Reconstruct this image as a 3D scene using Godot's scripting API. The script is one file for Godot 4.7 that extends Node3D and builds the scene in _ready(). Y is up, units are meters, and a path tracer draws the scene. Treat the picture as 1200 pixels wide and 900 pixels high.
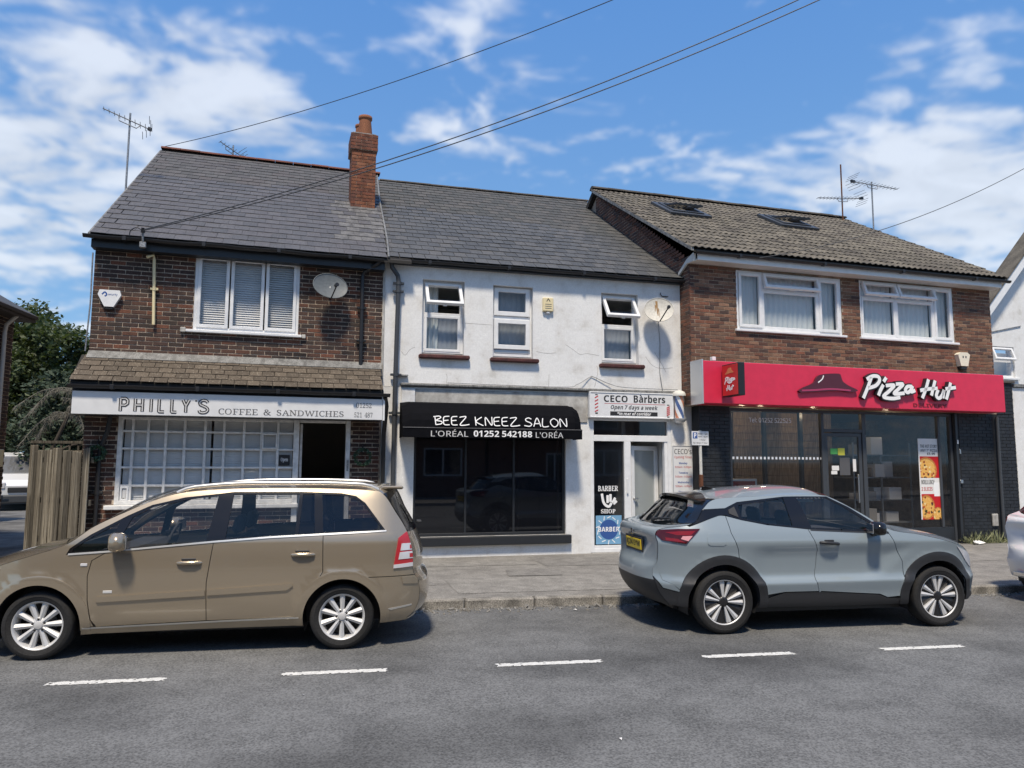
extends Node3D
# A parade of shops seen across a street: brick cafe, white salon and barber, brick takeaway, two parked cars.

var rng := RandomNumberGenerator.new()
var M := {}
var T := {}
var taken := {}
var LF: Transform3D
var WF: Transform3D
var PF: Transform3D
var cache := {}


class MB:
	var v := PackedVector3Array()
	var n := PackedVector3Array()
	var c := PackedColorArray()
	var uv := PackedVector2Array()
	var col := Color.WHITE
	var colored := false
	var mapped := false
	var uvs := [Vector2.ZERO, Vector2.ZERO, Vector2.ZERO]

	func tri(a: Vector3, b: Vector3, d: Vector3, na: Vector3, nb: Vector3, nd: Vector3, ua := Vector2.ZERO, ub := Vector2.ZERO, ud := Vector2.ZERO) -> void:
		var g := (b - a).cross(d - a)
		if g.length_squared() < 1e-16:
			return
		if g.dot(na + nb + nd) > 0.0:
			v.append_array([a, d, b]); n.append_array([na, nd, nb])
			if mapped: uv.append_array([ua, ud, ub])
		else:
			v.append_array([a, b, d]); n.append_array([na, nb, nd])
			if mapped: uv.append_array([ua, ub, ud])
		if colored:
			c.append_array([col, col, col])

	func face(p: Array, out := Vector3.ZERO) -> void:
		var nn: Vector3 = ((p[1] - p[0]).cross(p[2] - p[0])).normalized()
		if nn == Vector3.ZERO and p.size() > 3:
			nn = ((p[2] - p[0]).cross(p[3] - p[0])).normalized()
		if out != Vector3.ZERO and nn.dot(out) < 0.0:
			nn = -nn
		for i in range(1, p.size() - 1):
			tri(p[0], p[i], p[i + 1], nn, nn, nn)

	func box(lo: Vector3, hi: Vector3) -> void:
		cbox(lo, hi, 0.0)

	func xbox(xf: Transform3D, lo: Vector3, hi: Vector3, ch := 0.0) -> void:
		var m := MB.new()
		m.cbox(lo, hi, ch)
		for i in range(0, m.v.size(), 3):
			tri(xf * m.v[i], xf * m.v[i + 1], xf * m.v[i + 2], xf.basis * m.n[i], xf.basis * m.n[i + 1], xf.basis * m.n[i + 2])

	# a box with chamfered edges
	func cbox(lo: Vector3, hi: Vector3, ch: float) -> void:
		ch = minf(ch, 0.45 * minf(hi.x - lo.x, minf(hi.y - lo.y, hi.z - lo.z)))
		var mid := (lo + hi) / 2.0
		for ax in 3:
			var b := (ax + 1) % 3
			var d := (ax + 2) % 3
			for s in [-1, 1]:
				var out := Vector3.ZERO
				out[ax] = s
				var q := []
				for k in [[-1, -1], [1, -1], [1, 1], [-1, 1]]:
					var p := Vector3.ZERO
					p[ax] = hi[ax] if s > 0 else lo[ax]
					p[b] = (hi[b] - ch) if k[0] > 0 else (lo[b] + ch)
					p[d] = (hi[d] - ch) if k[1] > 0 else (lo[d] + ch)
					q.append(p)
				face(q, out)
			if ch > 0.0:
				for s in [-1, 1]:
					for t in [-1, 1]:
						var q := []
						for k in [[-1, 0], [1, 0], [1, 1], [-1, 1]]:
							var p := Vector3.ZERO
							p[ax] = (hi[ax] - ch) if k[0] > 0 else (lo[ax] + ch)
							p[b] = (hi[b] - (ch if k[1] else 0.0)) if s > 0 else (lo[b] + (ch if k[1] else 0.0))
							p[d] = (hi[d] - (0.0 if k[1] else ch)) if t > 0 else (lo[d] + (0.0 if k[1] else ch))
							q.append(p)
						var out := Vector3.ZERO
						out[b] = s
						out[d] = t
						face(q, out)
		if ch > 0.0:
			for sx in [-1, 1]:
				for sy in [-1, 1]:
					for sz in [-1, 1]:
						var o := Vector3(hi.x if sx > 0 else lo.x, hi.y if sy > 0 else lo.y, hi.z if sz > 0 else lo.z)
						face([o - Vector3(0, sy, sz) * ch, o - Vector3(sx, 0, sz) * ch, o - Vector3(sx, sy, 0) * ch], o - mid)

	# front slab with open back: face at z = hi.z, chamfered rim, sides back to lo.z
	func slab(lo: Vector3, hi: Vector3, ch: float) -> void:
		var a := [Vector3(lo.x, lo.y, hi.z - ch), Vector3(hi.x, lo.y, hi.z - ch), Vector3(hi.x, hi.y, hi.z - ch), Vector3(lo.x, hi.y, hi.z - ch)]
		var f := [Vector3(lo.x + ch, lo.y + ch, hi.z), Vector3(hi.x - ch, lo.y + ch, hi.z), Vector3(hi.x - ch, hi.y - ch, hi.z), Vector3(lo.x + ch, hi.y - ch, hi.z)]
		face(f, Vector3.BACK)
		var mid := (lo + hi) / 2.0
		for i in 4:
			var j := (i + 1) % 4
			var e: Vector3 = (a[i] + a[j]) / 2.0 - mid
			e.z = 0.0
			face([a[i], a[j], f[j], f[i]], e.normalized() + Vector3.BACK)
			face([Vector3(a[i].x, a[i].y, lo.z), Vector3(a[j].x, a[j].y, lo.z), a[j], a[i]], e)

	func tube(p: Array, r, seg := 8, caps := true) -> void:
		var rings := []
		var nors := []
		var up := Vector3.UP
		for i in p.size():
			var t: Vector3 = (p[mini(i + 1, p.size() - 1)] - p[maxi(i - 1, 0)]).normalized()
			if absf(t.dot(up)) > 0.98:
				up = Vector3.RIGHT
			var s := t.cross(up).normalized()
			var w := s.cross(t).normalized()
			up = w
			var ring := []
			var nr := []
			var rad: float = r[i] if r is Array else r
			for k in seg:
				var a := TAU * k / seg
				var d := s * cos(a) + w * sin(a)
				ring.append(p[i] + d * rad)
				nr.append(d)
			rings.append(ring)
			nors.append(nr)
		for i in p.size() - 1:
			for k in seg:
				var j := (k + 1) % seg
				tri(rings[i][k], rings[i][j], rings[i + 1][j], nors[i][k], nors[i][j], nors[i + 1][j])
				tri(rings[i][k], rings[i + 1][j], rings[i + 1][k], nors[i][k], nors[i + 1][j], nors[i + 1][k])
		if caps:
			face(rings[0], p[0] - p[1])
			face(rings[-1], p[-1] - p[-2])

	# profile of (radius, along) points turned about z
	func lathe(pr: Array, seg := 24, from := 0.0, to := TAU) -> void:
		var nn := []
		for i in pr.size():
			var d: Vector2 = pr[mini(i + 1, pr.size() - 1)] - pr[maxi(i - 1, 0)]
			nn.append(Vector2(d.y, -d.x).normalized())
		for i in pr.size() - 1:
			var d: Vector2 = (pr[i + 1] - pr[i])
			var fl := Vector2(d.y, -d.x).normalized()
			var n0: Vector2 = nn[i] if nn[i].dot(fl) > 0.8 else fl
			var n1: Vector2 = nn[i + 1] if nn[i + 1].dot(fl) > 0.8 else fl
			for k in seg:
				var a := from + (to - from) * k / seg
				var b := from + (to - from) * (k + 1) / seg
				var da := Vector3(cos(a), sin(a), 0)
				var db := Vector3(cos(b), sin(b), 0)
				var z := Vector3.BACK
				tri(da * pr[i].x + z * pr[i].y, db * pr[i].x + z * pr[i].y, db * pr[i + 1].x + z * pr[i + 1].y, da * n0.x + z * n0.y, db * n0.x + z * n0.y, db * n1.x + z * n1.y)
				tri(da * pr[i].x + z * pr[i].y, db * pr[i + 1].x + z * pr[i + 1].y, da * pr[i + 1].x + z * pr[i + 1].y, da * n0.x + z * n0.y, db * n1.x + z * n1.y, da * n1.x + z * n1.y)

	# polygon in x, y between two depths
	func prism(poly: PackedVector2Array, z0: float, z1: float, back := true) -> void:
		var ids := Geometry2D.triangulate_polygon(poly)
		for i in range(0, ids.size(), 3):
			var a := poly[ids[i]]
			var b := poly[ids[i + 1]]
			var d := poly[ids[i + 2]]
			tri(Vector3(a.x, a.y, z1), Vector3(b.x, b.y, z1), Vector3(d.x, d.y, z1), Vector3.BACK, Vector3.BACK, Vector3.BACK)
			if back:
				tri(Vector3(a.x, a.y, z0), Vector3(b.x, b.y, z0), Vector3(d.x, d.y, z0), Vector3.FORWARD, Vector3.FORWARD, Vector3.FORWARD)
		var turn := -1.0 if Geometry2D.is_polygon_clockwise(poly) else 1.0
		for i in poly.size():
			var a := poly[i]
			var b := poly[(i + 1) % poly.size()]
			var e := (b - a).normalized() * turn
			face([Vector3(a.x, a.y, z0), Vector3(b.x, b.y, z0), Vector3(b.x, b.y, z1), Vector3(a.x, a.y, z1)], Vector3(e.y, -e.x, 0))

	func moved(xf: Transform3D) -> void:
		for i in v.size():
			v[i] = xf * v[i]
			n[i] = (xf.basis * n[i]).normalized()

	func mesh() -> ArrayMesh:
		var a := []
		a.resize(Mesh.ARRAY_MAX)
		a[Mesh.ARRAY_VERTEX] = v
		a[Mesh.ARRAY_NORMAL] = n
		if colored: a[Mesh.ARRAY_COLOR] = c
		if mapped: a[Mesh.ARRAY_TEX_UV] = uv
		var m := ArrayMesh.new()
		if v.size():
			m.add_surface_from_arrays(Mesh.PRIMITIVE_TRIANGLES, a)
		return m


func numbered(called: String) -> String:
	taken[called] = taken.get(called, -1) + 1
	return called if taken[called] == 0 else "%s_%03d" % [called, taken[called]]


func thing(called: String, label: String, category: String, xf: Transform3D, group := "") -> Node3D:
	var o := Node3D.new()
	o.name = numbered(called)
	add_child(o)
	o.transform = xf
	o.set_meta("label", label)
	o.set_meta("category", category)
	if group: o.set_meta("group", group)
	return o


func part(parent: Node3D, called: String, mesh, m: Material, xf := Transform3D()) -> MeshInstance3D:
	var o := MeshInstance3D.new()
	o.name = called
	o.mesh = mesh.mesh() if mesh is MB else mesh
	o.material_override = m
	o.transform = xf
	parent.add_child(o, true)
	return o


func structure(called: String, mesh, m: Material, xf := Transform3D()) -> MeshInstance3D:
	var o := MeshInstance3D.new()
	o.name = numbered(called)
	o.mesh = mesh.mesh() if mesh is MB else mesh
	o.material_override = m
	o.transform = xf
	add_child(o)
	o.set_meta("kind", "structure")
	return o


func off(x: float, y: float, z: float) -> Transform3D:
	return Transform3D(Basis(), Vector3(x, y, z))


func bx(x0: float, y0: float, z0: float, x1: float, y1: float, z1: float, ch := 0.0) -> ArrayMesh:
	var key := "%.4f %.4f %.4f %.4f %.4f %.4f %.4f" % [x0, y0, z0, x1, y1, z1, ch]
	if not cache.has(key):
		var m := MB.new()
		m.cbox(Vector3(x0, y0, z0), Vector3(x1, y1, z1), ch)
		cache[key] = m.mesh()
	return cache[key]


func quad(x0: float, y0: float, x1: float, y1: float, z: float) -> ArrayMesh:
	var m := MB.new()
	m.mapped = true
	var b := Vector3.BACK
	m.tri(Vector3(x0, y0, z), Vector3(x1, y0, z), Vector3(x1, y1, z), b, b, b, Vector2(0, 1), Vector2(1, 1), Vector2(1, 0))
	m.tri(Vector3(x0, y0, z), Vector3(x1, y1, z), Vector3(x0, y1, z), b, b, b, Vector2(0, 1), Vector2(1, 0), Vector2(0, 0))
	return m.mesh()


# a rectangular frame of four bars, each w wide
func ring(x0: float, y0: float, x1: float, y1: float, w: float, z0: float, z1: float) -> ArrayMesh:
	var m := MB.new()
	ring_into(m, x0, y0, x1, y1, w, z0, z1)
	return m.mesh()


func ring_into(m: MB, x0: float, y0: float, x1: float, y1: float, w: float, z0: float, z1: float) -> void:
	var o := [Vector2(x0, y0), Vector2(x1, y0), Vector2(x1, y1), Vector2(x0, y1)]
	var i := [Vector2(x0 + w, y0 + w), Vector2(x1 - w, y0 + w), Vector2(x1 - w, y1 - w), Vector2(x0 + w, y1 - w)]
	var ch := minf(0.006, w * 0.2)
	var oc := [Vector2(ch, ch), Vector2(-ch, ch), Vector2(-ch, -ch), Vector2(ch, -ch)]
	for k in 4:
		var j := (k + 1) % 4
		var f := func(p: Vector2, z: float) -> Vector3: return Vector3(p.x, p.y, z)
		var e: Vector2 = (o[k] + o[j]) / 2.0 - (i[k] + i[j]) / 2.0
		var ed := Vector3(e.x, e.y, 0).normalized()
		m.face([f.call(o[k] + oc[k], z1), f.call(o[j] + oc[j], z1), f.call(i[j] - oc[j], z1), f.call(i[k] - oc[k], z1)], Vector3.BACK)
		m.face([f.call(o[k], z1 - ch), f.call(o[j], z1 - ch), f.call(o[j] + oc[j], z1), f.call(o[k] + oc[k], z1)], ed + Vector3.BACK)
		m.face([f.call(i[k], z1 - ch), f.call(i[j], z1 - ch), f.call(i[j] - oc[j], z1), f.call(i[k] - oc[k], z1)], -ed + Vector3.BACK)
		m.face([f.call(o[k], z0), f.call(o[j], z0), f.call(o[j], z1 - ch), f.call(o[k], z1 - ch)], ed)
		m.face([f.call(i[k], z0), f.call(i[j], z0), f.call(i[j], z1 - ch), f.call(i[k], z1 - ch)], -ed)
		m.face([f.call(o[k], z0), f.call(o[j], z0), f.call(i[j], z0), f.call(i[k], z0)], Vector3.FORWARD)


# a wall in x, y with rectangular openings [x0, y0, x1, y1], its face at z and its back at z - thick
func holed(x0: float, y0: float, x1: float, y1: float, holes: Array, z: float, thick: float) -> MB:
	var m := MB.new()
	var xs := [x0, x1]
	var ys := [y0, y1]
	for h in holes:
		for k in [h[0], h[2]]:
			if k > x0 and k < x1 and not xs.has(k): xs.append(k)
		for k in [h[1], h[3]]:
			if k > y0 and k < y1 and not ys.has(k): ys.append(k)
	xs.sort()
	ys.sort()
	for i in xs.size() - 1:
		for j in ys.size() - 1:
			var mx: float = (xs[i] + xs[i + 1]) / 2.0
			var my: float = (ys[j] + ys[j + 1]) / 2.0
			var open := false
			for h in holes:
				if mx > h[0] and mx < h[2] and my > h[1] and my < h[3]: open = true
			if open: continue
			var q := [Vector3(xs[i], ys[j], z), Vector3(xs[i + 1], ys[j], z), Vector3(xs[i + 1], ys[j + 1], z), Vector3(xs[i], ys[j + 1], z)]
			m.face(q, Vector3.BACK)
			var back := []
			for p in q: back.append(p - Vector3(0, 0, thick))
			m.face(back, Vector3.FORWARD)
	for h in holes:
		var a := maxf(h[0], x0)
		var b := maxf(h[1], y0)
		var c := minf(h[2], x1)
		var d := minf(h[3], y1)
		var s := Vector3(0, 0, -thick)
		var p := [Vector3(a, b, z), Vector3(c, b, z), Vector3(c, d, z), Vector3(a, d, z)]
		if h[1] > y0: m.face([p[0], p[1], p[1] + s, p[0] + s], Vector3.UP)
		if h[2] < x1: m.face([p[1], p[2], p[2] + s, p[1] + s], Vector3.LEFT)
		if h[3] < y1: m.face([p[2], p[3], p[3] + s, p[2] + s], Vector3.DOWN)
		if h[0] > x0: m.face([p[3], p[0], p[0] + s, p[3] + s], Vector3.RIGHT)
	var e := [Vector3(x0, y0, z), Vector3(x1, y0, z), Vector3(x1, y1, z), Vector3(x0, y1, z)]
	var outs := [Vector3.DOWN, Vector3.RIGHT, Vector3.UP, Vector3.LEFT]
	for k in 4:
		var s := Vector3(0, 0, -thick)
		m.face([e[k], e[(k + 1) % 4], e[(k + 1) % 4] + s, e[k] + s], outs[k])
	return m


func smooth(xs: Array, ys: Array, x: float) -> float:
	var k := xs.size()
	if x <= xs[0]: return ys[0]
	if x >= xs[k - 1]: return ys[k - 1]
	var i := 0
	while x > xs[i + 1]: i += 1
	var h: float = xs[i + 1] - xs[i]
	var t: float = (x - xs[i]) / h
	var s := func(j: int) -> float:
		var a := maxi(j - 1, 0)
		var b := mini(j + 1, k - 1)
		return (ys[b] - ys[a]) / (xs[b] - xs[a])
	var m0: float = s.call(i) * h
	var m1: float = s.call(i + 1) * h
	var t2 := t * t
	var t3 := t2 * t
	return (2 * t3 - 3 * t2 + 1) * ys[i] + (t3 - 2 * t2 + t) * m0 + (3 * t2 - 2 * t3) * ys[i + 1] + (t3 - t2) * m1


func font(kind := "Droid Sans", weight := 400) -> SystemFont:
	var key := "%s%d" % [kind, weight]
	if not cache.has(key):
		var f := SystemFont.new()
		f.font_names = PackedStringArray([kind])
		f.font_weight = weight
		cache[key] = f
	return cache[key]


# lettering that fills the box x0..x1, y0..y1 on the plane z
func words(parent: Node3D, text: String, x0: float, y0: float, x1: float, y1: float, z: float, m: Material, f: Font, depth := 0.006, lean := 0.0) -> MeshInstance3D:
	var t := TextMesh.new()
	t.text = text
	t.font = f
	t.font_size = 48
	t.pixel_size = 0.01
	t.depth = 0.02
	t.curve_step = 1.5
	var b := t.get_aabb()
	var sx := (x1 - x0) / b.size.x
	var sy := (y1 - y0) / b.size.y
	var arr := t.surface_get_arrays(0)
	var vs: PackedVector3Array = arr[Mesh.ARRAY_VERTEX]
	for i in vs.size():
		var p := vs[i] - b.position
		vs[i] = Vector3(x0 + p.x * sx + lean * p.y * sy, y0 + p.y * sy, z + p.z / 0.02 * depth)
	arr[Mesh.ARRAY_VERTEX] = vs
	arr[Mesh.ARRAY_TANGENT] = null
	var o := ArrayMesh.new()
	o.add_surface_from_arrays(Mesh.PRIMITIVE_TRIANGLES, arr)
	return part(parent, "lettering", o, m)


# strokes of a pen as raised ribbons
func pen(lines: Array, width: float, z0: float, z1: float) -> MB:
	var m := MB.new()
	pen_into(m, lines, width, z0, z1)
	return m


func pen_into(m: MB, lines: Array, width: float, z0: float, z1: float) -> void:
	for l in lines:
		var outer := []
		var holes := []
		for poly in Geometry2D.offset_polyline(PackedVector2Array(l), width / 2.0, Geometry2D.JOIN_ROUND, Geometry2D.END_ROUND):
			if Geometry2D.is_polygon_clockwise(poly): holes.append(poly)
			else: outer.append(poly)
		for h in holes:
			# open the loop through a hair-thin slot so that it can be filled round the hole
			h.reverse()
			var c := Vector2.ZERO
			for q in h: c += q / h.size()
			var slot := PackedVector2Array([c, c + Vector2(-3, 0), c + Vector2(-3, 0.0003), c + Vector2(0, 0.0003)])
			if Geometry2D.is_polygon_clockwise(slot): slot.reverse()
			for cut in Geometry2D.merge_polygons(h, slot):
				if Geometry2D.is_polygon_clockwise(cut): continue
				var next := []
				for o in outer: next.append_array(Geometry2D.clip_polygons(o, cut))
				outer = next
		for o in outer:
			if not Geometry2D.is_polygon_clockwise(o): m.prism(o, z0, z1, false)


func curve2(p: Array, steps := 6) -> Array:
	var out := []
	for i in p.size() - 1:
		var a: Vector2 = p[maxi(i - 1, 0)]
		var b: Vector2 = p[i]
		var c: Vector2 = p[i + 1]
		var d: Vector2 = p[mini(i + 2, p.size() - 1)]
		for k in steps:
			out.append(b.cubic_interpolate(c, a, d, float(k) / steps))
	out.append(p[-1])
	return out


func sag(a: Vector3, b: Vector3, drop: float, steps := 24) -> Array:
	var out := []
	for i in steps + 1:
		var t := float(i) / steps
		out.append(a.lerp(b, t) - Vector3(0, drop * 4.0 * t * (1.0 - t), 0))
	return out


# ---- computed textures and materials
func noise_image(size: int, freq: float, octaves: int, seed_: int, kind := FastNoiseLite.TYPE_SIMPLEX_SMOOTH) -> PackedFloat32Array:
	var n := FastNoiseLite.new()
	n.seed = seed_
	n.noise_type = kind
	n.frequency = freq
	n.fractal_type = FastNoiseLite.FRACTAL_FBM
	n.fractal_octaves = octaves
	var im := n.get_seamless_image(size, size)
	im.convert(Image.FORMAT_L8)
	var d := im.get_data()
	var out := PackedFloat32Array()
	out.resize(size * size)
	for i in d.size():
		out[i] = d[i] / 255.0
	return out


func grey_texture(a: PackedFloat32Array, size: int, lo: float, hi: float, tint := Color.WHITE) -> ImageTexture:
	var b := PackedByteArray()
	b.resize(size * size * 3)
	for i in a.size():
		var g := clampf(lo + (hi - lo) * a[i], 0.0, 1.0)
		b[i * 3] = int(255 * clampf(g * tint.r, 0, 1))
		b[i * 3 + 1] = int(255 * clampf(g * tint.g, 0, 1))
		b[i * 3 + 2] = int(255 * clampf(g * tint.b, 0, 1))
	return ImageTexture.create_from_image(Image.create_from_data(size, size, false, Image.FORMAT_RGB8, b))


# a two-colour map: colours are given as linear values
func mixed_texture(a: PackedFloat32Array, size: int, stops: Array) -> ImageTexture:
	var g := Gradient.new()
	g.offsets = PackedFloat32Array(stops.map(func(s): return s[0]))
	g.colors = PackedColorArray(stops.map(func(s): return s[1].linear_to_srgb()))
	var lut := PackedByteArray()
	for i in 256:
		var c := g.sample(i / 255.0)
		lut.append_array([int(c.r * 255), int(c.g * 255), int(c.b * 255)])
	var b := PackedByteArray()
	b.resize(size * size * 3)
	for i in a.size():
		var k := int(clampf(a[i], 0, 1) * 255) * 3
		b[i * 3] = lut[k]
		b[i * 3 + 1] = lut[k + 1]
		b[i * 3 + 2] = lut[k + 2]
	return ImageTexture.create_from_image(Image.create_from_data(size, size, false, Image.FORMAT_RGB8, b))


func lin(r: float, g: float, b: float, a := 1.0) -> Color:
	var c := Color(r, g, b).linear_to_srgb()
	c.a = a
	return c


func srgb(r: float, g: float, b: float) -> Color:
	return Color(r / 255.0, g / 255.0, b / 255.0)


func plain(color: Color, rough := 0.6, metal := 0.0) -> StandardMaterial3D:
	var m := StandardMaterial3D.new()
	m.albedo_color = color
	m.roughness = rough
	m.metallic = metal
	return m


# a plain colour broken up by two layers of grain
func grained(color: Color, rough: float, tile := 1.0, tex := "grain", detail := "blotch", detail_tile := 4.0, relief := 0.0) -> StandardMaterial3D:
	var m := plain(color, rough)
	m.albedo_texture = T[tex]
	m.uv1_triplanar = true
	m.uv1_world_triplanar = true
	m.uv1_scale = Vector3.ONE / tile
	if detail:
		m.detail_enabled = true
		m.detail_albedo = T[detail]
		m.detail_blend_mode = BaseMaterial3D.BLEND_MODE_MUL
		m.detail_uv_layer = BaseMaterial3D.DETAIL_UV_2
		m.uv2_triplanar = true
		m.uv2_world_triplanar = true
		m.uv2_scale = Vector3.ONE / detail_tile
	if relief != 0.0:
		m.heightmap_enabled = true
		m.heightmap_texture = T[tex]
		m.heightmap_scale = relief
	return m


func glass(color: Color, alpha: float) -> StandardMaterial3D:
	var m := plain(Color(color.r, color.g, color.b, alpha), 0.02)
	m.transparency = BaseMaterial3D.TRANSPARENCY_ALPHA
	m.metallic_specular = 0.6
	return m


func make_materials() -> void:
	var s := 512
	var fine := noise_image(s, 0.03, 5, 1)
	var coarse := noise_image(s, 0.008, 5, 2)
	var mid := noise_image(s, 0.016, 4, 3)
	T.grain = grey_texture(fine, s, 0.62, 1.12)
	T.blotch = grey_texture(coarse, s, 0.6, 1.25)
	T.soft = grey_texture(mid, s, 0.86, 1.06)
	T.clean = grey_texture(mid, s, 0.95, 1.01)
	# asphalt: stones of different greys in a dark binder
	var size := 1024
	var a := noise_image(size, 0.006, 3, 4)
	var r := RandomNumberGenerator.new()
	r.seed = 11
	var st := noise_image(size, 0.05, 2, 5, FastNoiseLite.TYPE_CELLULAR)
	var mix := PackedFloat32Array()
	mix.resize(size * size)
	var px := noise_image(size, 0.09, 3, 6)
	for i in mix.size():
		mix[i] = clampf(0.5 * px[i] + 0.3 * st[i] + 0.16 * a[i] + 0.2 * r.randf(), 0.0, 1.0)
		if r.randf() < 0.006: mix[i] = minf(1.0, mix[i] + 0.35)
	T.asphalt = grey_texture(mix, size, 0.36, 1.3)
	# long streaks and worn patches on the carriageway, 14 m across
	var wear := PackedFloat32Array()
	wear.resize(s * s)
	var n1 := FastNoiseLite.new()
	n1.seed = 21
	n1.frequency = 0.01
	n1.fractal_octaves = 5
	var im := n1.get_seamless_image(s, s)
	im.convert(Image.FORMAT_L8)
	var im2 := n1.get_seamless_image(s, s / 4)
	im2.convert(Image.FORMAT_L8)
	im2.resize(s, s, Image.INTERPOLATE_CUBIC)
	var d1 := im.get_data()
	var n2 := FastNoiseLite.new()
	n2.seed = 22
	n2.frequency = 0.012
	n2.fractal_octaves = 4
	var im3 := n2.get_seamless_image(128, s)
	im3.convert(Image.FORMAT_L8)
	im3.resize(s, s, Image.INTERPOLATE_CUBIC)
	var d3 := im3.get_data()
	for i in wear.size():
		wear[i] = 0.62 * d1[i] / 255.0 + 0.38 * d3[i] / 255.0
	T.wear = grey_texture(wear, s, 0.64, 1.26)
	# lichen and weather on tiles, in spots
	var li := PackedFloat32Array()
	li.resize(s * s)
	var l2 := noise_image(s, 0.06, 4, 9)
	for i in li.size():
		li[i] = clampf((l2[i] - 0.58) * 5.0, 0.0, 1.0) * clampf((mid[i] - 0.35) * 3.0, 0.0, 1.0)
	T.lichen = mixed_texture(li, s, [[0.0, Color(0.115, 0.097, 0.077)], [0.25, Color(0.17, 0.15, 0.12)], [0.6, Color(0.3, 0.27, 0.22)], [1.0, Color(0.55, 0.52, 0.46)]])
	# painted render with grime
	var re := PackedFloat32Array()
	re.resize(s * s)
	for i in re.size():
		re[i] = clampf(0.5 + 0.9 * (coarse[i] - 0.5) + 0.35 * (fine[i] - 0.5), 0.0, 1.0)
	T.render = mixed_texture(re, s, [[0.0, Color(0.58, 0.57, 0.545)], [0.22, Color(0.7, 0.695, 0.68)], [0.5, Color(0.76, 0.765, 0.76)], [1.0, Color(0.8, 0.805, 0.8)]])
	T.bumps = grey_texture(noise_image(s, 0.045, 4, 14), s, 0.0, 1.0)
	# concrete and old masonry band
	T.concrete = mixed_texture(re, s, [[0.0, Color(0.25, 0.235, 0.21)], [0.45, Color(0.42, 0.41, 0.385)], [1.0, Color(0.62, 0.61, 0.58)]])
	# wood grain runs along v
	var wd := PackedFloat32Array()
	wd.resize(s * s)
	var n3 := FastNoiseLite.new()
	n3.seed = 31
	n3.frequency = 0.05
	n3.fractal_octaves = 4
	var im4 := n3.get_seamless_image(s, 32)
	im4.convert(Image.FORMAT_L8)
	im4.resize(s, s, Image.INTERPOLATE_CUBIC)
	var d4 := im4.get_data()
	for i in wd.size():
		wd[i] = clampf(0.5 + 1.5 * (d4[i] / 255.0 - 0.5) + 0.25 * (fine[i] - 0.5), 0.0, 1.0)
	T.wood = mixed_texture(wd, s, [[0.0, Color(0.10, 0.085, 0.065)], [0.5, Color(0.215, 0.19, 0.155)], [1.0, Color(0.36, 0.33, 0.28)]])
	T.panel = mixed_texture(wd, s, [[0.0, Color(0.16, 0.10, 0.055)], [0.5, Color(0.26, 0.17, 0.095)], [1.0, Color(0.36, 0.25, 0.15)]])

	# brick tones: the cafe's dark bricks and the takeaway's mixed reds
	M.cafe_bricks = []
	for c in [[0.078, 0.045, 0.036], [0.062, 0.040, 0.034], [0.1, 0.052, 0.038], [0.05, 0.036, 0.032], [0.12, 0.055, 0.038], [0.085, 0.055, 0.045], [0.17, 0.072, 0.045]]:
		M.cafe_bricks.append(grained(lin(c[0] * 1.3, c[1] * 1.25, c[2] * 1.2), 0.9, 0.35, "grain", "blotch", 1.7, 0.25))
	M.takeaway_bricks = []
	for c in [[0.19, 0.098, 0.062], [0.15, 0.075, 0.05], [0.23, 0.128, 0.08], [0.11, 0.06, 0.045], [0.26, 0.16, 0.105], [0.075, 0.05, 0.042], [0.205, 0.09, 0.055], [0.17, 0.105, 0.07]]:
		M.takeaway_bricks.append(grained(lin(c[0] * 1.34, c[1] * 1.24, c[2] * 1.22), 0.9, 0.35, "grain", "soft", 1.3, 0.25))
	M.stack_bricks = []
	for c in [[0.31, 0.115, 0.058], [0.26, 0.09, 0.05], [0.36, 0.15, 0.08], [0.21, 0.085, 0.055]]:
		M.stack_bricks.append(grained(lin(c[0], c[1], c[2]), 0.9, 0.35, "grain", "blotch", 0.9, 0.25))
	M.black_bricks = []
	for c in [[0.022, 0.026, 0.033], [0.026, 0.031, 0.038]]:
		M.black_bricks.append(grained(lin(c[0], c[1], c[2]), 0.62, 0.4, "grain", "blotch", 1.3, 0.2))
	for k in ["cafe", "takeaway", "stack", "black"]:
		var any := grained(Color.WHITE, 0.62 if k == "black" else 0.9, 0.35, "grain", "soft", 1.5, 0.25)
		any.vertex_color_use_as_albedo = true
		M[k + "_any"] = any
	M.cream_mortar = grained(lin(0.66, 0.54, 0.42), 0.95, 0.5, "grain", "blotch", 1.9)
	M.brown_mortar = grained(lin(0.48, 0.37, 0.275), 0.95, 0.5, "grain", "blotch", 1.9)
	M.black_mortar = grained(lin(0.02, 0.023, 0.028), 0.8, 0.5)
	M.slates = []
	for c in [[0.086, 0.086, 0.093], [0.079, 0.08, 0.087], [0.093, 0.092, 0.099], [0.084, 0.082, 0.088], [0.073, 0.074, 0.08]]:
		M.slates.append(grained(lin(c[0] * 1.5, c[1] * 1.46, c[2] * 1.4), 0.6, 0.6, "grain", "soft", 2.3, 0.15))
	M.pale_slate = grained(lin(0.2, 0.195, 0.19), 0.7, 0.6, "grain", "blotch", 1.1, 0.15)
	M.salon_slates = []
	for c in [[0.069, 0.071, 0.073], [0.063, 0.065, 0.067], [0.076, 0.077, 0.078], [0.083, 0.082, 0.081], [0.057, 0.059, 0.061]]:
		M.salon_slates.append(grained(lin(c[0] * 1.55, c[1] * 1.53, c[2] * 1.48), 0.6, 0.6, "grain", "soft", 2.3, 0.15))
	M.roof_tiles = []
	for c in [[0.15, 0.138, 0.115], [0.128, 0.118, 0.1], [0.17, 0.156, 0.13], [0.11, 0.1, 0.086]]:
		M.roof_tiles.append(grained(lin(c[0] * 1.4, c[1] * 1.36, c[2] * 1.3), 0.92, 0.5, "grain", "blotch", 1.8, 0.25))
	M.canopy_tiles = []
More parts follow.
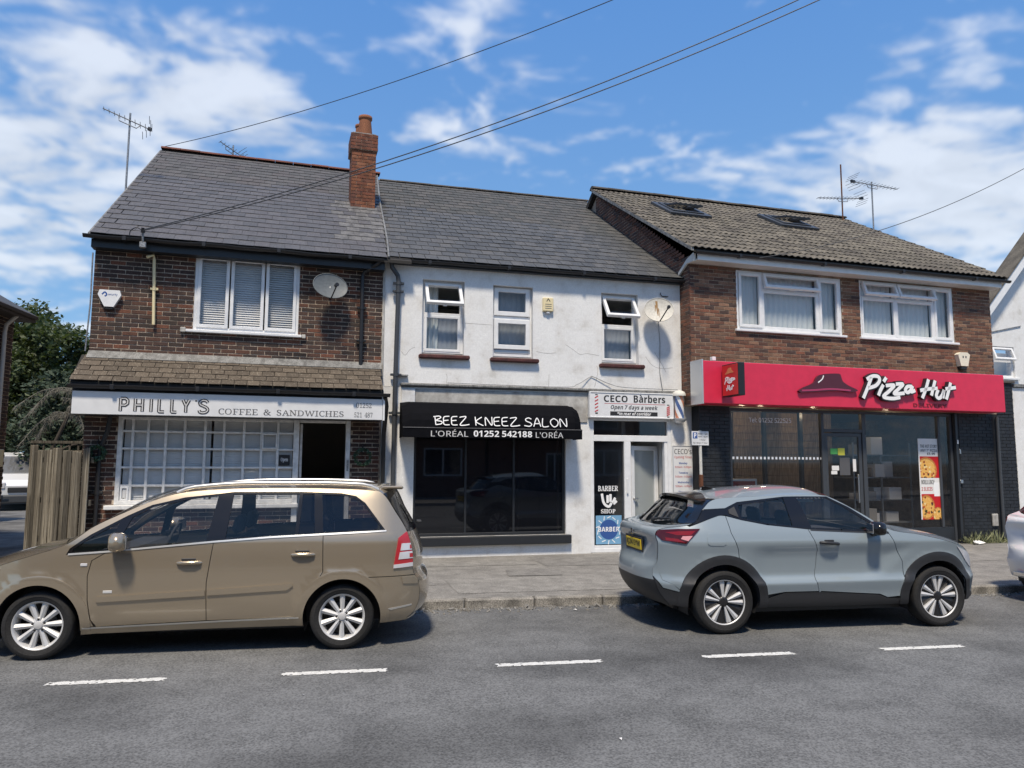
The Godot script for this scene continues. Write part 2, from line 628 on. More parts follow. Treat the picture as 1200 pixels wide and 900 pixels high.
	for k in [0.9, 0.84, 0.97]:
		var m := plain(Color(k, k * 0.98, k * 0.95), 0.95)
		m.albedo_texture = T.lichen
		m.uv1_triplanar = true
		m.uv1_world_triplanar = true
		m.uv1_scale = Vector3.ONE * (0.9 + 0.3 * k)
		M.canopy_tiles.append(m)
	M.ridge_clay = grained(lin(0.24, 0.088, 0.062), 0.9, 0.4)
	M.ridge_grey = grained(lin(0.13, 0.115, 0.1), 0.9, 0.4)
	M.frost = glass(lin(0.55, 0.6, 0.6), 0.55)
	M.pot = grained(lin(0.42, 0.16, 0.075), 0.85, 0.4)
	M.lead = grained(lin(0.3, 0.3, 0.29), 0.6, 0.5, "grain", "blotch", 0.7, 0.2)
	M.under = plain(lin(0.03, 0.028, 0.026), 0.95)
	var rm := plain(Color.WHITE, 0.88)
	rm.albedo_texture = T.render
	rm.uv1_triplanar = true
	rm.uv1_world_triplanar = true
	rm.uv1_scale = Vector3.ONE / 2.6
	rm.detail_enabled = true
	rm.detail_albedo = T.clean
	rm.detail_blend_mode = BaseMaterial3D.BLEND_MODE_MUL
	rm.detail_uv_layer = BaseMaterial3D.DETAIL_UV_2
	rm.uv2_triplanar = true
	rm.uv2_world_triplanar = true
	rm.uv2_scale = Vector3.ONE / 0.35
	rm.heightmap_enabled = true
	rm.heightmap_texture = T.bumps
	rm.heightmap_scale = 0.22
	M.render = rm
	var cm := rm.duplicate()
	cm.albedo_texture = T.concrete
	cm.uv1_scale = Vector3.ONE / 1.9
	M.concrete = cm
	M.crack = plain(lin(0.36, 0.35, 0.33), 0.95)
	M.added_net = plain(lin(0.36, 0.4, 0.46), 0.9)  # for added curtains; the grey-blue stands in for sky reflected in the panes
	M.added_net.backlight_enabled = true
	M.added_net.backlight = Color(0.2, 0.22, 0.25)
	M.upvc = grained(lin(0.78, 0.79, 0.8), 0.35, 1.5, "clean", "")
	M.painted_wood = grained(lin(0.8, 0.8, 0.79), 0.45, 0.9, "clean", "soft", 1.1)
	M.white_board = grained(lin(0.72, 0.73, 0.74), 0.45, 2.0, "clean", "")
	M.soffit = grained(lin(0.62, 0.61, 0.57), 0.6, 1.2, "clean", "")
	M.black_plastic = grained(lin(0.016, 0.016, 0.018), 0.42, 0.8, "clean", "")
	M.black_paint = grained(lin(0.02, 0.023, 0.028), 0.4, 0.8, "clean", "")
	M.steel_grey = grained(lin(0.05, 0.055, 0.063), 0.45, 0.8, "clean", "")
	M.sill_red = grained(lin(0.115, 0.032, 0.03), 0.7, 0.5, "grain", "blotch", 0.8)
	M.glass = glass(lin(0.02, 0.025, 0.028), 0.12)
	M.shop_glass = glass(lin(0.01, 0.013, 0.018), 0.36)
	M.dark_glass = glass(lin(0.006, 0.008, 0.012), 0.6)
	M.slat = plain(lin(0.74, 0.75, 0.76), 0.45)
	M.grey_slat = plain(lin(0.82, 0.83, 0.82), 0.5)
	M.print_grey = plain(lin(0.6, 0.6, 0.6), 0.5)
	M.curtain = plain(lin(0.66, 0.72, 0.74), 0.85)
	M.curtain.backlight_enabled = true
	M.curtain.backlight = Color(0.3, 0.32, 0.33)
	M.room = plain(lin(0.58, 0.57, 0.54), 0.9)
	M.near_black_glass = glass(lin(0.007, 0.008, 0.011), 0.9)  # salon panes, tinted almost opaque black
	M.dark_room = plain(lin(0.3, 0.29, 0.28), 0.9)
	var wm := plain(Color.WHITE, 0.85)
	wm.albedo_texture = T.wood
	wm.uv1_triplanar = true
	wm.uv1_scale = Vector3(1.1, 0.45, 1.1)
	M.fence_boards = []
	for k in 5:
		var w2 := wm.duplicate()
		var g := 0.62 + 0.1 * k
		w2.albedo_color = Color(g, g, g * 0.98)
		w2.uv1_offset = Vector3(0.17 * k, 0.31 * k, 0.23 * k)
		M.fence_boards.append(w2)
	var pm := plain(Color.WHITE, 0.6)
	pm.albedo_texture = T.panel
	pm.uv1_triplanar = true
	pm.uv1_scale = Vector3(1.0, 1.4, 1.0)
	M.wood_panel = pm
	M.ink = plain(lin(0.02, 0.02, 0.022), 0.6)
	M.grey_ink = plain(lin(0.09, 0.09, 0.095), 0.6)
	M.white_ink = plain(lin(0.85, 0.85, 0.85), 0.55)
	M.pale_ink = plain(lin(0.6, 0.6, 0.6), 0.6)
	M.red_ink = plain(lin(0.45, 0.03, 0.035), 0.6)
	M.blue_ink = plain(lin(0.03, 0.09, 0.3), 0.6)
	M.orange_ink = plain(lin(0.62, 0.21, 0.09), 0.6)
	M.sky_ink = plain(lin(0.17, 0.36, 0.55), 0.6)
	M.awning = grained(lin(0.0065, 0.007, 0.01), 0.8, 0.3, "grain", "soft", 1.0)
	M.awning.metallic_specular = 0.2
	M.red_sign = grained(lin(0.66, 0.028, 0.075), 0.38, 2.0, "clean", "")
	M.red_lit = grained(lin(0.6, 0.03, 0.03), 0.4, 2.0, "clean", "")
	M.maroon = grained(lin(0.085, 0.014, 0.026), 0.35, 1.0, "clean", "")
	M.aluminium = plain(lin(0.6, 0.61, 0.62), 0.35, 0.6)
	M.galvanised = grained(lin(0.38, 0.39, 0.4), 0.45, 0.5, "grain", "")
	M.galvanised.metallic = 0.5
	M.rust = grained(lin(0.2, 0.075, 0.035), 0.9, 0.3)
	M.dish = grained(lin(0.13, 0.147, 0.157), 0.55, 0.6, "soft", "")
	M.old_dish = grained(lin(0.6, 0.575, 0.51), 0.6, 0.6, "soft", "")
	M.cream = plain(lin(0.72, 0.62, 0.38), 0.5)
	M.ivory = plain(lin(0.76, 0.72, 0.58), 0.5)
	M.steel = plain(lin(0.5, 0.5, 0.5), 0.3, 0.9)
	M.card = plain(lin(0.75, 0.74, 0.72), 0.8)
	M.lamp_glow = plain(lin(0.9, 0.85, 0.75), 0.5)
	M.lamp_glow.emission_enabled = true
	M.lamp_glow.emission = Color(1.0, 0.9, 0.75)
	M.lamp_glow.emission_energy_multiplier = 0.9
	# ground
	M.road = grained(lin(0.172, 0.175, 0.175), 0.9, 2.3, "asphalt", "wear", 11.0, 0.6)
	M.pavement = grained(lin(0.29, 0.278, 0.256), 0.92, 1.7, "asphalt", "soft", 5.3, 0.4)
	M.pavement_new = grained(lin(0.312, 0.3, 0.276), 0.92, 1.7, "asphalt", "soft", 3.3, 0.4)
	M.pavement_dark = grained(lin(0.262, 0.252, 0.234), 0.92, 1.7, "asphalt", "soft", 3.3, 0.4)
	M.drive = grained(lin(0.2, 0.2, 0.2), 0.92, 1.0, "asphalt", "blotch", 6.0, 0.25)
	M.kerb = grained(lin(0.36, 0.34, 0.305), 0.9, 0.4, "grain", "blotch", 1.7, 0.25)
	M.line_paint = grained(lin(0.72, 0.72, 0.69), 0.8, 0.45, "asphalt", "", 1.0, 0.2)
	M.line_paint.albedo_color = lin(0.78, 0.78, 0.75)
	M.earth = grained(lin(0.12, 0.11, 0.085), 0.95, 1.0)
	# leaves
	M.leaves = []
	for c in [[0.042, 0.06, 0.02], [0.03, 0.048, 0.018], [0.075, 0.08, 0.026]]:
		var m := plain(lin(c[0], c[1], c[2]), 0.6)
		m.backlight_enabled = true
		m.backlight = Color(0.25, 0.3, 0.1)
		M.leaves.append(m)
	M.conifer = plain(lin(0.03, 0.05, 0.025), 0.7)
	M.dark_brown = grained(lin(0.05, 0.038, 0.03), 0.7, 0.8, "clean", "")
	M.dry_leaf = plain(lin(0.15, 0.14, 0.115), 0.85)
	M.bark = grained(lin(0.1, 0.08, 0.06), 0.95, 0.5)
	M.weed = plain(lin(0.2, 0.21, 0.11), 0.8)
	M.weed.backlight_enabled = true
	M.weed.backlight = Color(0.2, 0.25, 0.1)
	M.wreath = plain(lin(0.03, 0.075, 0.04), 0.6)
	# cars
	var gold := plain(lin(0.41, 0.342, 0.25), 0.24, 0.62)
	gold.clearcoat_enabled = true
	gold.clearcoat = 1.0
	gold.clearcoat_roughness = 0.03
	M.gold_paint = gold
	var grey := plain(lin(0.235, 0.282, 0.312), 0.35, 0.1)
	grey.clearcoat_enabled = true
	grey.clearcoat = 0.9
	grey.clearcoat_roughness = 0.03
	M.grey_paint = grey
	var white := plain(lin(0.72, 0.73, 0.74), 0.35)
	white.clearcoat_enabled = true
	white.clearcoat = 1.0
	white.clearcoat_roughness = 0.03
	M.white_paint = white
	M.tyre = grained(lin(0.022, 0.022, 0.023), 0.85, 0.4)
	M.alloy = plain(lin(0.6, 0.6, 0.6), 0.42, 0.25)
	M.dark_alloy = plain(lin(0.025, 0.025, 0.027), 0.35, 0.3)
	M.chrome = plain(lin(0.75, 0.75, 0.75), 0.12, 1.0)
	M.bright_trim = plain(lin(0.72, 0.72, 0.7), 0.3, 0.5)
	M.satin = plain(lin(0.62, 0.61, 0.58), 0.35, 0.6)
	M.cladding = plain(lin(0.022, 0.023, 0.026), 0.5)
	M.piano = plain(lin(0.01, 0.01, 0.011), 0.12)
	M.car_glass = glass(lin(0.02, 0.03, 0.03), 0.2)
	M.privacy_glass = glass(lin(0.008, 0.01, 0.012), 0.5)
	M.cabin = plain(lin(0.035, 0.035, 0.037), 0.85)
	M.seat = plain(lin(0.05, 0.05, 0.053), 0.9)
	M.pale_seat = plain(lin(0.3, 0.33, 0.32), 0.9)
	M.red_lens = plain(lin(0.4, 0.012, 0.018), 0.1)
	M.red_lens.clearcoat_enabled = true
	M.deep_red_lens = plain(lin(0.2, 0.01, 0.014), 0.1)
	M.clear_lens = plain(lin(0.66, 0.66, 0.68), 0.15, 0.2)
	M.dark_lens = plain(lin(0.06, 0.006, 0.009), 0.08)
	M.pink_lens = plain(lin(0.6, 0.28, 0.3), 0.12)
	M.yellow_plate = plain(lin(0.78, 0.55, 0.02), 0.4)


# ---- camera, sky, sun
func make_view() -> void:
	var cam := Camera3D.new()
	cam.name = "camera"
	cam.fov = rad_to_deg(2.0 * atan(450.0 / 870.0))
	cam.near = 0.1
	cam.far = 400.0
	cam.transform = Transform3D(Basis(Vector3(0.985757, 0.004687, 0.168111), Vector3(-0.022109, 0.994547, 0.101916), Vector3(-0.166717, -0.104181, 0.980485)).orthonormalized(), Vector3(0, 1.85, 0))
	add_child(cam)
	var env := Environment.new()
	env.background_mode = Environment.BG_SKY
	env.sky = Sky.new()
	var pan := PanoramaSkyMaterial.new()
	pan.panorama = sky_picture()
	pan.energy_multiplier = 1.0
	env.sky.sky_material = pan
	env.tonemap_mode = Environment.TONE_MAPPER_LINEAR
	env.tonemap_exposure = 1.5
	env.sdfgi_enabled = true
	env.ssao_enabled = true
	env.ssil_enabled = true
	var we := WorldEnvironment.new()
	we.name = "world_environment"
	we.environment = env
	add_child(we)
	var sun := DirectionalLight3D.new()
	sun.name = "sun"
	sun.light_energy = 1.05
	sun.light_color = Color(1.0, 0.945, 0.86)
	sun.light_angular_distance = 7.0
	sun.shadow_enabled = true
	var az := deg_to_rad(14.0)
	var el := deg_to_rad(61.0)
	var from := Vector3(-sin(az) * cos(el), sin(el), cos(az) * cos(el))
	sun.look_at_from_position(Vector3.ZERO, -from, Vector3.UP)
	add_child(sun)


# clear blue air and fair-weather cloud; no sun disc
func sky_picture() -> ImageTexture:
	var w := 2048
	var h := 1024
	var na := FastNoiseLite.new()
	na.seed = 5
	na.frequency = 1.0
	na.fractal_type = FastNoiseLite.FRACTAL_FBM
	na.fractal_octaves = 6
	na.fractal_gain = 0.55
	var nb := FastNoiseLite.new()
	nb.seed = 9
	nb.frequency = 0.55
	nb.fractal_octaves = 3
	var nf := FastNoiseLite.new()
	nf.seed = 15
	nf.frequency = 1.0
	nf.fractal_octaves = 4
	# where cloud gathers: azimuth, elevation, half widths, amount
	var heaps := [[-24, 21, 11, 10, 0.62], [-17, 25, 9, 6, 0.5], [-25, 14, 8, 7, 0.6], [-10, 25, 6, 3.5, 0.42], [-5, 23.5, 6, 3, 0.4], [7.4, 30.6, 6, 3.5, 0.5], [4, 25, 3.5, 2.5, 0.42], [9.6, 24, 4.5, 2.2, 0.42], [17.7, 23, 6, 2.2, 0.42], [26, 21, 4.5, 2, 0.5], [40, 19.3, 7, 5, 0.95], [44, 16, 6, 4, 0.8], [38, 27.6, 4, 2, 0.42], [32, 19.5, 5, 2.5, 0.5],
		[29, 27, 7, 4, -0.45], [-1, 29, 5, 3, -0.3], [18, 17, 9, 3.5, -0.25], [20, 29, 5, 3, -0.3]]
	var data := PackedFloat32Array()
	data.resize(w * h * 3)
	for y in h:
		var el := PI / 2.0 - PI * (y + 0.5) / h
		var low := el < -0.03
		for x in w:
			var i := (y * w + x) * 3
			if low:
				data[i] = 0.16; data[i + 1] = 0.155; data[i + 2] = 0.15
				continue
			var az := TAU * (x + 0.5) / w
			if az > PI: az -= TAU
			var e := maxf(el, 0.0)
			var s := sin(e)
			var t := pow(1.0 - s, 2.6)
			var c := Color(0.056 + 0.19 * t, 0.168 + 0.26 * t, 0.435 + 0.17 * t)
			var d := Vector2(sin(az), -cos(az)) * cos(e) / (s + 0.16)
			var q := Vector3(d.x, d.y * 1.25, 0.0) * 3.1
			var wx := nb.get_noise_3d(q.x * 1.2, q.y * 1.2, 4.0)
			var n := na.get_noise_3d(q.x + wx * 0.55, q.y + wx * 0.3, 0.0) + 0.28 * nb.get_noise_3d(q.x * 0.9 + 7.0, q.y, 9.0)
			var ad := rad_to_deg(az)
			var ed := rad_to_deg(e)
			var gather := 0.0
			if absf(ad - 5.0) < 62.0:
				for k in heaps:
					var u: float = (ad - k[0]) / k[2]
					var v: float = (ed - k[1]) / k[3]
					var r2 := u * u + v * v
					if r2 < 6.0: gather += k[4] * exp(-r2)
			var far := smoothstep(36.0, 58.0, absf(ad - 5.0))
			gather = lerpf(gather, 0.36, maxf(far, smoothstep(36.0, 50.0, ed)))  # cloud out of view is set thicker for fill and brighter reflections
			var fine := nf.get_noise_3d(q.x * 3.2 + wx * 1.2, q.y * 3.6, 2.0)
			var dens := clampf((n * 0.85 + fine * 0.5 + gather * 0.84 - 0.2) / 1.0, 0.0, 1.0)
			dens = smoothstep(0.0, 0.85, dens)
			var white := 0.56 + 0.14 * clampf(n * 1.4 + 0.4, 0.0, 1.0)
			c = c.lerp(Color(white * 0.93, white * 0.96, white), dens * 0.7)
			data[i] = c.r; data[i + 1] = c.g; data[i + 2] = c.b
	return ImageTexture.create_from_image(Image.create_from_data(w, h, false, Image.FORMAT_RGBF, data.to_byte_array()))


# ---- ground
func make_ground() -> void:
	var g := MB.new()
	g.face([Vector3(-150, -0.02, 150), Vector3(150, -0.02, 150), Vector3(150, -0.02, -150), Vector3(-150, -0.02, -150)], Vector3.UP)
	structure("ground", g, M.earth)
	var r := MB.new()
	r.face([Vector3(-150, 0, 3.2), Vector3(150, 0, 3.2), Vector3(150, 0, -9.72), Vector3(-150, 0, -9.72)], Vector3.UP)
	structure("road", r, M.road)
	# pavement: one slab with kerb stones along it
	var pv := MB.new()
	pv.box(Vector3(-6.2, -0.05, -16.5), Vector3(60, 0.112, -9.71))
	structure("pavement", pv, M.pavement)
	var dr := MB.new()
	dr.face([Vector3(-60, 0.02, -9.72), Vector3(-6.2, 0.02, -9.72), Vector3(-6.2, 0.1, -16.5), Vector3(-60, 0.1, -16.5)], Vector3.UP)
	dr.face([Vector3(-60, 0.1, -16.5), Vector3(-4.8, 0.1, -16.5), Vector3(-4.8, 0.1, -60), Vector3(-60, 0.1, -60)], Vector3.UP)
	structure("driveway", dr, M.drive)
	var far := MB.new()
	far.box(Vector3(-60, -0.05, 3.2), Vector3(60, 0.12, 8.2))
	structure("far_pavement", far, M.pavement)
	var patch := func(m: Material, pts: Array, y: float) -> void:
		var b := MB.new()
		var q := []
		for p in pts: q.append(Vector3(p[0], y, p[1]))
		b.face(q, Vector3.UP)
		structure("pavement_patch", b, m)
	# trench repairs: pale strip by the salon, darker squares
	patch.call(M.pavement_new, [[0.2, -13.0], [2.35, -13.1], [2.6, -12.62], [0.2, -12.55]], 0.1165)
	patch.call(M.pavement_dark, [[2.62, -13.65], [4.4, -13.85], [4.2, -12.45], [2.7, -12.4]], 0.1165)
	patch.call(M.pavement_dark, [[-0.6, -11.6], [0.62, -11.45], [0.75, -10.72], [-0.6, -10.6]], 0.1165)
	patch.call(M.pavement_new, [[0.9, -11.25], [4.9, -11.35], [4.95, -10.1], [1.0, -10.0]], 0.1165)
	patch.call(M.pavement_dark, [[1.95, -12.0], [2.75, -12.05], [2.75, -11.4], [1.9, -11.4]], 0.1205)
	patch.call(M.pavement_new, [[6.4, -13.2], [12.0, -14.3], [12.2, -12.2], [6.5, -11.6]], 0.1165)
	# kerb
	var kerb := Node3D.new()
	kerb.name = "kerb"
	kerb.set_meta("kind", "structure")
	add_child(kerb)
	rng.seed = 77
	var x := -6.2
	while x < 14.0:
		var len := 0.905
		var b := MB.new()
		var y := 0.115 + rng.randf_range(-0.004, 0.004)
		b.cbox(Vector3(x + 0.005, -0.06, -9.71), Vector3(x + len - 0.005, y, -9.585 + rng.randf_range(-0.006, 0.006)), 0.018)
		part(kerb, "kerb_stone", b, M.kerb)
		x += len
	# gutter grit along the kerb foot
	var grit := MB.new()
	for k in 700:
		var s := rng.randf_range(0.006, 0.022)
		if rng.randf() < 0.03: s *= 2.0
		var p := Vector3(rng.randf_range(-0.5, 9.5), s * 0.25, -9.575 + absf(rng.randfn(0.0, 0.12)))
		grit.xbox(Transform3D(Basis(Vector3(0.3, 1, 0.2).normalized(), rng.randf() * TAU), p), Vector3(-s, -s * 0.5, -s * 0.6), Vector3(s, s * 0.5, s * 0.6))
	var go := part(self, "gutter_grit", grit, M.pavement)
	go.set_meta("kind", "stuff")
	go.set_meta("label", "loose pale grit and litter crumbs lying along the kerb foot")
	go.set_meta("category", "grit")
	# parking bay dashes, worn at the ends
	for d in [[-4.6, -3.66], [-2.72, -1.79], [-0.83, 0.07], [1.05, 2.04], [3.05, 3.98], [4.94, 5.86], [6.83, 7.75], [8.72, 9.64]]:
		# paint laid in small cells; chips are missing along the edges
		var m := MB.new()
		var nx := 46
		var nz := 6
		var corner := {}
		for i in nx + 1:
			for j in nz + 1:
				var e := 0.0 if j > 0 and j < nz else 0.006
				var end := absf(i - nx / 2.0) > nx / 2.0 - 1.0
				corner[Vector2i(i, j)] = Vector3(lerpf(d[0], d[1], float(i) / nx) + rng.randf_range(-0.004, 0.004) + (rng.randf_range(-0.02, 0.02) if end else 0.0), 0.004, -6.975 + 0.1 * j / nz + rng.randf_range(-e, e))
		for i in nx:
			for j in nz:
				var rim := j == 0 or j == nz - 1 or i < 2 or i > nx - 3
				if rng.randf() < (0.11 if rim else 0.015): continue
				m.face([corner[Vector2i(i, j)], corner[Vector2i(i + 1, j)], corner[Vector2i(i + 1, j + 1)], corner[Vector2i(i, j + 1)]], Vector3.UP)
		structure("road_marking", m, M.line_paint)


# ---- bricks, slates and tiles: each item is [transform, width, height, tone]
func courses(list: Array, x0: float, y0: float, x1: float, y1: float, holes: Array, px: float, py: float, tones: Array, xf := Transform3D(), joint := 0.014) -> void:
	var row := 0
	var y := y0
	while y < y1 - 0.02:
		var yt := minf(y + py - joint, y1)
		var free := [[x0, x1]]
		for h in holes:
			if yt > h[1] + 0.01 and y < h[3] - 0.01:
				var nf := []
				for f in free:
					if h[2] <= f[0] or h[0] >= f[1]: nf.append(f)
					else:
						if h[0] > f[0]: nf.append([f[0], h[0]])
						if h[2] < f[1]: nf.append([h[2], f[1]])
				free = nf
		for f in free:
			var x := x0 - (px * 0.5 if row % 2 else 0.0)
			while x < f[1]:
				var a := maxf(x, f[0])
				var b := minf(x + px - joint, f[1])
				if b - a > 0.03:
					var w := snappedf(b - a, 0.012)
					list.append([xf * off(a, y, rng.randf_range(-0.0015, 0.0025)), w, yt - y, tones[rng.randi() % tones.size()]])
				x += px
		y += py
		row += 1


func lay(parent: Node3D, called: String, rest_called: String, list: Array, make: Callable, mats: Array, any: Material, most := 300) -> void:
	var base: Transform3D = parent.global_transform if parent.is_inside_tree() else parent.transform
	var keyed := []
	var most_area := 0.0
	for it in list: most_area = maxf(most_area, it[1] * it[2])
	for it in list:
		var p: Vector3 = base * (it[0].origin)
		var full := 0.0 if it[1] * it[2] > 0.6 * most_area else 1.0
		keyed.append([(p - Vector3(0, 1.85, 0)).length() + full * 2.0, it])
	keyed.sort_custom(func(a, b): return a[0] < b[0])
	var meshes := {}
	var rest := MB.new()
	rest.colored = true
	var k := 0
	for e in keyed:
		var it: Array = e[1]
		var key := "%.3f %.3f" % [it[1], it[2]]
		if not meshes.has(key):
			var mb: MB = make.call(it[1], it[2])
			meshes[key] = [mb, null]
		if k < most:
			if meshes[key][1] == null: meshes[key][1] = meshes[key][0].mesh()
			part(parent, called, meshes[key][1], mats[it[3]], it[0])
		else:
			var mb: MB = meshes[key][0]
			var xf: Transform3D = it[0]
			rest.col = mats[it[3]].albedo_color.srgb_to_linear()
			for i in range(0, mb.v.size()):
				rest.v.append(xf * mb.v[i])
				rest.n.append(xf.basis * mb.n[i])
				rest.c.append(rest.col)
		k += 1
	if rest.v.size():
		part(parent, rest_called, rest, any).set_meta("kind", "stuff")


func brick_mesh(w: float, h: float) -> MB:
	var m := MB.new()
	m.slab(Vector3(0, 0, -0.014), Vector3(w, h, 0.0), 0.003)
	return m


func slate_mesh(w: float, h: float) -> MB:
	var m := MB.new()
	var t := 0.009
	var lift := 0.014
	var l := h * 1.22
	var a := Vector3(0.004, 0, lift)
	var b := Vector3(w - 0.005, 0, lift)
	var c := Vector3(w - 0.005, l, 0.001)
	var d := Vector3(0.004, l, 0.001)
	var s := Vector3(0, 0, -t)
	m.face([a, b, c, d], Vector3.BACK)
	m.face([a, b, b + s, a + s], Vector3.DOWN)
	m.face([a, d, d + s, a + s], Vector3.LEFT)
	m.face([b, c, c + s, b + s], Vector3.RIGHT)
	return m


# a concrete tile with two rolls
func roll_mesh(w: float, h: float) -> MB:
	var m := MB.new()
	var prof := []
	var k := 10
	for i in k + 1:
		var u := float(i) / k
		var r := pow(absf(sin(TAU * u * 1.0)), 1.0)
		prof.append(Vector2(u * w, 0.026 * r * r))
	var l := h * 1.2
	for i in k:
		var p: Vector2 = prof[i]
		var q: Vector2 = prof[i + 1]
		var lift := 0.022
		var a := Vector3(p.x, 0, p.y + lift)
		var b := Vector3(q.x, 0, q.y + lift)
		var c := Vector3(q.x, l, q.y)
		var d := Vector3(p.x, l, p.y)
		m.face([a, b, c, d], Vector3.BACK)
		m.face([a, b, Vector3(q.x, 0, q.y + 0.008), Vector3(p.x, 0, p.y + 0.008)], Vector3.DOWN)
	return m


func slope(x: float, y: float, z: float, rise: float, run: float) -> Transform3D:
	var l := Vector2(rise, run).length()
	var sn := rise / l
	var cs := run / l
	return Transform3D(Basis(Vector3.RIGHT, Vector3(0, sn, -cs), Vector3(0, cs, sn)), Vector3(x, y, z))


# polygon in z, y stretched along x
func along_x(poly: Array, x0: float, x1: float) -> MB:
	var m := MB.new()
	var p := PackedVector2Array()
	for k in poly: p.append(Vector2(-k[0], k[1]))
	m.prism(p, x0, x1)
	m.moved(Transform3D(Basis(Vector3(0, 0, -1), Vector3.UP, Vector3.RIGHT), Vector3.ZERO))
	return m


func pipe(parent: Node3D, called: String, pts: Array, r: float, m: Material, clips := []) -> MeshInstance3D:
	var b := MB.new()
	b.tube(pts.map(func(p): return Vector3(p[0], p[1], p[2])), r, 10)
	for c in clips:
		b.cbox(Vector3(c[0] - r * 2.4, c[1] - 0.02, c[2] - r * 1.3), Vector3(c[0] + r * 2.4, c[1] + 0.02, c[2] + r * 0.4), 0.006)
		b.tube([Vector3(c[0], c[1] - 0.03, c[2]), Vector3(c[0], c[1] + 0.03, c[2])], r * 1.22, 10)
	return part(parent, called, b, m)


func gutter(parent: Node3D, x0: float, x1: float, y: float, z: float, r: float, m: Material, sagging := 0.0) -> void:
	var b := MB.new()
	var n := 16
	for i in n:
		var xa := lerpf(x0, x1, float(i) / n)
		var xb := lerpf(x0, x1, float(i + 1) / n)
		var ya := y - sagging * sin(i * 1.7) - sagging * 0.6 * sin(i * 0.6)
		var yb := y - sagging * sin((i + 1) * 1.7) - sagging * 0.6 * sin((i + 1) * 0.6)
		var k := 8
		for j in k:
			var a := PI + PI * j / k
			var c := PI + PI * (j + 1) / k
			var p := func(x: float, yy: float, t: float, rr: float) -> Vector3: return Vector3(x, yy + sin(t) * rr, z + cos(t) * rr)
			var na := Vector3(0, sin(a), cos(a))
			var nc := Vector3(0, sin(c), cos(c))
			b.tri(p.call(xa, ya, a, r), p.call(xb, yb, a, r), p.call(xb, yb, c, r), na, na, nc)
			b.tri(p.call(xa, ya, a, r), p.call(xb, yb, c, r), p.call(xa, ya, c, r), na, nc, nc)
			b.tri(p.call(xa, ya, a, r - 0.008), p.call(xb, yb, a, r - 0.008), p.call(xb, yb, c, r - 0.008), -na, -na, -nc)
			b.tri(p.call(xa, ya, a, r - 0.008), p.call(xb, yb, c, r - 0.008), p.call(xa, ya, c, r - 0.008), -na, -nc, -nc)
		b.face([Vector3(xa, ya, z + r), Vector3(xb, yb, z + r), Vector3(xb, yb, z + r - 0.008), Vector3(xa, ya, z + r - 0.008)], Vector3.UP)
		if i % 4 == 2:
			b.cbox(Vector3(xa - 0.03, ya - r - 0.006, z - r), Vector3(xa + 0.03, ya + 0.006, z + r + 0.006), 0.004)
	part(parent, "gutter", b, m)


func slats(parent: Node3D, x0: float, x1: float, y0: float, y1: float, z: float, pitch: float, tilt: float, m: Material, width := 0.04) -> void:
	var y := y0 + pitch * 0.5
	var me := bx(-(x1 - x0) / 2.0, -0.0012, -width / 2.0, (x1 - x0) / 2.0, 0.0012, width / 2.0)
	while y < y1:
		var t := Transform3D(Basis(Vector3.RIGHT, tilt + rng.randf_range(-0.05, 0.05)) * Basis(Vector3.BACK, rng.randf_range(-0.002, 0.002)), Vector3((x0 + x1) / 2.0, y, z))
		part(parent, "slat", me, m, t)
		y += pitch


func drape(x0: float, x1: float, y0: float, y1: float, z: float, fold: float, deep: float) -> MB:
	var m := MB.new()
	var n := int((x1 - x0) / fold * 8.0) + 4
	var f := func(x: float, y: float) -> Vector3: return Vector3(x, y, z + deep * sin(TAU * x / fold + 0.8 * sin(x * 5.0)))
	for i in n:
		var a := lerpf(x0, x1, float(i) / n)
		var b := lerpf(x0, x1, float(i + 1) / n)
		var sa := TAU / fold * deep * cos(TAU * a / fold + 0.8 * sin(a * 5.0))
		var sb := TAU / fold * deep * cos(TAU * b / fold + 0.8 * sin(b * 5.0))
		var na := Vector3(-sa, 0, 1).normalized()
		var nb := Vector3(-sb, 0, 1).normalized()
		m.tri(f.call(a, y0), f.call(b, y0), f.call(b, y1), na, nb, nb)
		m.tri(f.call(a, y0), f.call(b, y1), f.call(a, y1), na, nb, na)
	return m


# an opened top-hung light: frame and pane turned outwards about their top edge
func top_hung(win: Node3D, x0: float, y0: float, x1: float, y1: float, z: float, open: float, m: Material) -> void:
	var h := y1 - y0
	var t := Transform3D(Basis(Vector3.RIGHT, -open), Vector3(x0, y1, z))
	part(win, "opened_light", ring(0, -h, x1 - x0, 0, 0.06, -0.03, 0.035), m, t)
	part(win, "pane", quad(0.06, -h + 0.06, x1 - x0 - 0.06, -0.06, 0.004), M.glass, t)
	part(win, "handle", bx((x1 - x0) * 0.45, -h - 0.01, -0.05, (x1 - x0) * 0.55, -h + 0.03, -0.03, 0.004), m, t)


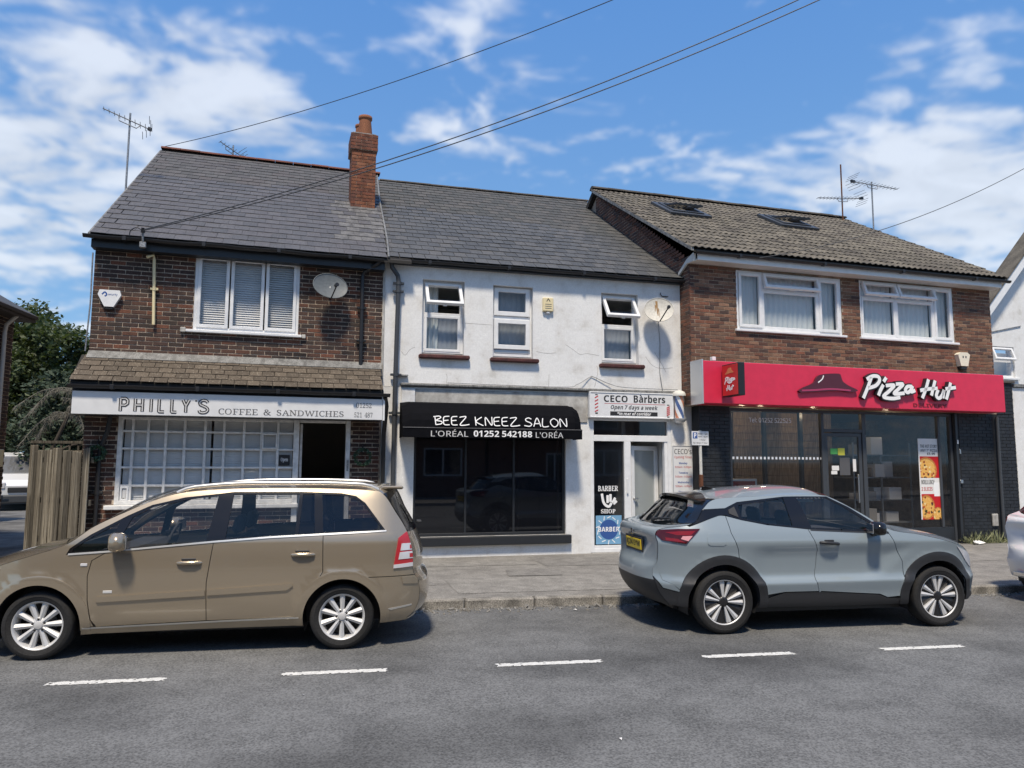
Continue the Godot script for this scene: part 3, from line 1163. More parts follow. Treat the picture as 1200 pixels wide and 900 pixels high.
func shell(h: Node3D, x0: float, x1: float, eave_y: float, ridge_y: float, ridge_z: float, back_z: float, m: Material, inside: Material, floor_y: float, front := -0.28) -> void:
	var gable := [[front, -0.1], [front, eave_y - 0.12], [ridge_z, ridge_y - 0.14], [back_z, eave_y - 0.12], [back_z, -0.1]]
	part(h, "side_wall", along_x(gable, x0, x0 + 0.22), m)
	part(h, "side_wall", along_x(gable, x1 - 0.22, x1), m)
	part(h, "back_wall", bx(x0 + 0.23, -0.1, back_z + 0.002, x1 - 0.23, eave_y - 0.15, back_z + 0.25), m)
	part(h, "floor_slab", bx(x0 + 0.225, -0.12, back_z + 0.26, x1 - 0.225, -0.02, -0.285), inside)
	part(h, "floor_slab", bx(x0 + 0.225, floor_y, back_z + 0.26, x1 - 0.225, floor_y + 0.22, -0.285), inside)
	part(h, "ceiling", bx(x0 + 0.225, eave_y - 0.2, back_z + 0.26, x1 - 0.225, eave_y - 0.14, -0.285), inside)
	part(h, "room_wall", bx(x0 + 0.225, floor_y + 0.23, -3.2, x1 - 0.225, eave_y - 0.21, -3.1), inside)


func deck(h: Node3D, x0: float, x1: float, ez: float, ey: float, rz: float, ry: float, bz: float) -> void:
	part(h, "roof_deck", along_x([[ez - 0.01, ey - 0.035], [rz, ry - 0.03], [bz, ey - 0.03], [bz, ey - 0.13], [rz, ry - 0.13], [ez - 0.01, ey - 0.09]], x0, x1), M.under)


func slating(list: Array, x0: float, x1: float, xs0: float, xs1: float, y: float, z: float, rise: float, run: float, rows: int, pitch: float, tones: int, wave := 0.0) -> void:
	var sl := slope(0, y, z, rise, run)
	var len := Vector2(rise, run).length()
	var g := len / rows
	for r in rows:
		var t := float(r) / rows
		var a := lerpf(x0, xs0, t)
		var b := lerpf(x1, xs1, t)
		var x := a - (pitch * 0.5 if r % 2 else 0.0) - rng.randf_range(0, 0.03)
		while x < b:
			var c := maxf(x, a)
			var d := minf(x + pitch, b)
			if d - c > 0.04:
				var tl := rng.randi() % tones
				var jig := Transform3D(Basis(Vector3.BACK, rng.randf_range(-0.006, 0.006)) * Basis(Vector3.RIGHT, rng.randf_range(-0.004, 0.004)), Vector3(c, r * g + rng.randf_range(-0.006, 0.006), rng.randf_range(0, 0.004) + wave * (sin(c * 1.1 + 0.6) * sin(t * 4.0))))
				list.append([sl * jig, snappedf(d - c, 0.02), snappedf(g, 0.001), tl])
			x += pitch


func ridge_tiles(h: Node3D, x0: float, x1: float, y: float, z: float, len: float, m: Material, r := 0.13) -> void:
	var b := MB.new()
	var prof := []
	for i in 9:
		var a := PI * (0.06 + 0.88 * i / 8.0)
		prof.append(Vector2(cos(a) * r, sin(a) * r * 0.75))
	for i in 8:
		var p: Vector2 = prof[i]
		var q: Vector2 = prof[i + 1]
		var np := Vector3(0, p.y, -p.x).normalized()
		var nq := Vector3(0, q.y, -q.x).normalized()
		var a := Vector3(0, p.y, -p.x)
		var c := Vector3(0, q.y, -q.x)
		var l := Vector3(len - 0.008, 0, 0)
		b.tri(a, a + l, c + l, np, np, nq)
		b.tri(a, c + l, c, np, nq, nq)
	b.face(prof.map(func(p): return Vector3(0, p.y, -p.x)), Vector3.LEFT)
	b.face(prof.map(func(p): return Vector3(len - 0.008, p.y, -p.x)), Vector3.RIGHT)
	var me := b.mesh()
	var x := x0
	while x < x1 - 0.05:
		part(h, "ridge_tile", me, m, off(x, y + rng.randf_range(-0.006, 0.006), z))
		x += len


# ---- the brick cafe
func make_cafe() -> void:
	rng.seed = 101
	var h := thing("brick_cafe", "dark brick two-storey house with a cafe below and grey slate roof with red ridge", "building", LF)
	var x0 := -4.79
	var win := [-3.24, 3.95, -1.505, 5.30]
	var shop := [-4.29, 1.0, -1.44, 2.47]
	var door := [-1.42, -0.1, -0.54, 2.47]
	var holes := [win, shop, door]
	part(h, "wall", holed(x0, -0.1, -0.005, 5.4, holes, -0.006, 0.27), M.cream_mortar)
	var bricks := []
	courses(bricks, x0, 3.5, -0.03, 5.32, holes, 0.238, 0.0742, [0, 0, 1, 1, 2, 3, 3, 4, 5, 6])
	courses(bricks, x0, -0.02, -0.03, 3.4, holes, 0.238, 0.0742, [0, 1, 1, 2, 3, 4, 5])
	lay(h, "brick", "brickwork", bricks, brick_mesh, M.cafe_bricks, M.cafe_any)
	shell(h, x0, -0.01, 5.42, 9.42, -6.0, -10.5, M.cream_mortar, M.room, 2.72)
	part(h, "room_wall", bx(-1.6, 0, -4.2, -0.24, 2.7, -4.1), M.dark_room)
	deck(h, x0 - 0.02, 0.45, 0.3, 5.42, -6.0, 9.42, -12.3)
	var sl := []
	slating(sl, x0 - 0.03, 0.02, x0 - 0.03, 0.5, 5.405, 0.31, 4.0, 6.3, 24, 0.255, 5, 0.006)
	# slates stained pale by the chimney's mortar
	for it in sl:
		var p: Vector3 = it[0].origin
		if p.x > -0.85 - 0.1 * sin(p.z * 9.0) and p.x < 0.12 and p.z > -2.9 and p.z < -0.35 and rng.randf() < 0.78: it[3] = 5
	lay(h, "slate", "slates", sl, slate_mesh, M.slates + [M.pale_slate], M.cafe_any)
	part(h, "back_slope", along_x([[-6.0, 9.43], [-12.3, 5.43], [-12.3, 5.4], [-6.0, 9.4]], x0, 0.4), M.slates[1])
	ridge_tiles(h, x0 - 0.03, 0.5, 9.40, -6.0, 0.45, M.ridge_clay)
	part(h, "verge", along_x([[0.3, 5.36], [-6.0, 9.36], [-6.0, 9.41], [0.3, 5.41]], x0 - 0.06, x0 - 0.02), M.lead)
	# pale mortar seam between the two roofs
	var sm := MB.new()
	sm.tube([Vector3(0.03, 5.425, 0.3), Vector3(0.12, 6.07, -0.7), Vector3(0.27, 7.7, -3.27), Vector3(0.5, 9.42, -6.0)], 0.022, 6)
	part(h, "mortar_seam", sm, M.lead)
	part(h, "eaves_board", bx(x0 - 0.02, 5.2, 0.003, -0.03, 5.34, 0.22), M.black_paint)
	gutter(h, x0 - 0.12, -0.06, 5.375, 0.32, 0.055, M.black_plastic, 0.008)
	pipe(h, "downpipe", [[-0.12, 5.36, 0.31], [-0.16, 5.3, 0.28], [-0.38, 5.16, 0.09], [-0.41, 5.08, 0.07], [-0.405, 3.42, 0.07]], 0.035, M.black_plastic, [[-0.408, 4.5, 0.07], [-0.406, 3.9, 0.07]])
	var vent := pipe(h, "vent_pipe", [[-3.98, 5.12, 0.14], [-3.9, 5.18, 0.06], [-3.885, 5.1, 0.05], [-3.84, 3.99, 0.05]], 0.026, M.cream, [[-3.86, 4.6, 0.05]])
	vent.set_meta("label", "short cream vent pipe up the brickwork")
	pipe(h, "corner_cable", [[x0 - 0.03, 5.15, 0.02], [x0 - 0.02, 4.3, 0.02], [x0 - 0.05, 3.5, 0.02]], 0.012, M.galvanised)
	part(h, "party_strip", bx(-0.028, 2.9, 0.0, 0.012, 5.3, 0.02, 0.004), M.concrete)
	# upper window
	var w := part(h, "window", ring(win[0], win[1], win[2], win[3], 0.055, -0.07, -0.012), M.upvc)
	var xs := [win[0] + 0.05, -2.67, -2.09, win[2] - 0.05]
	for i in 3:
		var a: float = xs[i] + (0.0 if i == 0 else 0.012)
		var b: float = xs[i + 1] - (0.0 if i == 2 else 0.012)
		part(w, "casement", ring(a, win[1] + 0.05, b, win[3] - 0.05, 0.055, -0.065, 0.008 - 0.006 * (i % 2)), M.upvc)
		part(w, "pane", quad(a + 0.05, win[1] + 0.1, b - 0.05, win[3] - 0.1, -0.02), M.glass)
		slats(w, a + 0.03, b - 0.03, win[1] + 0.07, win[3] - 0.06, -0.13, 0.04, 1.0 if i < 2 else 0.85, M.slat, 0.046)
	part(w, "sill", bx(win[0] - 0.1, win[1] - 0.05, -0.06, win[2] + 0.06, win[1] - 0.002, 0.075, 0.008), M.upvc)
	part(w, "stone_end", bx(win[0] - 0.19, win[1] - 0.055, -0.01, win[0] - 0.103, win[1] + 0.03, 0.05, 0.01), M.concrete)
	part(w, "stone_end", bx(win[2] + 0.063, win[1] - 0.06, -0.01, win[2] + 0.13, win[1] + 0.01, 0.05, 0.01), M.concrete)
	# tiled canopy over the shop
	var top := 3.5
	part(h, "lead_flashing", along_x([[0.0, 3.52], [0.03, 3.51], [0.17, 3.385], [0.16, 3.37], [0.0, 3.48]], x0 - 0.0, -0.03), M.lead)
	part(h, "canopy_deck", along_x([[0.0, 3.44], [0.62, 2.94], [0.62, 2.9], [0.0, 3.38]], x0 - 0.1, -0.05), M.under)
	var tl := []
	var rows := 5
	var run := 0.56
	var rise := 0.46
	slating(tl, x0 - 0.1, -0.05, x0 - 0.02, -0.05, 2.955, 0.66, rise, run, rows, 0.2, 3)
	lay(h, "canopy_tile", "canopy_tiles", tl, slate_mesh, M.canopy_tiles, M.cafe_any)
	gutter(h, x0 - 0.12, 0.06, 2.9, 0.63, 0.06, M.black_plastic, 0.004)
	part(h, "canopy_soffit", bx(x0 - 0.09, 2.44, 0.012, -0.06, 2.5, 0.49), M.black_paint)
	part(h, "canopy_fascia", bx(x0 - 0.09, 2.505, 0.42, -0.06, 2.86, 0.49), M.black_paint)
	pipe(h, "downpipe", [[-0.02, 2.84, 0.6], [0.02, 2.7, 0.5], [0.03, 2.2, 0.14], [0.03, 0.0, 0.1]], 0.04, M.black_plastic)
	pipe(h, "downpipe", [[-4.38, 2.5, 0.15], [-4.42, 2.2, 0.12], [-4.52, 1.9, 0.08], [-4.53, 1.7, 0.07], [-4.53, 0.0, 0.07]], 0.035, M.black_plastic, [[-4.53, 1.2, 0.07]])
	# shop window with small panes
	var s := part(h, "shop_window", ring(shop[0], shop[1], shop[2], shop[3], 0.07, -0.1, 0.012), M.painted_wood)
	var mx := [-4.22, -4.07, -3.84, -3.57, -3.28, -2.96, -2.66, -2.34, -2.05, -1.78, -1.51]
	var my := [1.06, 1.31, 1.61, 1.92, 2.205, 2.41]
	for i in range(1, 10):
		part(s, "glazing_bar", bx(mx[i] - 0.021, 1.065, -0.07, mx[i] + 0.021, 2.405, -0.012, 0.005), M.painted_wood)
	for j in range(1, 5):
		part(s, "glazing_bar", bx(-4.225, my[j] - 0.018, -0.068, -1.505, my[j] + 0.018, -0.015, 0.005), M.painted_wood)
	for i in 10:
		for j in 5:
			if i == 0 and j == 0: continue
			part(s, "pane", quad(mx[i] + 0.014, my[j] + 0.012, mx[i + 1] - 0.014, my[j + 1] - 0.012, -0.045 + rng.randf_range(-0.002, 0.002)), M.glass, Transform3D(Basis(Vector3.UP, 0.0), Vector3.ZERO))
	part(s, "fan_box", ring(-4.21, 1.07, -4.085, 1.295, 0.03, -0.06, 0.01), M.upvc)
	part(s, "fan_grille", bx(-4.175, 1.11, -0.05, -4.118, 1.255, -0.005, 0.006), M.print_grey)
	part(s, "opened_light", ring(-2.04, 1.93, -1.79, 2.2, 0.025, -0.01, 0.012), M.painted_wood, Transform3D(Basis(), Vector3(0, 0, 0.012)))
	part(s, "sill", bx(shop[0] - 0.13, shop[1] - 0.075, -0.08, shop[2] + 0.03, shop[1] - 0.003, 0.11, 0.01), M.painted_wood)
	slats(s, -4.2, -2.87, 1.04, 2.44, -0.1, 0.04, 1.2, M.grey_slat, 0.046)
	slats(s, -2.83, -1.53, 1.04, 2.44, -0.1, 0.04, 1.2, M.grey_slat, 0.046)
	part(s, "post", bx(-1.52, 0.05, -0.1, -1.425, 2.465, 0.03, 0.006), M.painted_wood)
	# doorway, door standing open inside
	var d := part(h, "door_frame", bx(-0.62, 0.0, -0.12, -0.545, 2.465, 0.02, 0.005), M.painted_wood)
	part(d, "lintel", bx(-1.42, 2.4, -0.12, -0.63, 2.465, 0.015, 0.005), M.painted_wood)
	part(d, "opened_door", bx(-1.41, 0.02, -0.95, -1.365, 2.38, -0.13, 0.006), M.painted_wood)
	part(d, "latch_plate", bx(-0.6, 1.55, 0.021, -0.565, 1.75, 0.03, 0.003), M.galvanised)
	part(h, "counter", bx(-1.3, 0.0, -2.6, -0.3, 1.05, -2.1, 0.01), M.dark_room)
	part(h, "counter_top", bx(-1.35, 1.055, -2.65, -0.28, 1.09, -2.05, 0.006), M.room)

	# chimney
	var c := thing("brick_chimney", "orange brick chimney stack with a clay pot where the two slate roofs meet", "chimney", LF * off(-0.17, 6.7, -3.05))
	part(c, "stack", bx(-0.255, -0.3, -0.295, 0.255, 2.3, 0.295), M.brown_mortar)
	var cb := []
	for f in 4:
		var xf := Transform3D(Basis(Vector3.UP, PI / 2.0 * f), Vector3.ZERO)
		var half := 0.3 if f % 2 == 0 else 0.265
		var out := 0.265 if f % 2 == 1 else 0.305
		var wd := 0.265 if f % 2 == 0 else 0.305
		courses(cb, -wd, -0.25, wd, 1.98, [], 0.235, 0.075, [0, 0, 1, 1, 2, 3], xf * off(0, 0, out), 0.01)
		courses(cb, -wd - 0.035, 1.985, wd + 0.035, 2.36, [], 0.235, 0.075, [1, 3, 3], xf * off(0, 0, out + 0.035), 0.01)
	lay(c, "brick", "brickwork", cb, brick_mesh, M.stack_bricks, M.stack_any)
	part(c, "corbel", bx(-0.292, 1.975, -0.332, 0.292, 2.355, 0.332), M.brown_mortar)
	var pot := MB.new()
	pot.lathe([Vector2(0.0, 0.0), Vector2(0.17, 0.0), Vector2(0.165, 0.1), Vector2(0.13, 0.42), Vector2(0.155, 0.44), Vector2(0.155, 0.5), Vector2(0.12, 0.51), Vector2(0.11, 0.3)], 20)
	pot.moved(Transform3D(Basis(Vector3.RIGHT, -PI / 2.0), Vector3.ZERO))
	part(c, "chimney_pot", pot, M.pot, off(0.03, 2.36, 0.08))
	part(c, "chimney_pot", pot, M.pot, Transform3D(Basis().scaled(Vector3(0.8, 0.8, 0.8)), Vector3(-0.05, 2.36, -0.18)))
	part(c, "mortar_flaunching", bx(-0.27, 2.35, -0.31, 0.27, 2.39, 0.31, 0.03), M.lead)
	var sk := slope(0, 0.17, 0.35, 4.0, 6.3)
	part(c, "lead_apron", bx(-0.33, -0.12, -0.005, 0.36, 0.14, 0.03, 0.01), M.lead, sk)
	part(c, "lead_soaker", bx(-0.4, 0.0, -0.005, -0.262, 0.85, 0.032, 0.01), M.lead, sk)
	part(c, "lead_soaker", bx(0.262, 0.0, 0.0, 0.38, 0.6, 0.04, 0.01), M.lead, sk)


# ---- the white salon and barber
func make_salon() -> void:
	rng.seed = 202
	var h := thing("white_salon_house", "white rendered two-storey house holding a salon and a barber shop", "building", WF)
	var x0 := -2.387
	var x1 := 3.64
	var wins := [[-1.675, 3.70, -0.875, 5.14], [-0.315, 3.69, 0.485, 5.115], [1.905, 3.66, 2.70, 5.11]]
	part(h, "wall", holed(x0, 3.1, x1, 5.44, wins, 0.0, 0.26), M.render)
	var salon := [-1.79, 0.36, 1.14, 2.5]
	var door := [1.645, -0.1, 3.375, 2.62]
	part(h, "shop_wall", holed(x0 + 0.002, -0.1, x1 + 0.2, 3.09, [salon, door], 0.03, 0.29), M.render)
	part(h, "signboard_band", bx(-1.78, 2.5, 0.032, 1.58, 3.06, 0.055, 0.006), M.concrete)
	part(h, "pilaster", bx(x0 + 0.35, 2.38, 0.033, -1.79, 3.06, 0.07, 0.006), M.render)
	# ledge with a lead cover and the old downstand over the shops
	part(h, "ledge", bx(x0 + 0.33, 3.105, -0.01, x1 + 0.02, 3.16, 0.12, 0.015), M.lead)
	part(h, "bracket_ledge", bx(x0 + 0.25, 3.28, 0.0, x0 + 0.46, 3.31, 0.1, 0.005), M.lead)
	part(h, "wall_foot", bx(3.645, 0.0, -0.02, 3.86, 2.5, 0.028, 0.01), M.render)
	var taper := MB.new()
	taper.prism(PackedVector2Array([Vector2(3.642, 2.5), Vector2(3.86, 2.5), Vector2(3.84, 2.7), Vector2(3.642, 3.08)]), -0.02, 0.028)
	part(h, "wall_shoulder", taper, M.render)
	shell(h, x0 + 0.01, x1 - 0.005, 5.45, 9.12, -5.6, -10.2, M.render, M.room, 2.75)
	deck(h, x0, x1 + 0.02, 0.15, 5.49, -5.6, 9.12, -11.5)
	var sl := []
	slating(sl, x0 + 0.03, x1 + 0.06, x0 + 0.26, x1 + 0.06, 5.475, 0.16, 3.63, 5.75, 23, 0.24, 5, 0.008)
	lay(h, "slate", "slates", sl, slate_mesh, M.salon_slates, M.cafe_any)
	part(h, "back_slope", along_x([[-5.6, 9.13], [-11.5, 5.46], [-11.5, 5.43], [-5.6, 9.1]], x0, x1), M.slates[1])
	ridge_tiles(h, x0 + 0.3, x1 - 0.05, 9.08, -5.6, 0.45, M.ridge_grey, 0.1)
	part(h, "eaves_board", bx(x0 + 0.1, 5.37, 0.003, x1 + 0.05, 5.46, 0.11), M.black_paint)
	gutter(h, x0 + 0.05, x1 + 0.12, 5.44, 0.17, 0.05, M.black_plastic, 0.005)
	pipe(h, "downpipe", [[x0 + 0.1, 5.4, 0.17], [x0 + 0.12, 5.28, 0.15], [x0 + 0.23, 5.14, 0.12], [x0 + 0.25, 5.02, 0.1], [x0 + 0.225, 3.2, 0.1], [x0 + 0.215, 0.0, 0.12]], 0.042, M.steel_grey, [[x0 + 0.25, 5.0, 0.1], [x0 + 0.247, 4.85, 0.1], [x0 + 0.235, 3.3, 0.1], [x0 + 0.22, 2.6, 0.11]])
	# hairline cracks in the render, thin filled ridges
	for cr in [[[-2.05, 3.75], [-1.98, 3.68], [-1.9, 3.78], [-1.8, 3.84]], [[0.55, 3.86], [0.75, 3.83], [0.95, 3.85]], [[1.15, 4.02], [1.3, 3.93], [1.45, 3.84], [1.6, 3.86], [1.85, 3.83]], [[2.85, 3.85], [3.0, 3.68], [3.2, 3.62], [3.45, 3.65]], [[3.05, 3.95], [3.2, 3.72], [3.3, 3.55]], [[-1.2, 3.18], [-1.19, 3.3], [-1.21, 3.36]], [[0.8, 3.18], [0.81, 3.42]], [[-0.86, 4.34], [-0.33, 4.33]], [[1.75, 3.2], [1.82, 3.5], [1.8, 3.62]]]:
		var pts := []
		for p in cr: pts.append(Vector2(p[0], p[1]))
		part(h, "crack", pen([curve2(pts, 5)], 0.007, 0.0, 0.0015), M.crack)
	# upper windows
	for i in 3:
		var w: Array = wins[i]
		var f := part(h, "window", ring(w[0], w[1] + 0.06, w[2], w[3], 0.065, -0.19, -0.12), M.upvc if i != 1 else M.upvc)
		part(f, "sill", bx(w[0] - 0.06, w[1] - 0.07, -0.1, w[2] + 0.1, w[1] + 0.01, 0.1, 0.02), M.sill_red)
		part(f, "timber", bx(w[0] + 0.004, w[1] + 0.012, -0.2, w[2] - 0.004, w[1] + 0.058, -0.13), M.concrete)
		var my: float = w[1] + (0.80 if i != 1 else 0.82)
		part(f, "transom", bx(w[0] + 0.06, my - 0.03, -0.18, w[2] - 0.06, my + 0.03, -0.115, 0.005), M.upvc)
		if i == 1:
			part(f, "casement", ring(w[0] + 0.04, my + 0.035, w[2] - 0.04, w[3] - 0.02, 0.085, -0.15, -0.085), M.upvc)
			part(f, "pane", quad(w[0] + 0.12, my + 0.12, w[2] - 0.12, w[3] - 0.1, -0.1), M.glass)
			part(f, "casement", ring(w[0] + 0.04, w[1] + 0.2, w[2] - 0.04, my - 0.035, 0.085, -0.15, -0.075), M.upvc)
			part(f, "pane", quad(w[0] + 0.12, w[1] + 0.28, w[2] - 0.12, my - 0.12, -0.1), M.glass)
			part(f, "added_net_curtain", drape(w[0] + 0.06, w[2] - 0.06, w[1] + 0.1, w[3] - 0.05, -0.34, 0.1, 0.004), M.added_net)  # added to lend both panes a bluish-grey reflection
			part(f, "cill_rail", bx(w[0] + 0.06, w[1] + 0.125, -0.17, w[2] - 0.06, w[1] + 0.19, -0.11, 0.006), M.aluminium)
		else:
			top_hung(f, w[0] + 0.05, my + 0.04, w[2] - 0.05, w[3] - 0.06, -0.11, 0.62, M.upvc)
			part(f, "casement", ring(w[0] + 0.055, w[1] + 0.09, w[2] - 0.055, my - 0.02, 0.05, -0.17, -0.11), M.upvc)
			part(f, "pane", quad(w[0] + 0.1, w[1] + 0.13, w[2] - 0.1, my - 0.06, -0.14), M.glass)
			part(f, "added_net_curtain", drape(w[0] + 0.06, w[2] - 0.06, w[1] + 0.1, my - 0.02, -0.34, 0.1, 0.004), M.added_net)  # likewise added, its colour imitates the reflection in the lower pane
			if i == 0:
				part(f, "curtain", drape(w[0] + 0.05, w[0] + 0.34, w[1] + 0.1, w[3] - 0.08, -0.3, 0.09, 0.02), M.curtain)
	# salon shopfront
	var s := part(h, "shop_window", ring(salon[0], salon[1] + 0.01, salon[2], salon[3], 0.05, -0.12, -0.03), M.black_paint)
	part(s, "mullion", bx(-0.83, 0.41, -0.1, -0.79, 2.46, -0.035, 0.005), M.black_paint)
	part(s, "mullion", bx(0.1, 0.41, -0.1, 0.14, 2.46, -0.035, 0.005), M.black_paint)
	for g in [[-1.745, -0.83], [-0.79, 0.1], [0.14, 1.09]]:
		part(s, "pane", quad(g[0], 0.41, g[1], 2.46, -0.06), M.near_black_glass)
	part(s, "sill", bx(salon[0] + 0.02, 0.2, 0.0, salon[2] + 0.08, 0.36, 0.13, 0.012), M.black_paint)
	part(s, "light_strip", bx(1.03, 0.42, -0.2, 1.07, 2.3, -0.16), M.card)
	part(s, "party_partition", bx(1.2, 0.0, -3.6, 1.3, 2.7, -0.27), M.dark_room)
	# barber's door and passage
	var d := part(h, "barber_door_frame", ring(door[0], 0.0, door[2], door[3], 0.075, -0.12, 0.02), M.upvc)
	part(d, "transom", bx(1.72, 2.14, -0.1, 3.30, 2.26, 0.012, 0.005), M.upvc)
	part(d, "pane", quad(1.72, 2.26, 3.30, 2.55, -0.04), M.dark_glass)
	part(d, "mullion", bx(2.36, 0.075, -0.1, 2.5, 2.138, 0.014, 0.005), M.upvc)
	part(d, "kick_rail", bx(1.72, 0.075, -0.1, 2.358, 0.13, 0.01, 0.004), M.upvc)
	part(d, "pane", quad(1.72, 0.13, 2.36, 2.14, -0.03), M.dark_glass)
	part(d, "jamb", bx(3.235, 0.075, -0.1, 3.30, 2.138, 0.0, 0.004), M.upvc)
	part(d, "handle", bx(2.4, 1.12, 0.015, 2.43, 1.42, 0.05, 0.008), M.upvc)
	var pass_ := part(h, "passage", bx(2.42, 0.0, -3.6, 2.5, 2.7, -0.25), M.room)
	part(pass_, "passage_wall", bx(3.3, 0.0, -3.6, 3.38, 2.7, -0.27), M.room)
	part(pass_, "passage_end", bx(2.5, 0.0, -1.7, 3.3, 2.7, -1.6), M.room)
	part(pass_, "floor_mat", bx(2.52, -0.018, -2.5, 3.28, -0.005, -0.25), M.dark_room)
	# the white inner door standing open
	part(pass_, "inner_door", ring(-0.75, 0.02, 0.0, 2.06, 0.09, -0.03, 0.03), M.upvc, Transform3D(Basis(Vector3.UP, deg_to_rad(20)), Vector3(3.27, 0.0, -0.42)))
	part(pass_, "inner_pane", quad(-0.66, 0.11, -0.09, 1.97, 0.0), M.frost, Transform3D(Basis(Vector3.UP, deg_to_rad(20)), Vector3(3.27, 0.0, -0.42)))
	part(pass_, "inner_handle", bx(-0.72, 1.0, 0.03, -0.6, 1.03, 0.07, 0.006), M.steel, Transform3D(Basis(Vector3.UP, deg_to_rad(20)), Vector3(3.27, 0.0, -0.42)))
	part(h, "door_step", bx(1.66, -0.1, -0.24, 3.36, -0.005, 0.06, 0.01), M.concrete)


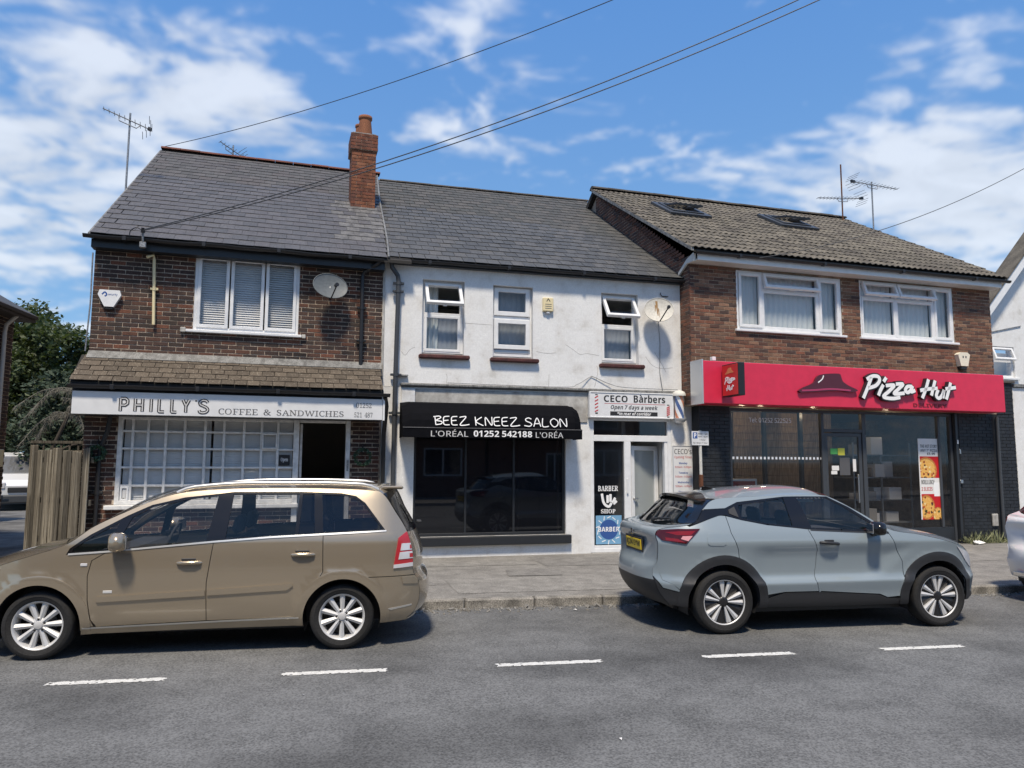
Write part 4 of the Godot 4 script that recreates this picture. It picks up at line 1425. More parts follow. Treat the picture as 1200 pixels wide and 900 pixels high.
# ---- the brick takeaway
func make_takeaway() -> void:
	rng.seed = 303
	var h := thing("brick_takeaway", "red-brown brick two-storey building with a pizza takeaway below and ribbed tile roof", "building", PF)
	var x1 := 7.85
	var wa := [1.08, 4.46, 3.69, 5.70]
	var wb := [4.17, 4.455, 6.76, 5.72]
	var holes := [wa, wb]
	part(h, "wall", holed(0.0, 2.86, x1, 5.9, holes, -0.006, 0.27), M.brown_mortar)
	var br := []
	var tn := [0, 0, 1, 2, 2, 3, 4, 5, 6, 7, 7]
	courses(br, 0.0, 3.70, x1, 5.88, holes, 0.226, 0.0755, tn)
	# gable wall towards the salon roof
	var side := Transform3D(Basis(Vector3.UP, -PI / 2.0), Vector3(-0.005, 0, 0))
	var gb := []
	courses(gb, -4.7, 2.9, 0.0, 8.7, [], 0.226, 0.0755, [1, 3, 5, 3, 6, 1])
	for it in gb:
		var o: Vector3 = it[0].origin
		if o.y + 0.1 < 5.9 + (8.9 - 5.9) * (-o.x / 4.65):
			br.append([side * it[0], it[1], it[2], it[3]])
	lay(h, "brick", "brickwork", br, brick_mesh, M.takeaway_bricks, M.takeaway_any)
	# black painted brick piers of the shopfront
	var bb := []
	part(h, "pier", bx(0.16, -0.1, -0.3, 0.85, 2.855, -0.009), M.black_mortar)
	part(h, "pier", bx(6.62, -0.1, -0.3, 8.36, 2.855, -0.012), M.black_mortar)
	courses(bb, 0.16, 0.0, 0.85, 2.85, [], 0.226, 0.0755, [0, 1], Transform3D(), 0.009)
	courses(bb, 7.86, 0.0, 8.36, 2.85, [], 0.226, 0.0755, [0, 1], Transform3D(), 0.009)
	courses(bb, 6.72, 0.0, 7.70, 2.85, [], 0.226, 0.0755, [0, 1], off(0, 0, -0.004), 0.009)
	part(h, "side_wing", bx(7.86, 2.86, -0.4, 8.36, 3.58, -0.01), M.black_mortar)
	courses(bb, 7.86, 2.865, 8.36, 3.58, [], 0.226, 0.0755, [0, 1], Transform3D(), 0.009)
	lay(h, "painted_brick", "painted_brickwork", bb, brick_mesh, M.black_bricks, M.black_any)
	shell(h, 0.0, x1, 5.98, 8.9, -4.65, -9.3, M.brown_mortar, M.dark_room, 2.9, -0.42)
	for y in [2.86]: part(h, "corner_return", bx(0.0, y, -0.415, 0.22, 5.85, -0.285), M.brown_mortar)
	deck(h, -0.1, 7.93, 0.36, 5.97, -4.65, 8.94, -9.6)
	var tl := []
	slating(tl, -0.15, 8.0, -0.15, 7.95, 5.95, 0.37, 2.98, 5.0, 18, 0.3, 4)
	lay(h, "roof_tile", "roof_tiles", tl, roll_mesh, M.roof_tiles, M.takeaway_any)
	part(h, "back_slope", along_x([[-4.65, 8.96], [-9.6, 5.98], [-9.6, 5.95], [-4.65, 8.93]], -0.1, 7.9), M.roof_tiles[1])
	ridge_tiles(h, -0.15, 7.75, 8.93, -4.65, 0.45, M.ridge_grey, 0.14)
	part(h, "verge", along_x([[0.36, 5.9], [-4.65, 8.87], [-4.65, 8.94], [0.36, 5.97]], -0.16, -0.1), M.lead)
	part(h, "verge", along_x([[0.36, 5.9], [-4.65, 8.87], [-4.65, 8.94], [0.36, 5.97]], 7.93, 7.98), M.ridge_grey)
	part(h, "soffit", bx(0.0, 5.74, 0.002, 7.9, 5.77, 0.27), M.soffit)
	part(h, "fascia_board", bx(0.02, 5.745, 0.272, 7.88, 5.9, 0.3, 0.004), M.upvc)
	part(h, "box_end", along_x([[0.275, 5.72], [0.3, 5.9], [0.0, 5.82], [-0.35, 5.62], [-0.33, 5.56], [0.0, 5.73]], -0.06, -0.02), M.soffit)
	gutter(h, -0.08, 8.05, 5.9, 0.36, 0.055, M.black_plastic, 0.002)
	# upper windows
	for k in 2:
		var w: Array = [wa, wb][k]
		var f := part(h, "window", ring(w[0], w[1], w[2], w[3], 0.055, -0.08, -0.02), M.upvc)
		part(f, "sill", bx(w[0] - 0.05, w[1] - 0.05, -0.08, w[2] + 0.07, w[1] - 0.002, 0.06, 0.008), M.upvc)
		var xs: Array = [w[0] + 0.05, 1.70, 3.1, w[2] - 0.05] if k == 0 else [w[0] + 0.05, 5.15, 6.2, w[2] - 0.05]
		for i in 3:
			var a: float = xs[i] + 0.015
			var b: float = xs[i + 1] - 0.015
			var tall := (i != 1) if k == 0 else (i == 2)
			if i: part(f, "mullion", bx(xs[i] - 0.03, w[1] + 0.05, -0.07, xs[i] + 0.03, w[3] - 0.05, -0.015, 0.005), M.upvc)
			var ty: float = w[3] - 0.05
			if not tall:
				ty = w[3] - 0.38
				part(f, "transom", bx(a, ty - 0.03, -0.07, b, ty + 0.03, -0.017, 0.005), M.upvc)
				top_hung(f, a, ty + 0.02, b, w[3] - 0.04, -0.005, 0.28 if k == 0 else 0.34, M.upvc)
				ty -= 0.01
			part(f, "casement", ring(a, w[1] + 0.05, b, ty, 0.06 if tall else 0.045, -0.06, 0.004 if tall else -0.022), M.upvc)
			part(f, "pane", quad(a + 0.05, w[1] + 0.09, b - 0.05, ty - 0.05, -0.03), M.glass)
			part(f, "curtain", drape(a + 0.01, b - 0.01, w[1] + 0.05, w[3] - 0.06, -0.16, 0.13, 0.012), M.curtain)
	# roof windows
	for s in [[1.5, -2.95], [4.62, -2.95]]:
		var sl := slope(0, 5.97, 0.36, 2.98, 5.0)
		var up := Vector2(0.36 - s[1], (0.36 - s[1]) * 0.596).length()
		var xf := sl * off(s[0], up, 0.05)
		var rw := part(h, "roof_window", ring(-0.42, -0.45, 0.42, 0.45, 0.07, -0.06, 0.06), M.steel_grey, xf)
		var tilt := Transform3D(Basis(Vector3.RIGHT, deg_to_rad(-16)), Vector3(0, 0.1, 0.06))
		part(rw, "sash", ring(-0.37, -0.52, 0.37, 0.36, 0.06, -0.02, 0.03), M.black_paint, tilt)
		part(rw, "pane", quad(-0.31, -0.46, 0.31, 0.3, 0.01), M.glass, tilt)
		part(rw, "flashing", ring(-0.56, -0.62, 0.56, 0.56, 0.13, -0.03, 0.035), M.steel_grey)
	# shopfront
	var s := part(h, "shop_front", ring(0.85, 0.0, 6.55, 2.84, 0.06, -0.12, -0.03), M.steel_grey)
	part(s, "stall_riser", bx(0.92, 0.06, -0.1, 3.06, 0.35, -0.04, 0.006), M.black_paint)
	part(s, "stall_riser", bx(4.2, 0.06, -0.1, 6.48, 0.35, -0.04, 0.006), M.black_paint)
	part(s, "mullion", bx(3.06, 0.06, -0.11, 3.13, 2.78, -0.025, 0.005), M.steel_grey)
	part(s, "mullion", bx(4.1, 0.06, -0.11, 4.2, 2.78, -0.025, 0.005), M.steel_grey)
	part(s, "mullion", bx(6.15, 0.35, -0.11, 6.21, 2.78, -0.03, 0.005), M.steel_grey)
	part(s, "pane", quad(0.91, 0.35, 3.06, 2.78, -0.07), M.shop_glass)
	part(s, "pane", quad(4.2, 0.35, 6.15, 2.78, -0.07), M.shop_glass)
	part(s, "pane", quad(6.21, 0.35, 6.49, 2.78, -0.07), M.shop_glass)
	part(s, "transom", bx(3.13, 2.38, -0.1, 4.1, 2.45, -0.03, 0.005), M.steel_grey)
	part(s, "pane", quad(3.13, 2.45, 4.1, 2.78, -0.07), M.shop_glass)
	var d := part(h, "shop_door", ring(3.14, 0.02, 4.09, 2.37, 0.08, -0.1, -0.045), M.steel_grey)
	part(d, "pane", quad(3.22, 0.1, 4.01, 2.29, -0.07), M.shop_glass)
	part(d, "handle", bx(3.93, 0.9, -0.04, 3.96, 1.5, 0.0, 0.01), M.steel)
	part(d, "sticker", bx(3.3, 1.92, -0.066, 3.48, 2.04, -0.062), plain(lin(0.12, 0.5, 0.12), 0.6))
	part(d, "sticker", bx(3.49, 1.9, -0.066, 3.66, 2.05, -0.062), plain(lin(0.75, 0.7, 0.08), 0.6))
	part(d, "sticker", bx(3.32, 1.58, -0.066, 3.5, 1.68, -0.062), M.card)
	part(d, "sticker", bx(3.3, 1.5, -0.066, 3.45, 1.57, -0.062), M.card)
	part(d, "sticker", bx(3.86, 1.56, -0.066, 3.94, 1.82, -0.062), M.card)
	part(d, "opening_hours", bx(3.52, 1.48, -0.066, 3.78, 1.85, -0.062), M.grey_ink)
	# rows of white square dots across the panes
	var dots := MB.new()
	var x := 0.93
	while x < 3.05:
		dots.box(Vector3(x, 1.805, -0.069), Vector3(x + 0.045, 1.855, -0.0665))
		dots.box(Vector3(x, 1.005, -0.069), Vector3(x + 0.045, 1.055, -0.0665))
		x += 0.092
	part(s, "safety_dots", dots, M.white_ink)
	words(s, "Tel: 01252 522525", 1.34, 2.555, 2.35, 2.655, -0.0665, M.white_ink, font(), 0.002)
	# inside: wood clad wall, counter with menu board, steel racks
	var inn := part(h, "clad_wall", bx(1.95, 0.0, -1.62, 4.6, 2.88, -1.58), M.wood_panel)
	for k in 18:
		part(inn, "plank", bx(1.95, 0.005 + k * 0.16, -1.58, 4.6, 0.155 + k * 0.16, -1.565 + 0.003 * (k % 3), 0.004), M.wood_panel)
	part(h, "inner_post", bx(3.3, 0.0, -1.1, 3.38, 2.88, -1.02), M.black_paint)
	part(h, "inner_post", bx(2.6, 0.0, -1.45, 2.68, 2.88, -1.37), M.black_paint)
	var ct := part(h, "counter", bx(0.9, 0.0, -1.3, 1.9, 1.1, -0.6, 0.01), M.galvanised)
	part(ct, "menu_board", bx(0.95, 1.11, -0.62, 1.85, 1.4, -0.58, 0.01), M.aluminium)
	part(ct, "menu_print", bx(1.0, 1.15, -0.578, 1.8, 1.35, -0.574), plain(lin(0.3, 0.06, 0.05), 0.6))
	var rack := part(h, "steel_rack", bx(4.4, 0.9, -1.3, 6.0, 0.93, -0.7), M.galvanised)
	for y in [0.4, 1.4, 1.9]:
		part(rack, "shelf", bx(4.4, y, -1.3, 6.0, y + 0.03, -0.7), M.galvanised)
	for px in [4.4, 5.15, 5.97]:
		part(rack, "upright", bx(px, 0.0, -0.7, px + 0.03, 2.2, -0.67), M.galvanised)
	for k in 14:
		var bxx := rng.randf_range(4.45, 5.6)
		var yy: float = [0.43, 0.93, 1.43, 1.93][k % 4]
		part(rack, "carton", bx(0, 0, 0, rng.randf_range(0.25, 0.36), rng.randf_range(0.12, 0.4), 0.3, 0.004), M.card if k % 3 else plain(lin(0.35, 0.33, 0.3), 0.8), off(bxx, yy, -1.15 + 0.02 * k))
	# lit downlights in the takeaway's ceiling
	for q in [[1.5, -0.55], [2.1, -0.75], [3.5, -0.8], [5.2, -0.5]]:
		var lp := part(h, "ceiling_lamp", bx(q[0] - 0.06, 2.845, q[1] - 0.06, q[0] + 0.06, 2.88, q[1] + 0.06, 0.01), M.lamp_glow)
		var li := OmniLight3D.new()
		li.name = "lamp_light"
		li.light_color = Color(1.0, 0.9, 0.75)
		li.light_energy = 0.1
		li.light_size = 0.05
		li.omni_range = 8.0
		li.omni_attenuation = 2.0
		li.shadow_enabled = true
		lp.add_child(li)
		li.position = Vector3(q[0], 2.8, q[1])
	# the locked side door, painted over, with its post, bolt and cable box
	var sd := part(h, "side_door_post", bx(6.56, 0.0, -0.1, 6.63, 2.84, 0.05, 0.006), M.black_paint)
	part(sd, "bolt", bx(6.64, 1.3, 0.0, 6.72, 1.38, 0.04, 0.008), M.steel)
	part(sd, "lock", bx(6.65, 1.95, 0.0, 6.69, 2.05, 0.05, 0.006), M.steel)
	part(sd, "white_contact", bx(6.58, 2.17, 0.051, 6.61, 2.26, 0.07, 0.004), M.upvc)
	pipe(h, "downpipe", [[7.78, 2.8, 0.05], [7.78, 0.1, 0.05]], 0.035, M.steel_grey)
	part(h, "vent_cover", bx(7.5, 0.35, 0.0, 7.66, 0.62, 0.04, 0.01), M.concrete)
	part(h, "threshold", bx(0.86, -0.1, -0.3, 6.55, -0.005, 0.02), M.concrete)
	part(h, "flat_cap", bx(7.86, 3.585, -0.42, 8.4, 3.64, 0.05, 0.01), M.ridge_grey)


# ---- lettering drawn with a pen: strokes in a cell one unit high
const DECO := {"P": [[[0, 0], [0, 1]], [[0, 1], [0.34, 1], [0.5, 0.86], [0.5, 0.6], [0.34, 0.46], [0, 0.46]]], "H": [[[0, 0], [0, 1]], [[0.52, 0], [0.52, 1]], [[0, 0.5], [0.52, 0.5]]], "I": [[[0, 0], [0, 1]]], "L": [[[0, 1], [0, 0], [0.42, 0]]], "Y": [[[0, 1], [0.27, 0.5], [0.27, 0]], [[0.54, 1], [0.27, 0.5]]], "'": [[[0, 1.02], [0, 0.9]]],
	"S": [[[0.5, 0.84], [0.4, 0.98], [0.2, 1.0], [0.04, 0.86], [0.06, 0.66], [0.25, 0.54], [0.44, 0.42], [0.52, 0.24], [0.42, 0.06], [0.22, 0.0], [0.05, 0.06], [0.0, 0.2]]]}
const HAND := {"B": [[[0.06, 0.02], [0.0, 1.0]], [[-0.12, 0.92], [0.34, 1.0], [0.46, 0.82], [0.1, 0.52], [0.52, 0.4], [0.5, 0.14], [0.06, 0.02]]], "E": [[[0.48, 1.0], [0.06, 0.92], [0.0, 0.5], [0.06, 0.06], [0.48, 0.04]], [[0.03, 0.5], [0.4, 0.56]]], "Z": [[[0.02, 0.9], [0.26, 0.98], [0.54, 0.94], [0.04, 0.08], [0.4, 0.02], [0.8, 0.12]]], "K": [[[0.0, 1.0], [0.04, 0.0]], [[0.52, 0.98], [0.06, 0.46], [0.62, 0.0]]], "N": [[[0.02, 0.0], [0.04, 0.96], [0.5, 0.06], [0.54, 1.02]]],
	"S": [[[0.5, 0.86], [0.3, 1.0], [0.06, 0.86], [0.1, 0.62], [0.42, 0.42], [0.5, 0.2], [0.3, 0.02], [-0.08, 0.1]]], "A": [[[0.0, 0.0], [0.3, 1.0], [0.56, 0.0]], [[0.1, 0.34], [0.5, 0.36]]], "L": [[[0.04, 1.0], [0.0, 0.04], [0.48, 0.06]]], "O": [[[0.3, 1.0], [0.04, 0.75], [0.02, 0.35], [0.26, 0.0], [0.54, 0.2], [0.6, 0.66], [0.3, 1.0]]]}


func hand_lines(text: String, glyphs: Dictionary, x0: float, y0: float, x1: float, y1: float, gap: float, space: float, round_ := false) -> Array:
	var w := 0.0
	var runs := []
	for ch in text:
		if ch == " ":
			w += space
			continue
		var wide := 0.0
		for l in glyphs[ch]:
			for p in l: wide = maxf(wide, p[0])
		for l in glyphs[ch]:
			var q := []
			for p in l: q.append(Vector2(w + p[0], p[1]))
			runs.append(curve2(q, 5) if round_ and q.size() > 2 else q)
		w += wide + gap
	w -= gap
	for r in runs:
		for i in r.size(): r[i] = Vector2(x0 + r[i].x / w * (x1 - x0), y0 + r[i].y * (y1 - y0))
	return runs


func oval(cx: float, cy: float, rx: float, ry: float, n := 28) -> PackedVector2Array:
	var p := PackedVector2Array()
	for i in n: p.append(Vector2(cx + rx * cos(TAU * i / n), cy + ry * sin(TAU * i / n)))
	return p


func dish_mesh(rx: float, ry: float, deep: float) -> MB:
	var m := MB.new()
	var rings := 6
	var seg := 28
	for s in [1.0, -1.0]:
		for i in rings:
			for k in seg:
				var f := func(r: float, a: float) -> Vector3: return Vector3(cos(a) * rx * r, sin(a) * ry * r, deep * r * r - (0.006 if s < 0 else 0.0))
				var g := func(r: float, a: float) -> Vector3: return Vector3(-2.0 * deep * r * cos(a) / rx, -2.0 * deep * r * sin(a) / ry, 1.0).normalized() * s
				var r0 := float(i) / rings
				var r1 := float(i + 1) / rings
				var a0 := TAU * k / seg
				var a1 := TAU * (k + 1) / seg
				m.tri(f.call(r0, a0), f.call(r1, a0), f.call(r1, a1), g.call(r0, a0), g.call(r1, a0), g.call(r1, a1))
				m.tri(f.call(r0, a0), f.call(r1, a1), f.call(r0, a1), g.call(r0, a0), g.call(r1, a1), g.call(r0, a1))
	var lip := []
	for k in seg + 1: lip.append(Vector3(cos(TAU * k / seg) * rx, sin(TAU * k / seg) * ry, deep))
	m.tube(lip, 0.007, 6, false)
	return m


func make_dish(label: String, xf: Transform3D, yaw: float, rx: float, ry: float, m: Material, lnb: Vector3) -> Node3D:
	var d := thing("satellite_dish", label, "satellite dish", xf, "satellite dishes on the fronts")
	var face := Transform3D(Basis(Vector3.UP, yaw) * Basis(Vector3.RIGHT, -0.28), Vector3(0, 0, 0.26))
	part(d, "reflector", dish_mesh(rx, ry, 0.05), m, face)
	var a := MB.new()
	a.tube([Vector3(0, -0.02, 0.0), Vector3(0, -0.02, 0.2), Vector3(0, 0, 0.26)], 0.02, 8)
	a.cbox(Vector3(-0.07, -0.1, 0.0), Vector3(0.07, 0.06, 0.015), 0.004)
	part(d, "wall_bracket", a, M.galvanised)
	var b := MB.new()
	b.tube([face * Vector3(0, -ry, 0.05), face * lnb], 0.012, 8)
	part(d, "feed_arm", b, M.black_plastic)
	var c := MB.new()
	c.tube([face * lnb, face * (lnb + Vector3(0, 0.02, -0.09))], [0.035, 0.028], 10)
	part(d, "receiver", c, M.black_plastic)
	return d


func make_aerial(label: String, xf: Transform3D, height: float, boom: float, at_: float, turn: float, tilt: float, elements: int, mast_m: Material, group := "television aerials on the roofs") -> Node3D:
	var a := thing("television_aerial", label, "aerial", xf, group)
	var m := MB.new()
	m.tube([Vector3(0, -0.1, 0), Vector3(0, height, 0)], 0.02, 8)
	part(a, "mast", m, mast_m)
	var t := Transform3D(Basis(Vector3.UP, turn) * Basis(Vector3.BACK, tilt), Vector3(0, at_, 0.03))
	var b := MB.new()
	b.tube([Vector3(-boom * 0.55, 0, 0), Vector3(boom * 0.45, 0, 0)], 0.012, 6)
	b.tube([Vector3(-0.22, 0, 0), Vector3(-0.17, -0.1, 0), Vector3(0.17, -0.1, 0), Vector3(0.22, 0, 0)], 0.01, 6)
	part(a, "boom", b, M.galvanised, t)
	for k in elements:
		var e := MB.new()
		var x := -boom * 0.53 + boom * 0.86 * k / (elements - 1)
		var l := 0.1 + 0.09 * k / elements
		e.tube([Vector3(x, 0.0, -l), Vector3(x, 0.0, l)], 0.006, 5)
		part(a, "element", e, M.galvanised, t)
	for s in [-1, 1]:
		for k in 3:
			var e := MB.new()
			var y: float = s * (0.05 + 0.07 * k)
			e.tube([Vector3(boom * 0.45 - 0.05 * k, y, -0.2), Vector3(boom * 0.45 - 0.05 * k, y, 0.2)], 0.006, 5)
			part(a, "reflector_rod", e, M.galvanised, t)
	var f := MB.new()
	f.cbox(Vector3(boom * 0.38, -0.03, -0.03), Vector3(boom * 0.46, 0.04, 0.03), 0.006)
	part(a, "dipole_box", f, M.black_plastic, t)
	return a


# printed pizzas on the poster: crust, cheese and toppings as ink
func poster_picture() -> Array:
	var out := []
	var n := FastNoiseLite.new()
	n.seed = 61
	n.frequency = 0.06
	for k in 2:
		var w := 128
		var h := 112
		var im := Image.create(w, h, false, Image.FORMAT_RGB8)
		var discs := [[0.3, 0.55, 0.52]] if k == 0 else [[0.22, 0.45, 0.42], [0.78, 0.72, 0.27]]
		var tops := []
		for i in 60: tops.append([rng.randf(), rng.randf(), rng.randf_range(0.02, 0.05), [Color(0.5, 0.1, 0.06), Color(0.2, 0.26, 0.08), Color(0.72, 0.3, 0.12), Color(0.25, 0.12, 0.08), Color(0.9, 0.82, 0.6)][rng.randi() % 5]])
		for y in h:
			for x in w:
				var u := float(x) / w
				var v := float(y) / w
				var c := Color(0.75, 0.07, 0.1)
				for d in discs:
					var r: float = Vector2(u - d[0], v - d[1]).length() / d[2]
					if r < 1.0:
						var m := n.get_noise_2d(x * 2.0, y * 2.0)
						c = Color(0.62, 0.36, 0.15).lerp(Color(0.85, 0.6, 0.3), 0.5 + m) if r > 0.86 else Color(0.86, 0.6, 0.24).lerp(Color(0.9, 0.75, 0.45), 0.5 + m)
						if r < 0.86:
							for t in tops:
								if Vector2(u - t[0], v - t[1]).length() < t[2] * (1.0 + m * 0.7): c = t[3]
				im.set_pixel(x, y, c)
		var m := plain(Color.WHITE, 0.6)
		m.albedo_texture = ImageTexture.create_from_image(im)
		out.append(m)
	return out


func make_signs() -> void:
	rng.seed = 404
	# cafe signboard
	var s := thing("shop_sign", "long white signboard of the coffee and sandwich shop under the tiled canopy", "shop sign", LF * off(-4.85, 2.44, 0.56))
	var b := MB.new()
	b.cbox(Vector3(0, 0, 0), Vector3(4.79, 0.36, 0.03), 0.004)
	part(s, "board", b, M.white_board)
	part(s, "end_trim", bx(4.795, -0.01, -0.02, 4.83, 0.37, 0.04, 0.004), M.upvc)
	var dark := []
	var spots := [["P", 0.0, 0.2], ["H", 0.21, 0.2], ["I", 0.44, 0.2], ["L", 0.555, 0.18], ["L", 0.742, 0.17], ["Y", 0.905, 0.17], ["'", 1.1, 0.25], ["S", 1.15, 0.25]]
	for g in spots:
		var lines := []
		for l in DECO[g[0]]:
			var q := []
			for p in l: q.append(Vector2(0.685 + g[1] + p[0] * g[2], 0.058 + p[1] * 0.2))
			lines.append(curve2(q, 4) if g[0] == "S" else q)
		var o := part(s, "letter", pen(lines, 0.05 if g[0] != "'" else 0.024, 0.03, 0.0345), M.ink)
		if g[0] != "'": part(o, "inlay", pen(lines, 0.017, 0.0345, 0.0365), M.print_grey)
	words(s, "COFFEE  &  SANDWICHES", 2.13, 0.04, 4.13, 0.135, 0.03, M.grey_ink, font("Droid Serif"), 0.003)
	words(s, "01252", 4.34, 0.205, 4.6, 0.29, 0.03, M.grey_ink, font("Droid Serif"), 0.003)
	words(s, "521  487", 4.31, 0.04, 4.62, 0.125, 0.03, M.grey_ink, font("Droid Serif"), 0.003)

	# open sign in the cafe window
	var op := thing("open_sign", "small black open sign behind the last pane beside the cafe door", "sign", LF * off(-1.75, 1.65, -0.038))
	part(op, "card", bx(0, 0, 0, 0.18, 0.18, 0.008, 0.003), M.ink)
	words(op, "Open", 0.03, 0.05, 0.15, 0.13, 0.008, M.white_ink, font("Droid Serif", 700), 0.002)

	# wreaths hung on the piers
	for k in 2:
		var w := thing("green_wreath", ["green leafy ball hung beside the downpipe next to the wooden gate", "small green wreath hung on the brick pier right of the cafe door"][k], "wreath", LF * off([-4.55, -0.33][k], [1.84, 1.80][k], 0.12), "wreaths on the cafe piers")
		var m := MB.new()
		for i in 420:
			var a := rng.randf() * TAU
			var rr := (0.09 if k else 0.06) + 0.07 * sqrt(rng.randf())
			var c := Vector3(cos(a) * rr, sin(a) * rr, rng.randf_range(-0.06, 0.07))
			var u := Vector3(rng.randfn(), rng.randfn(), rng.randfn()).normalized() * 0.022
			var v := u.cross(Vector3(rng.randfn(), rng.randfn(), rng.randfn())).normalized() * 0.012
			m.face([c - u, c + v, c + u, c - v])
		part(w, "foliage", m, M.wreath)
		var hk := MB.new()
		hk.tube([Vector3(0, 0.0, -0.11), Vector3(0, 0.2, -0.1), Vector3(0, 0.22, -0.02), Vector3(0, 0.12, 0.0)], 0.006, 6)
		part(w, "hook", hk, M.black_plastic)

	# alarm boxes
	var al := thing("alarm_box", "white shield-shaped alarm box near the corner of the dark brick wall", "alarm", LF * off(-4.525, 4.25, 0.0), "alarm boxes")
	var sh := MB.new()
	sh.prism(PackedVector2Array([Vector2(-0.07, 0), Vector2(0.07, 0), Vector2(0.175, 0.2), Vector2(0.15, 0.28), Vector2(-0.15, 0.28), Vector2(-0.175, 0.2)]), 0.0, 0.075)
	part(al, "cover", sh, M.upvc)
	part(al, "strobe", bx(-0.065, -0.05, 0.01, 0.065, -0.002, 0.065, 0.015), M.black_plastic)
	part(al, "emblem", pen([curve2([Vector2(-0.11, 0.2), Vector2(-0.07, 0.24), Vector2(-0.04, 0.2), Vector2(-0.07, 0.17)], 5)], 0.022, 0.075, 0.077), M.blue_ink)
	words(al, "security", -0.02, 0.18, 0.12, 0.225, 0.075, M.blue_ink, font(), 0.002)
	var ay := thing("alarm_box", "yellow alarm box high on the white wall right of the middle window", "alarm", WF * off(0.77, 4.6, 0.0), "alarm boxes")
	part(ay, "cover", bx(-0.1, 0.05, 0.0, 0.11, 0.32, 0.07, 0.012), M.cream)
	part(ay, "lamp", bx(-0.03, 0.0, 0.01, 0.04, 0.048, 0.06, 0.015), M.clear_lens)
	part(ay, "emblem", pen([[Vector2(-0.03, 0.24), Vector2(0.005, 0.3), Vector2(0.04, 0.24)]], 0.014, 0.07, 0.072), M.ink)
	for y in [0.1, 0.14, 0.18]: part(ay, "print", bx(-0.06, y, 0.07, 0.07, y + 0.012, 0.0715), M.grey_ink)
	var ap := thing("alarm_box", "cream alarm box on the brick wall above the end of the red sign", "alarm", PF * off(6.87, 3.86, 0.0), "alarm boxes")
	var sp := MB.new()
	sp.prism(PackedVector2Array([Vector2(-0.1, 0.06), Vector2(0.1, 0.06), Vector2(0.17, 0.32), Vector2(0.1, 0.37), Vector2(-0.1, 0.37), Vector2(-0.17, 0.32)]), 0.0, 0.11)
	part(ap, "cover", sp, M.ivory)
	part(ap, "strobe", bx(-0.09, -0.02, 0.01, 0.09, 0.058, 0.1, 0.02), M.black_plastic)
	for x in [-0.05, 0.03]: part(ap, "print", bx(x, 0.24, 0.11, x + 0.035, 0.29, 0.1115), M.grey_ink)

	# dishes
	make_dish("grey satellite dish on the dark brick wall right of the blind-covered window", LF * off(-1.0, 4.8, 0.0), 0.25, 0.31, 0.24, M.dish, Vector3(0.02, -0.12, 0.34))
	var wd := make_dish("off-white satellite dish streaked with rust at the end of the white wall", WF * off(3.03, 4.75, 0.0), -0.3, 0.29, 0.26, M.old_dish, Vector3(0.14, -0.1, 0.36))
	var st := MB.new()
	var fx := Transform3D(Basis(Vector3.UP, -0.3) * Basis(Vector3.RIGHT, -0.28), Vector3(0, 0, 0.262))
	for l in [[-0.04, 0.2, -0.02, -0.12, 0.045], [-0.06, 0.12, -0.07, -0.02, 0.03], [0.0, 0.05, 0.01, -0.16, 0.02]]:
		var n := 8
		for i in n:
			var ya := lerpf(l[1], l[3], float(i) / n)
			var yb := lerpf(l[1], l[3], float(i + 1) / n)
			var xa := lerpf(l[0], l[2], float(i) / n) + rng.randf_range(-0.004, 0.004)
			var xb := lerpf(l[0], l[2], float(i + 1) / n)
			var f := func(x: float, y: float) -> Vector3: return Vector3(x, y, 0.05 * (x * x / 0.084 + y * y / 0.068) + 0.002)
			var w0: float = l[4] * (1.0 - 0.7 * i / n)
			var w1: float = l[4] * (1.0 - 0.7 * (i + 1) / n)
			st.face([f.call(xa - w0 / 2, ya), f.call(xa + w0 / 2, ya), f.call(xb + w1 / 2, yb), f.call(xb - w1 / 2, yb)], Vector3.BACK)
	part(wd, "rust_streak", st, grained(lin(0.5, 0.3, 0.13), 0.9, 0.1), fx)
	pipe(wd, "cable", [[0.1, -0.1, 0.02], [0.14, -0.6, 0.015], [0.12, -1.2, 0.015], [0.18, -1.6, 0.02]], 0.006, M.galvanised)
	pipe(wd, "cable", [[0.33, 0.36, 0.03], [0.2, 0.36, 0.02], [0.16, 0.4, 0.02], [0.17, 0.43, 0.02]], 0.009, M.black_plastic)

	# awning
	var aw := thing("awning", "black fabric awning with white salon lettering over the dark shop window", "awning", WF * off(-0.4, 2.15, 0.06))
	var prof := [Vector2(0.0, 0.66), Vector2(0.12, 0.655), Vector2(0.26, 0.62), Vector2(0.38, 0.54), Vector2(0.47, 0.43), Vector2(0.52, 0.31), Vector2(0.535, 0.2), Vector2(0.54, 0.17), Vector2(0.54, 0.0)]
	var hl := 1.665
	var fab := MB.new()
	var cols := 24
	var at_ := func(i: int, x: float) -> Vector3:
		var p: Vector2 = prof[i]
		var edge := clampf((hl - absf(x)) / 0.14, 0.0, 1.0)
		var rim := sqrt(1.0 - (1.0 - edge) * (1.0 - edge)) if i < 7 else 1.0
		return Vector3(x, p.y - (1.0 - rim) * 0.06 * (1.0 if i > 0 else 0.3), p.x * (0.9 + 0.1 * rim) - 0.004 * sin(x * 7.5) * (p.x * 2.0) - (0.006 * sin(x * 23.0) if i == 8 else 0.0))
	for i in prof.size() - 1:
		for k in cols:
			var xa := -hl + 2.0 * hl * k / cols
			var xb := -hl + 2.0 * hl * (k + 1) / cols
			fab.face([at_.call(i, xa), at_.call(i, xb), at_.call(i + 1, xb), at_.call(i + 1, xa)], Vector3(0, 0.5, 1))
	for sd in [-1, 1]:
		var poly := []
		for i in prof.size(): poly.append(at_.call(i, sd * hl))
		poly.append(Vector3(sd * hl, 0.0, 0.0))
		var mid := Vector3(sd * hl, 0.3, 0.2)
		for i in poly.size(): fab.face([mid, poly[i], poly[(i + 1) % poly.size()]], Vector3(sd, 0, 0))
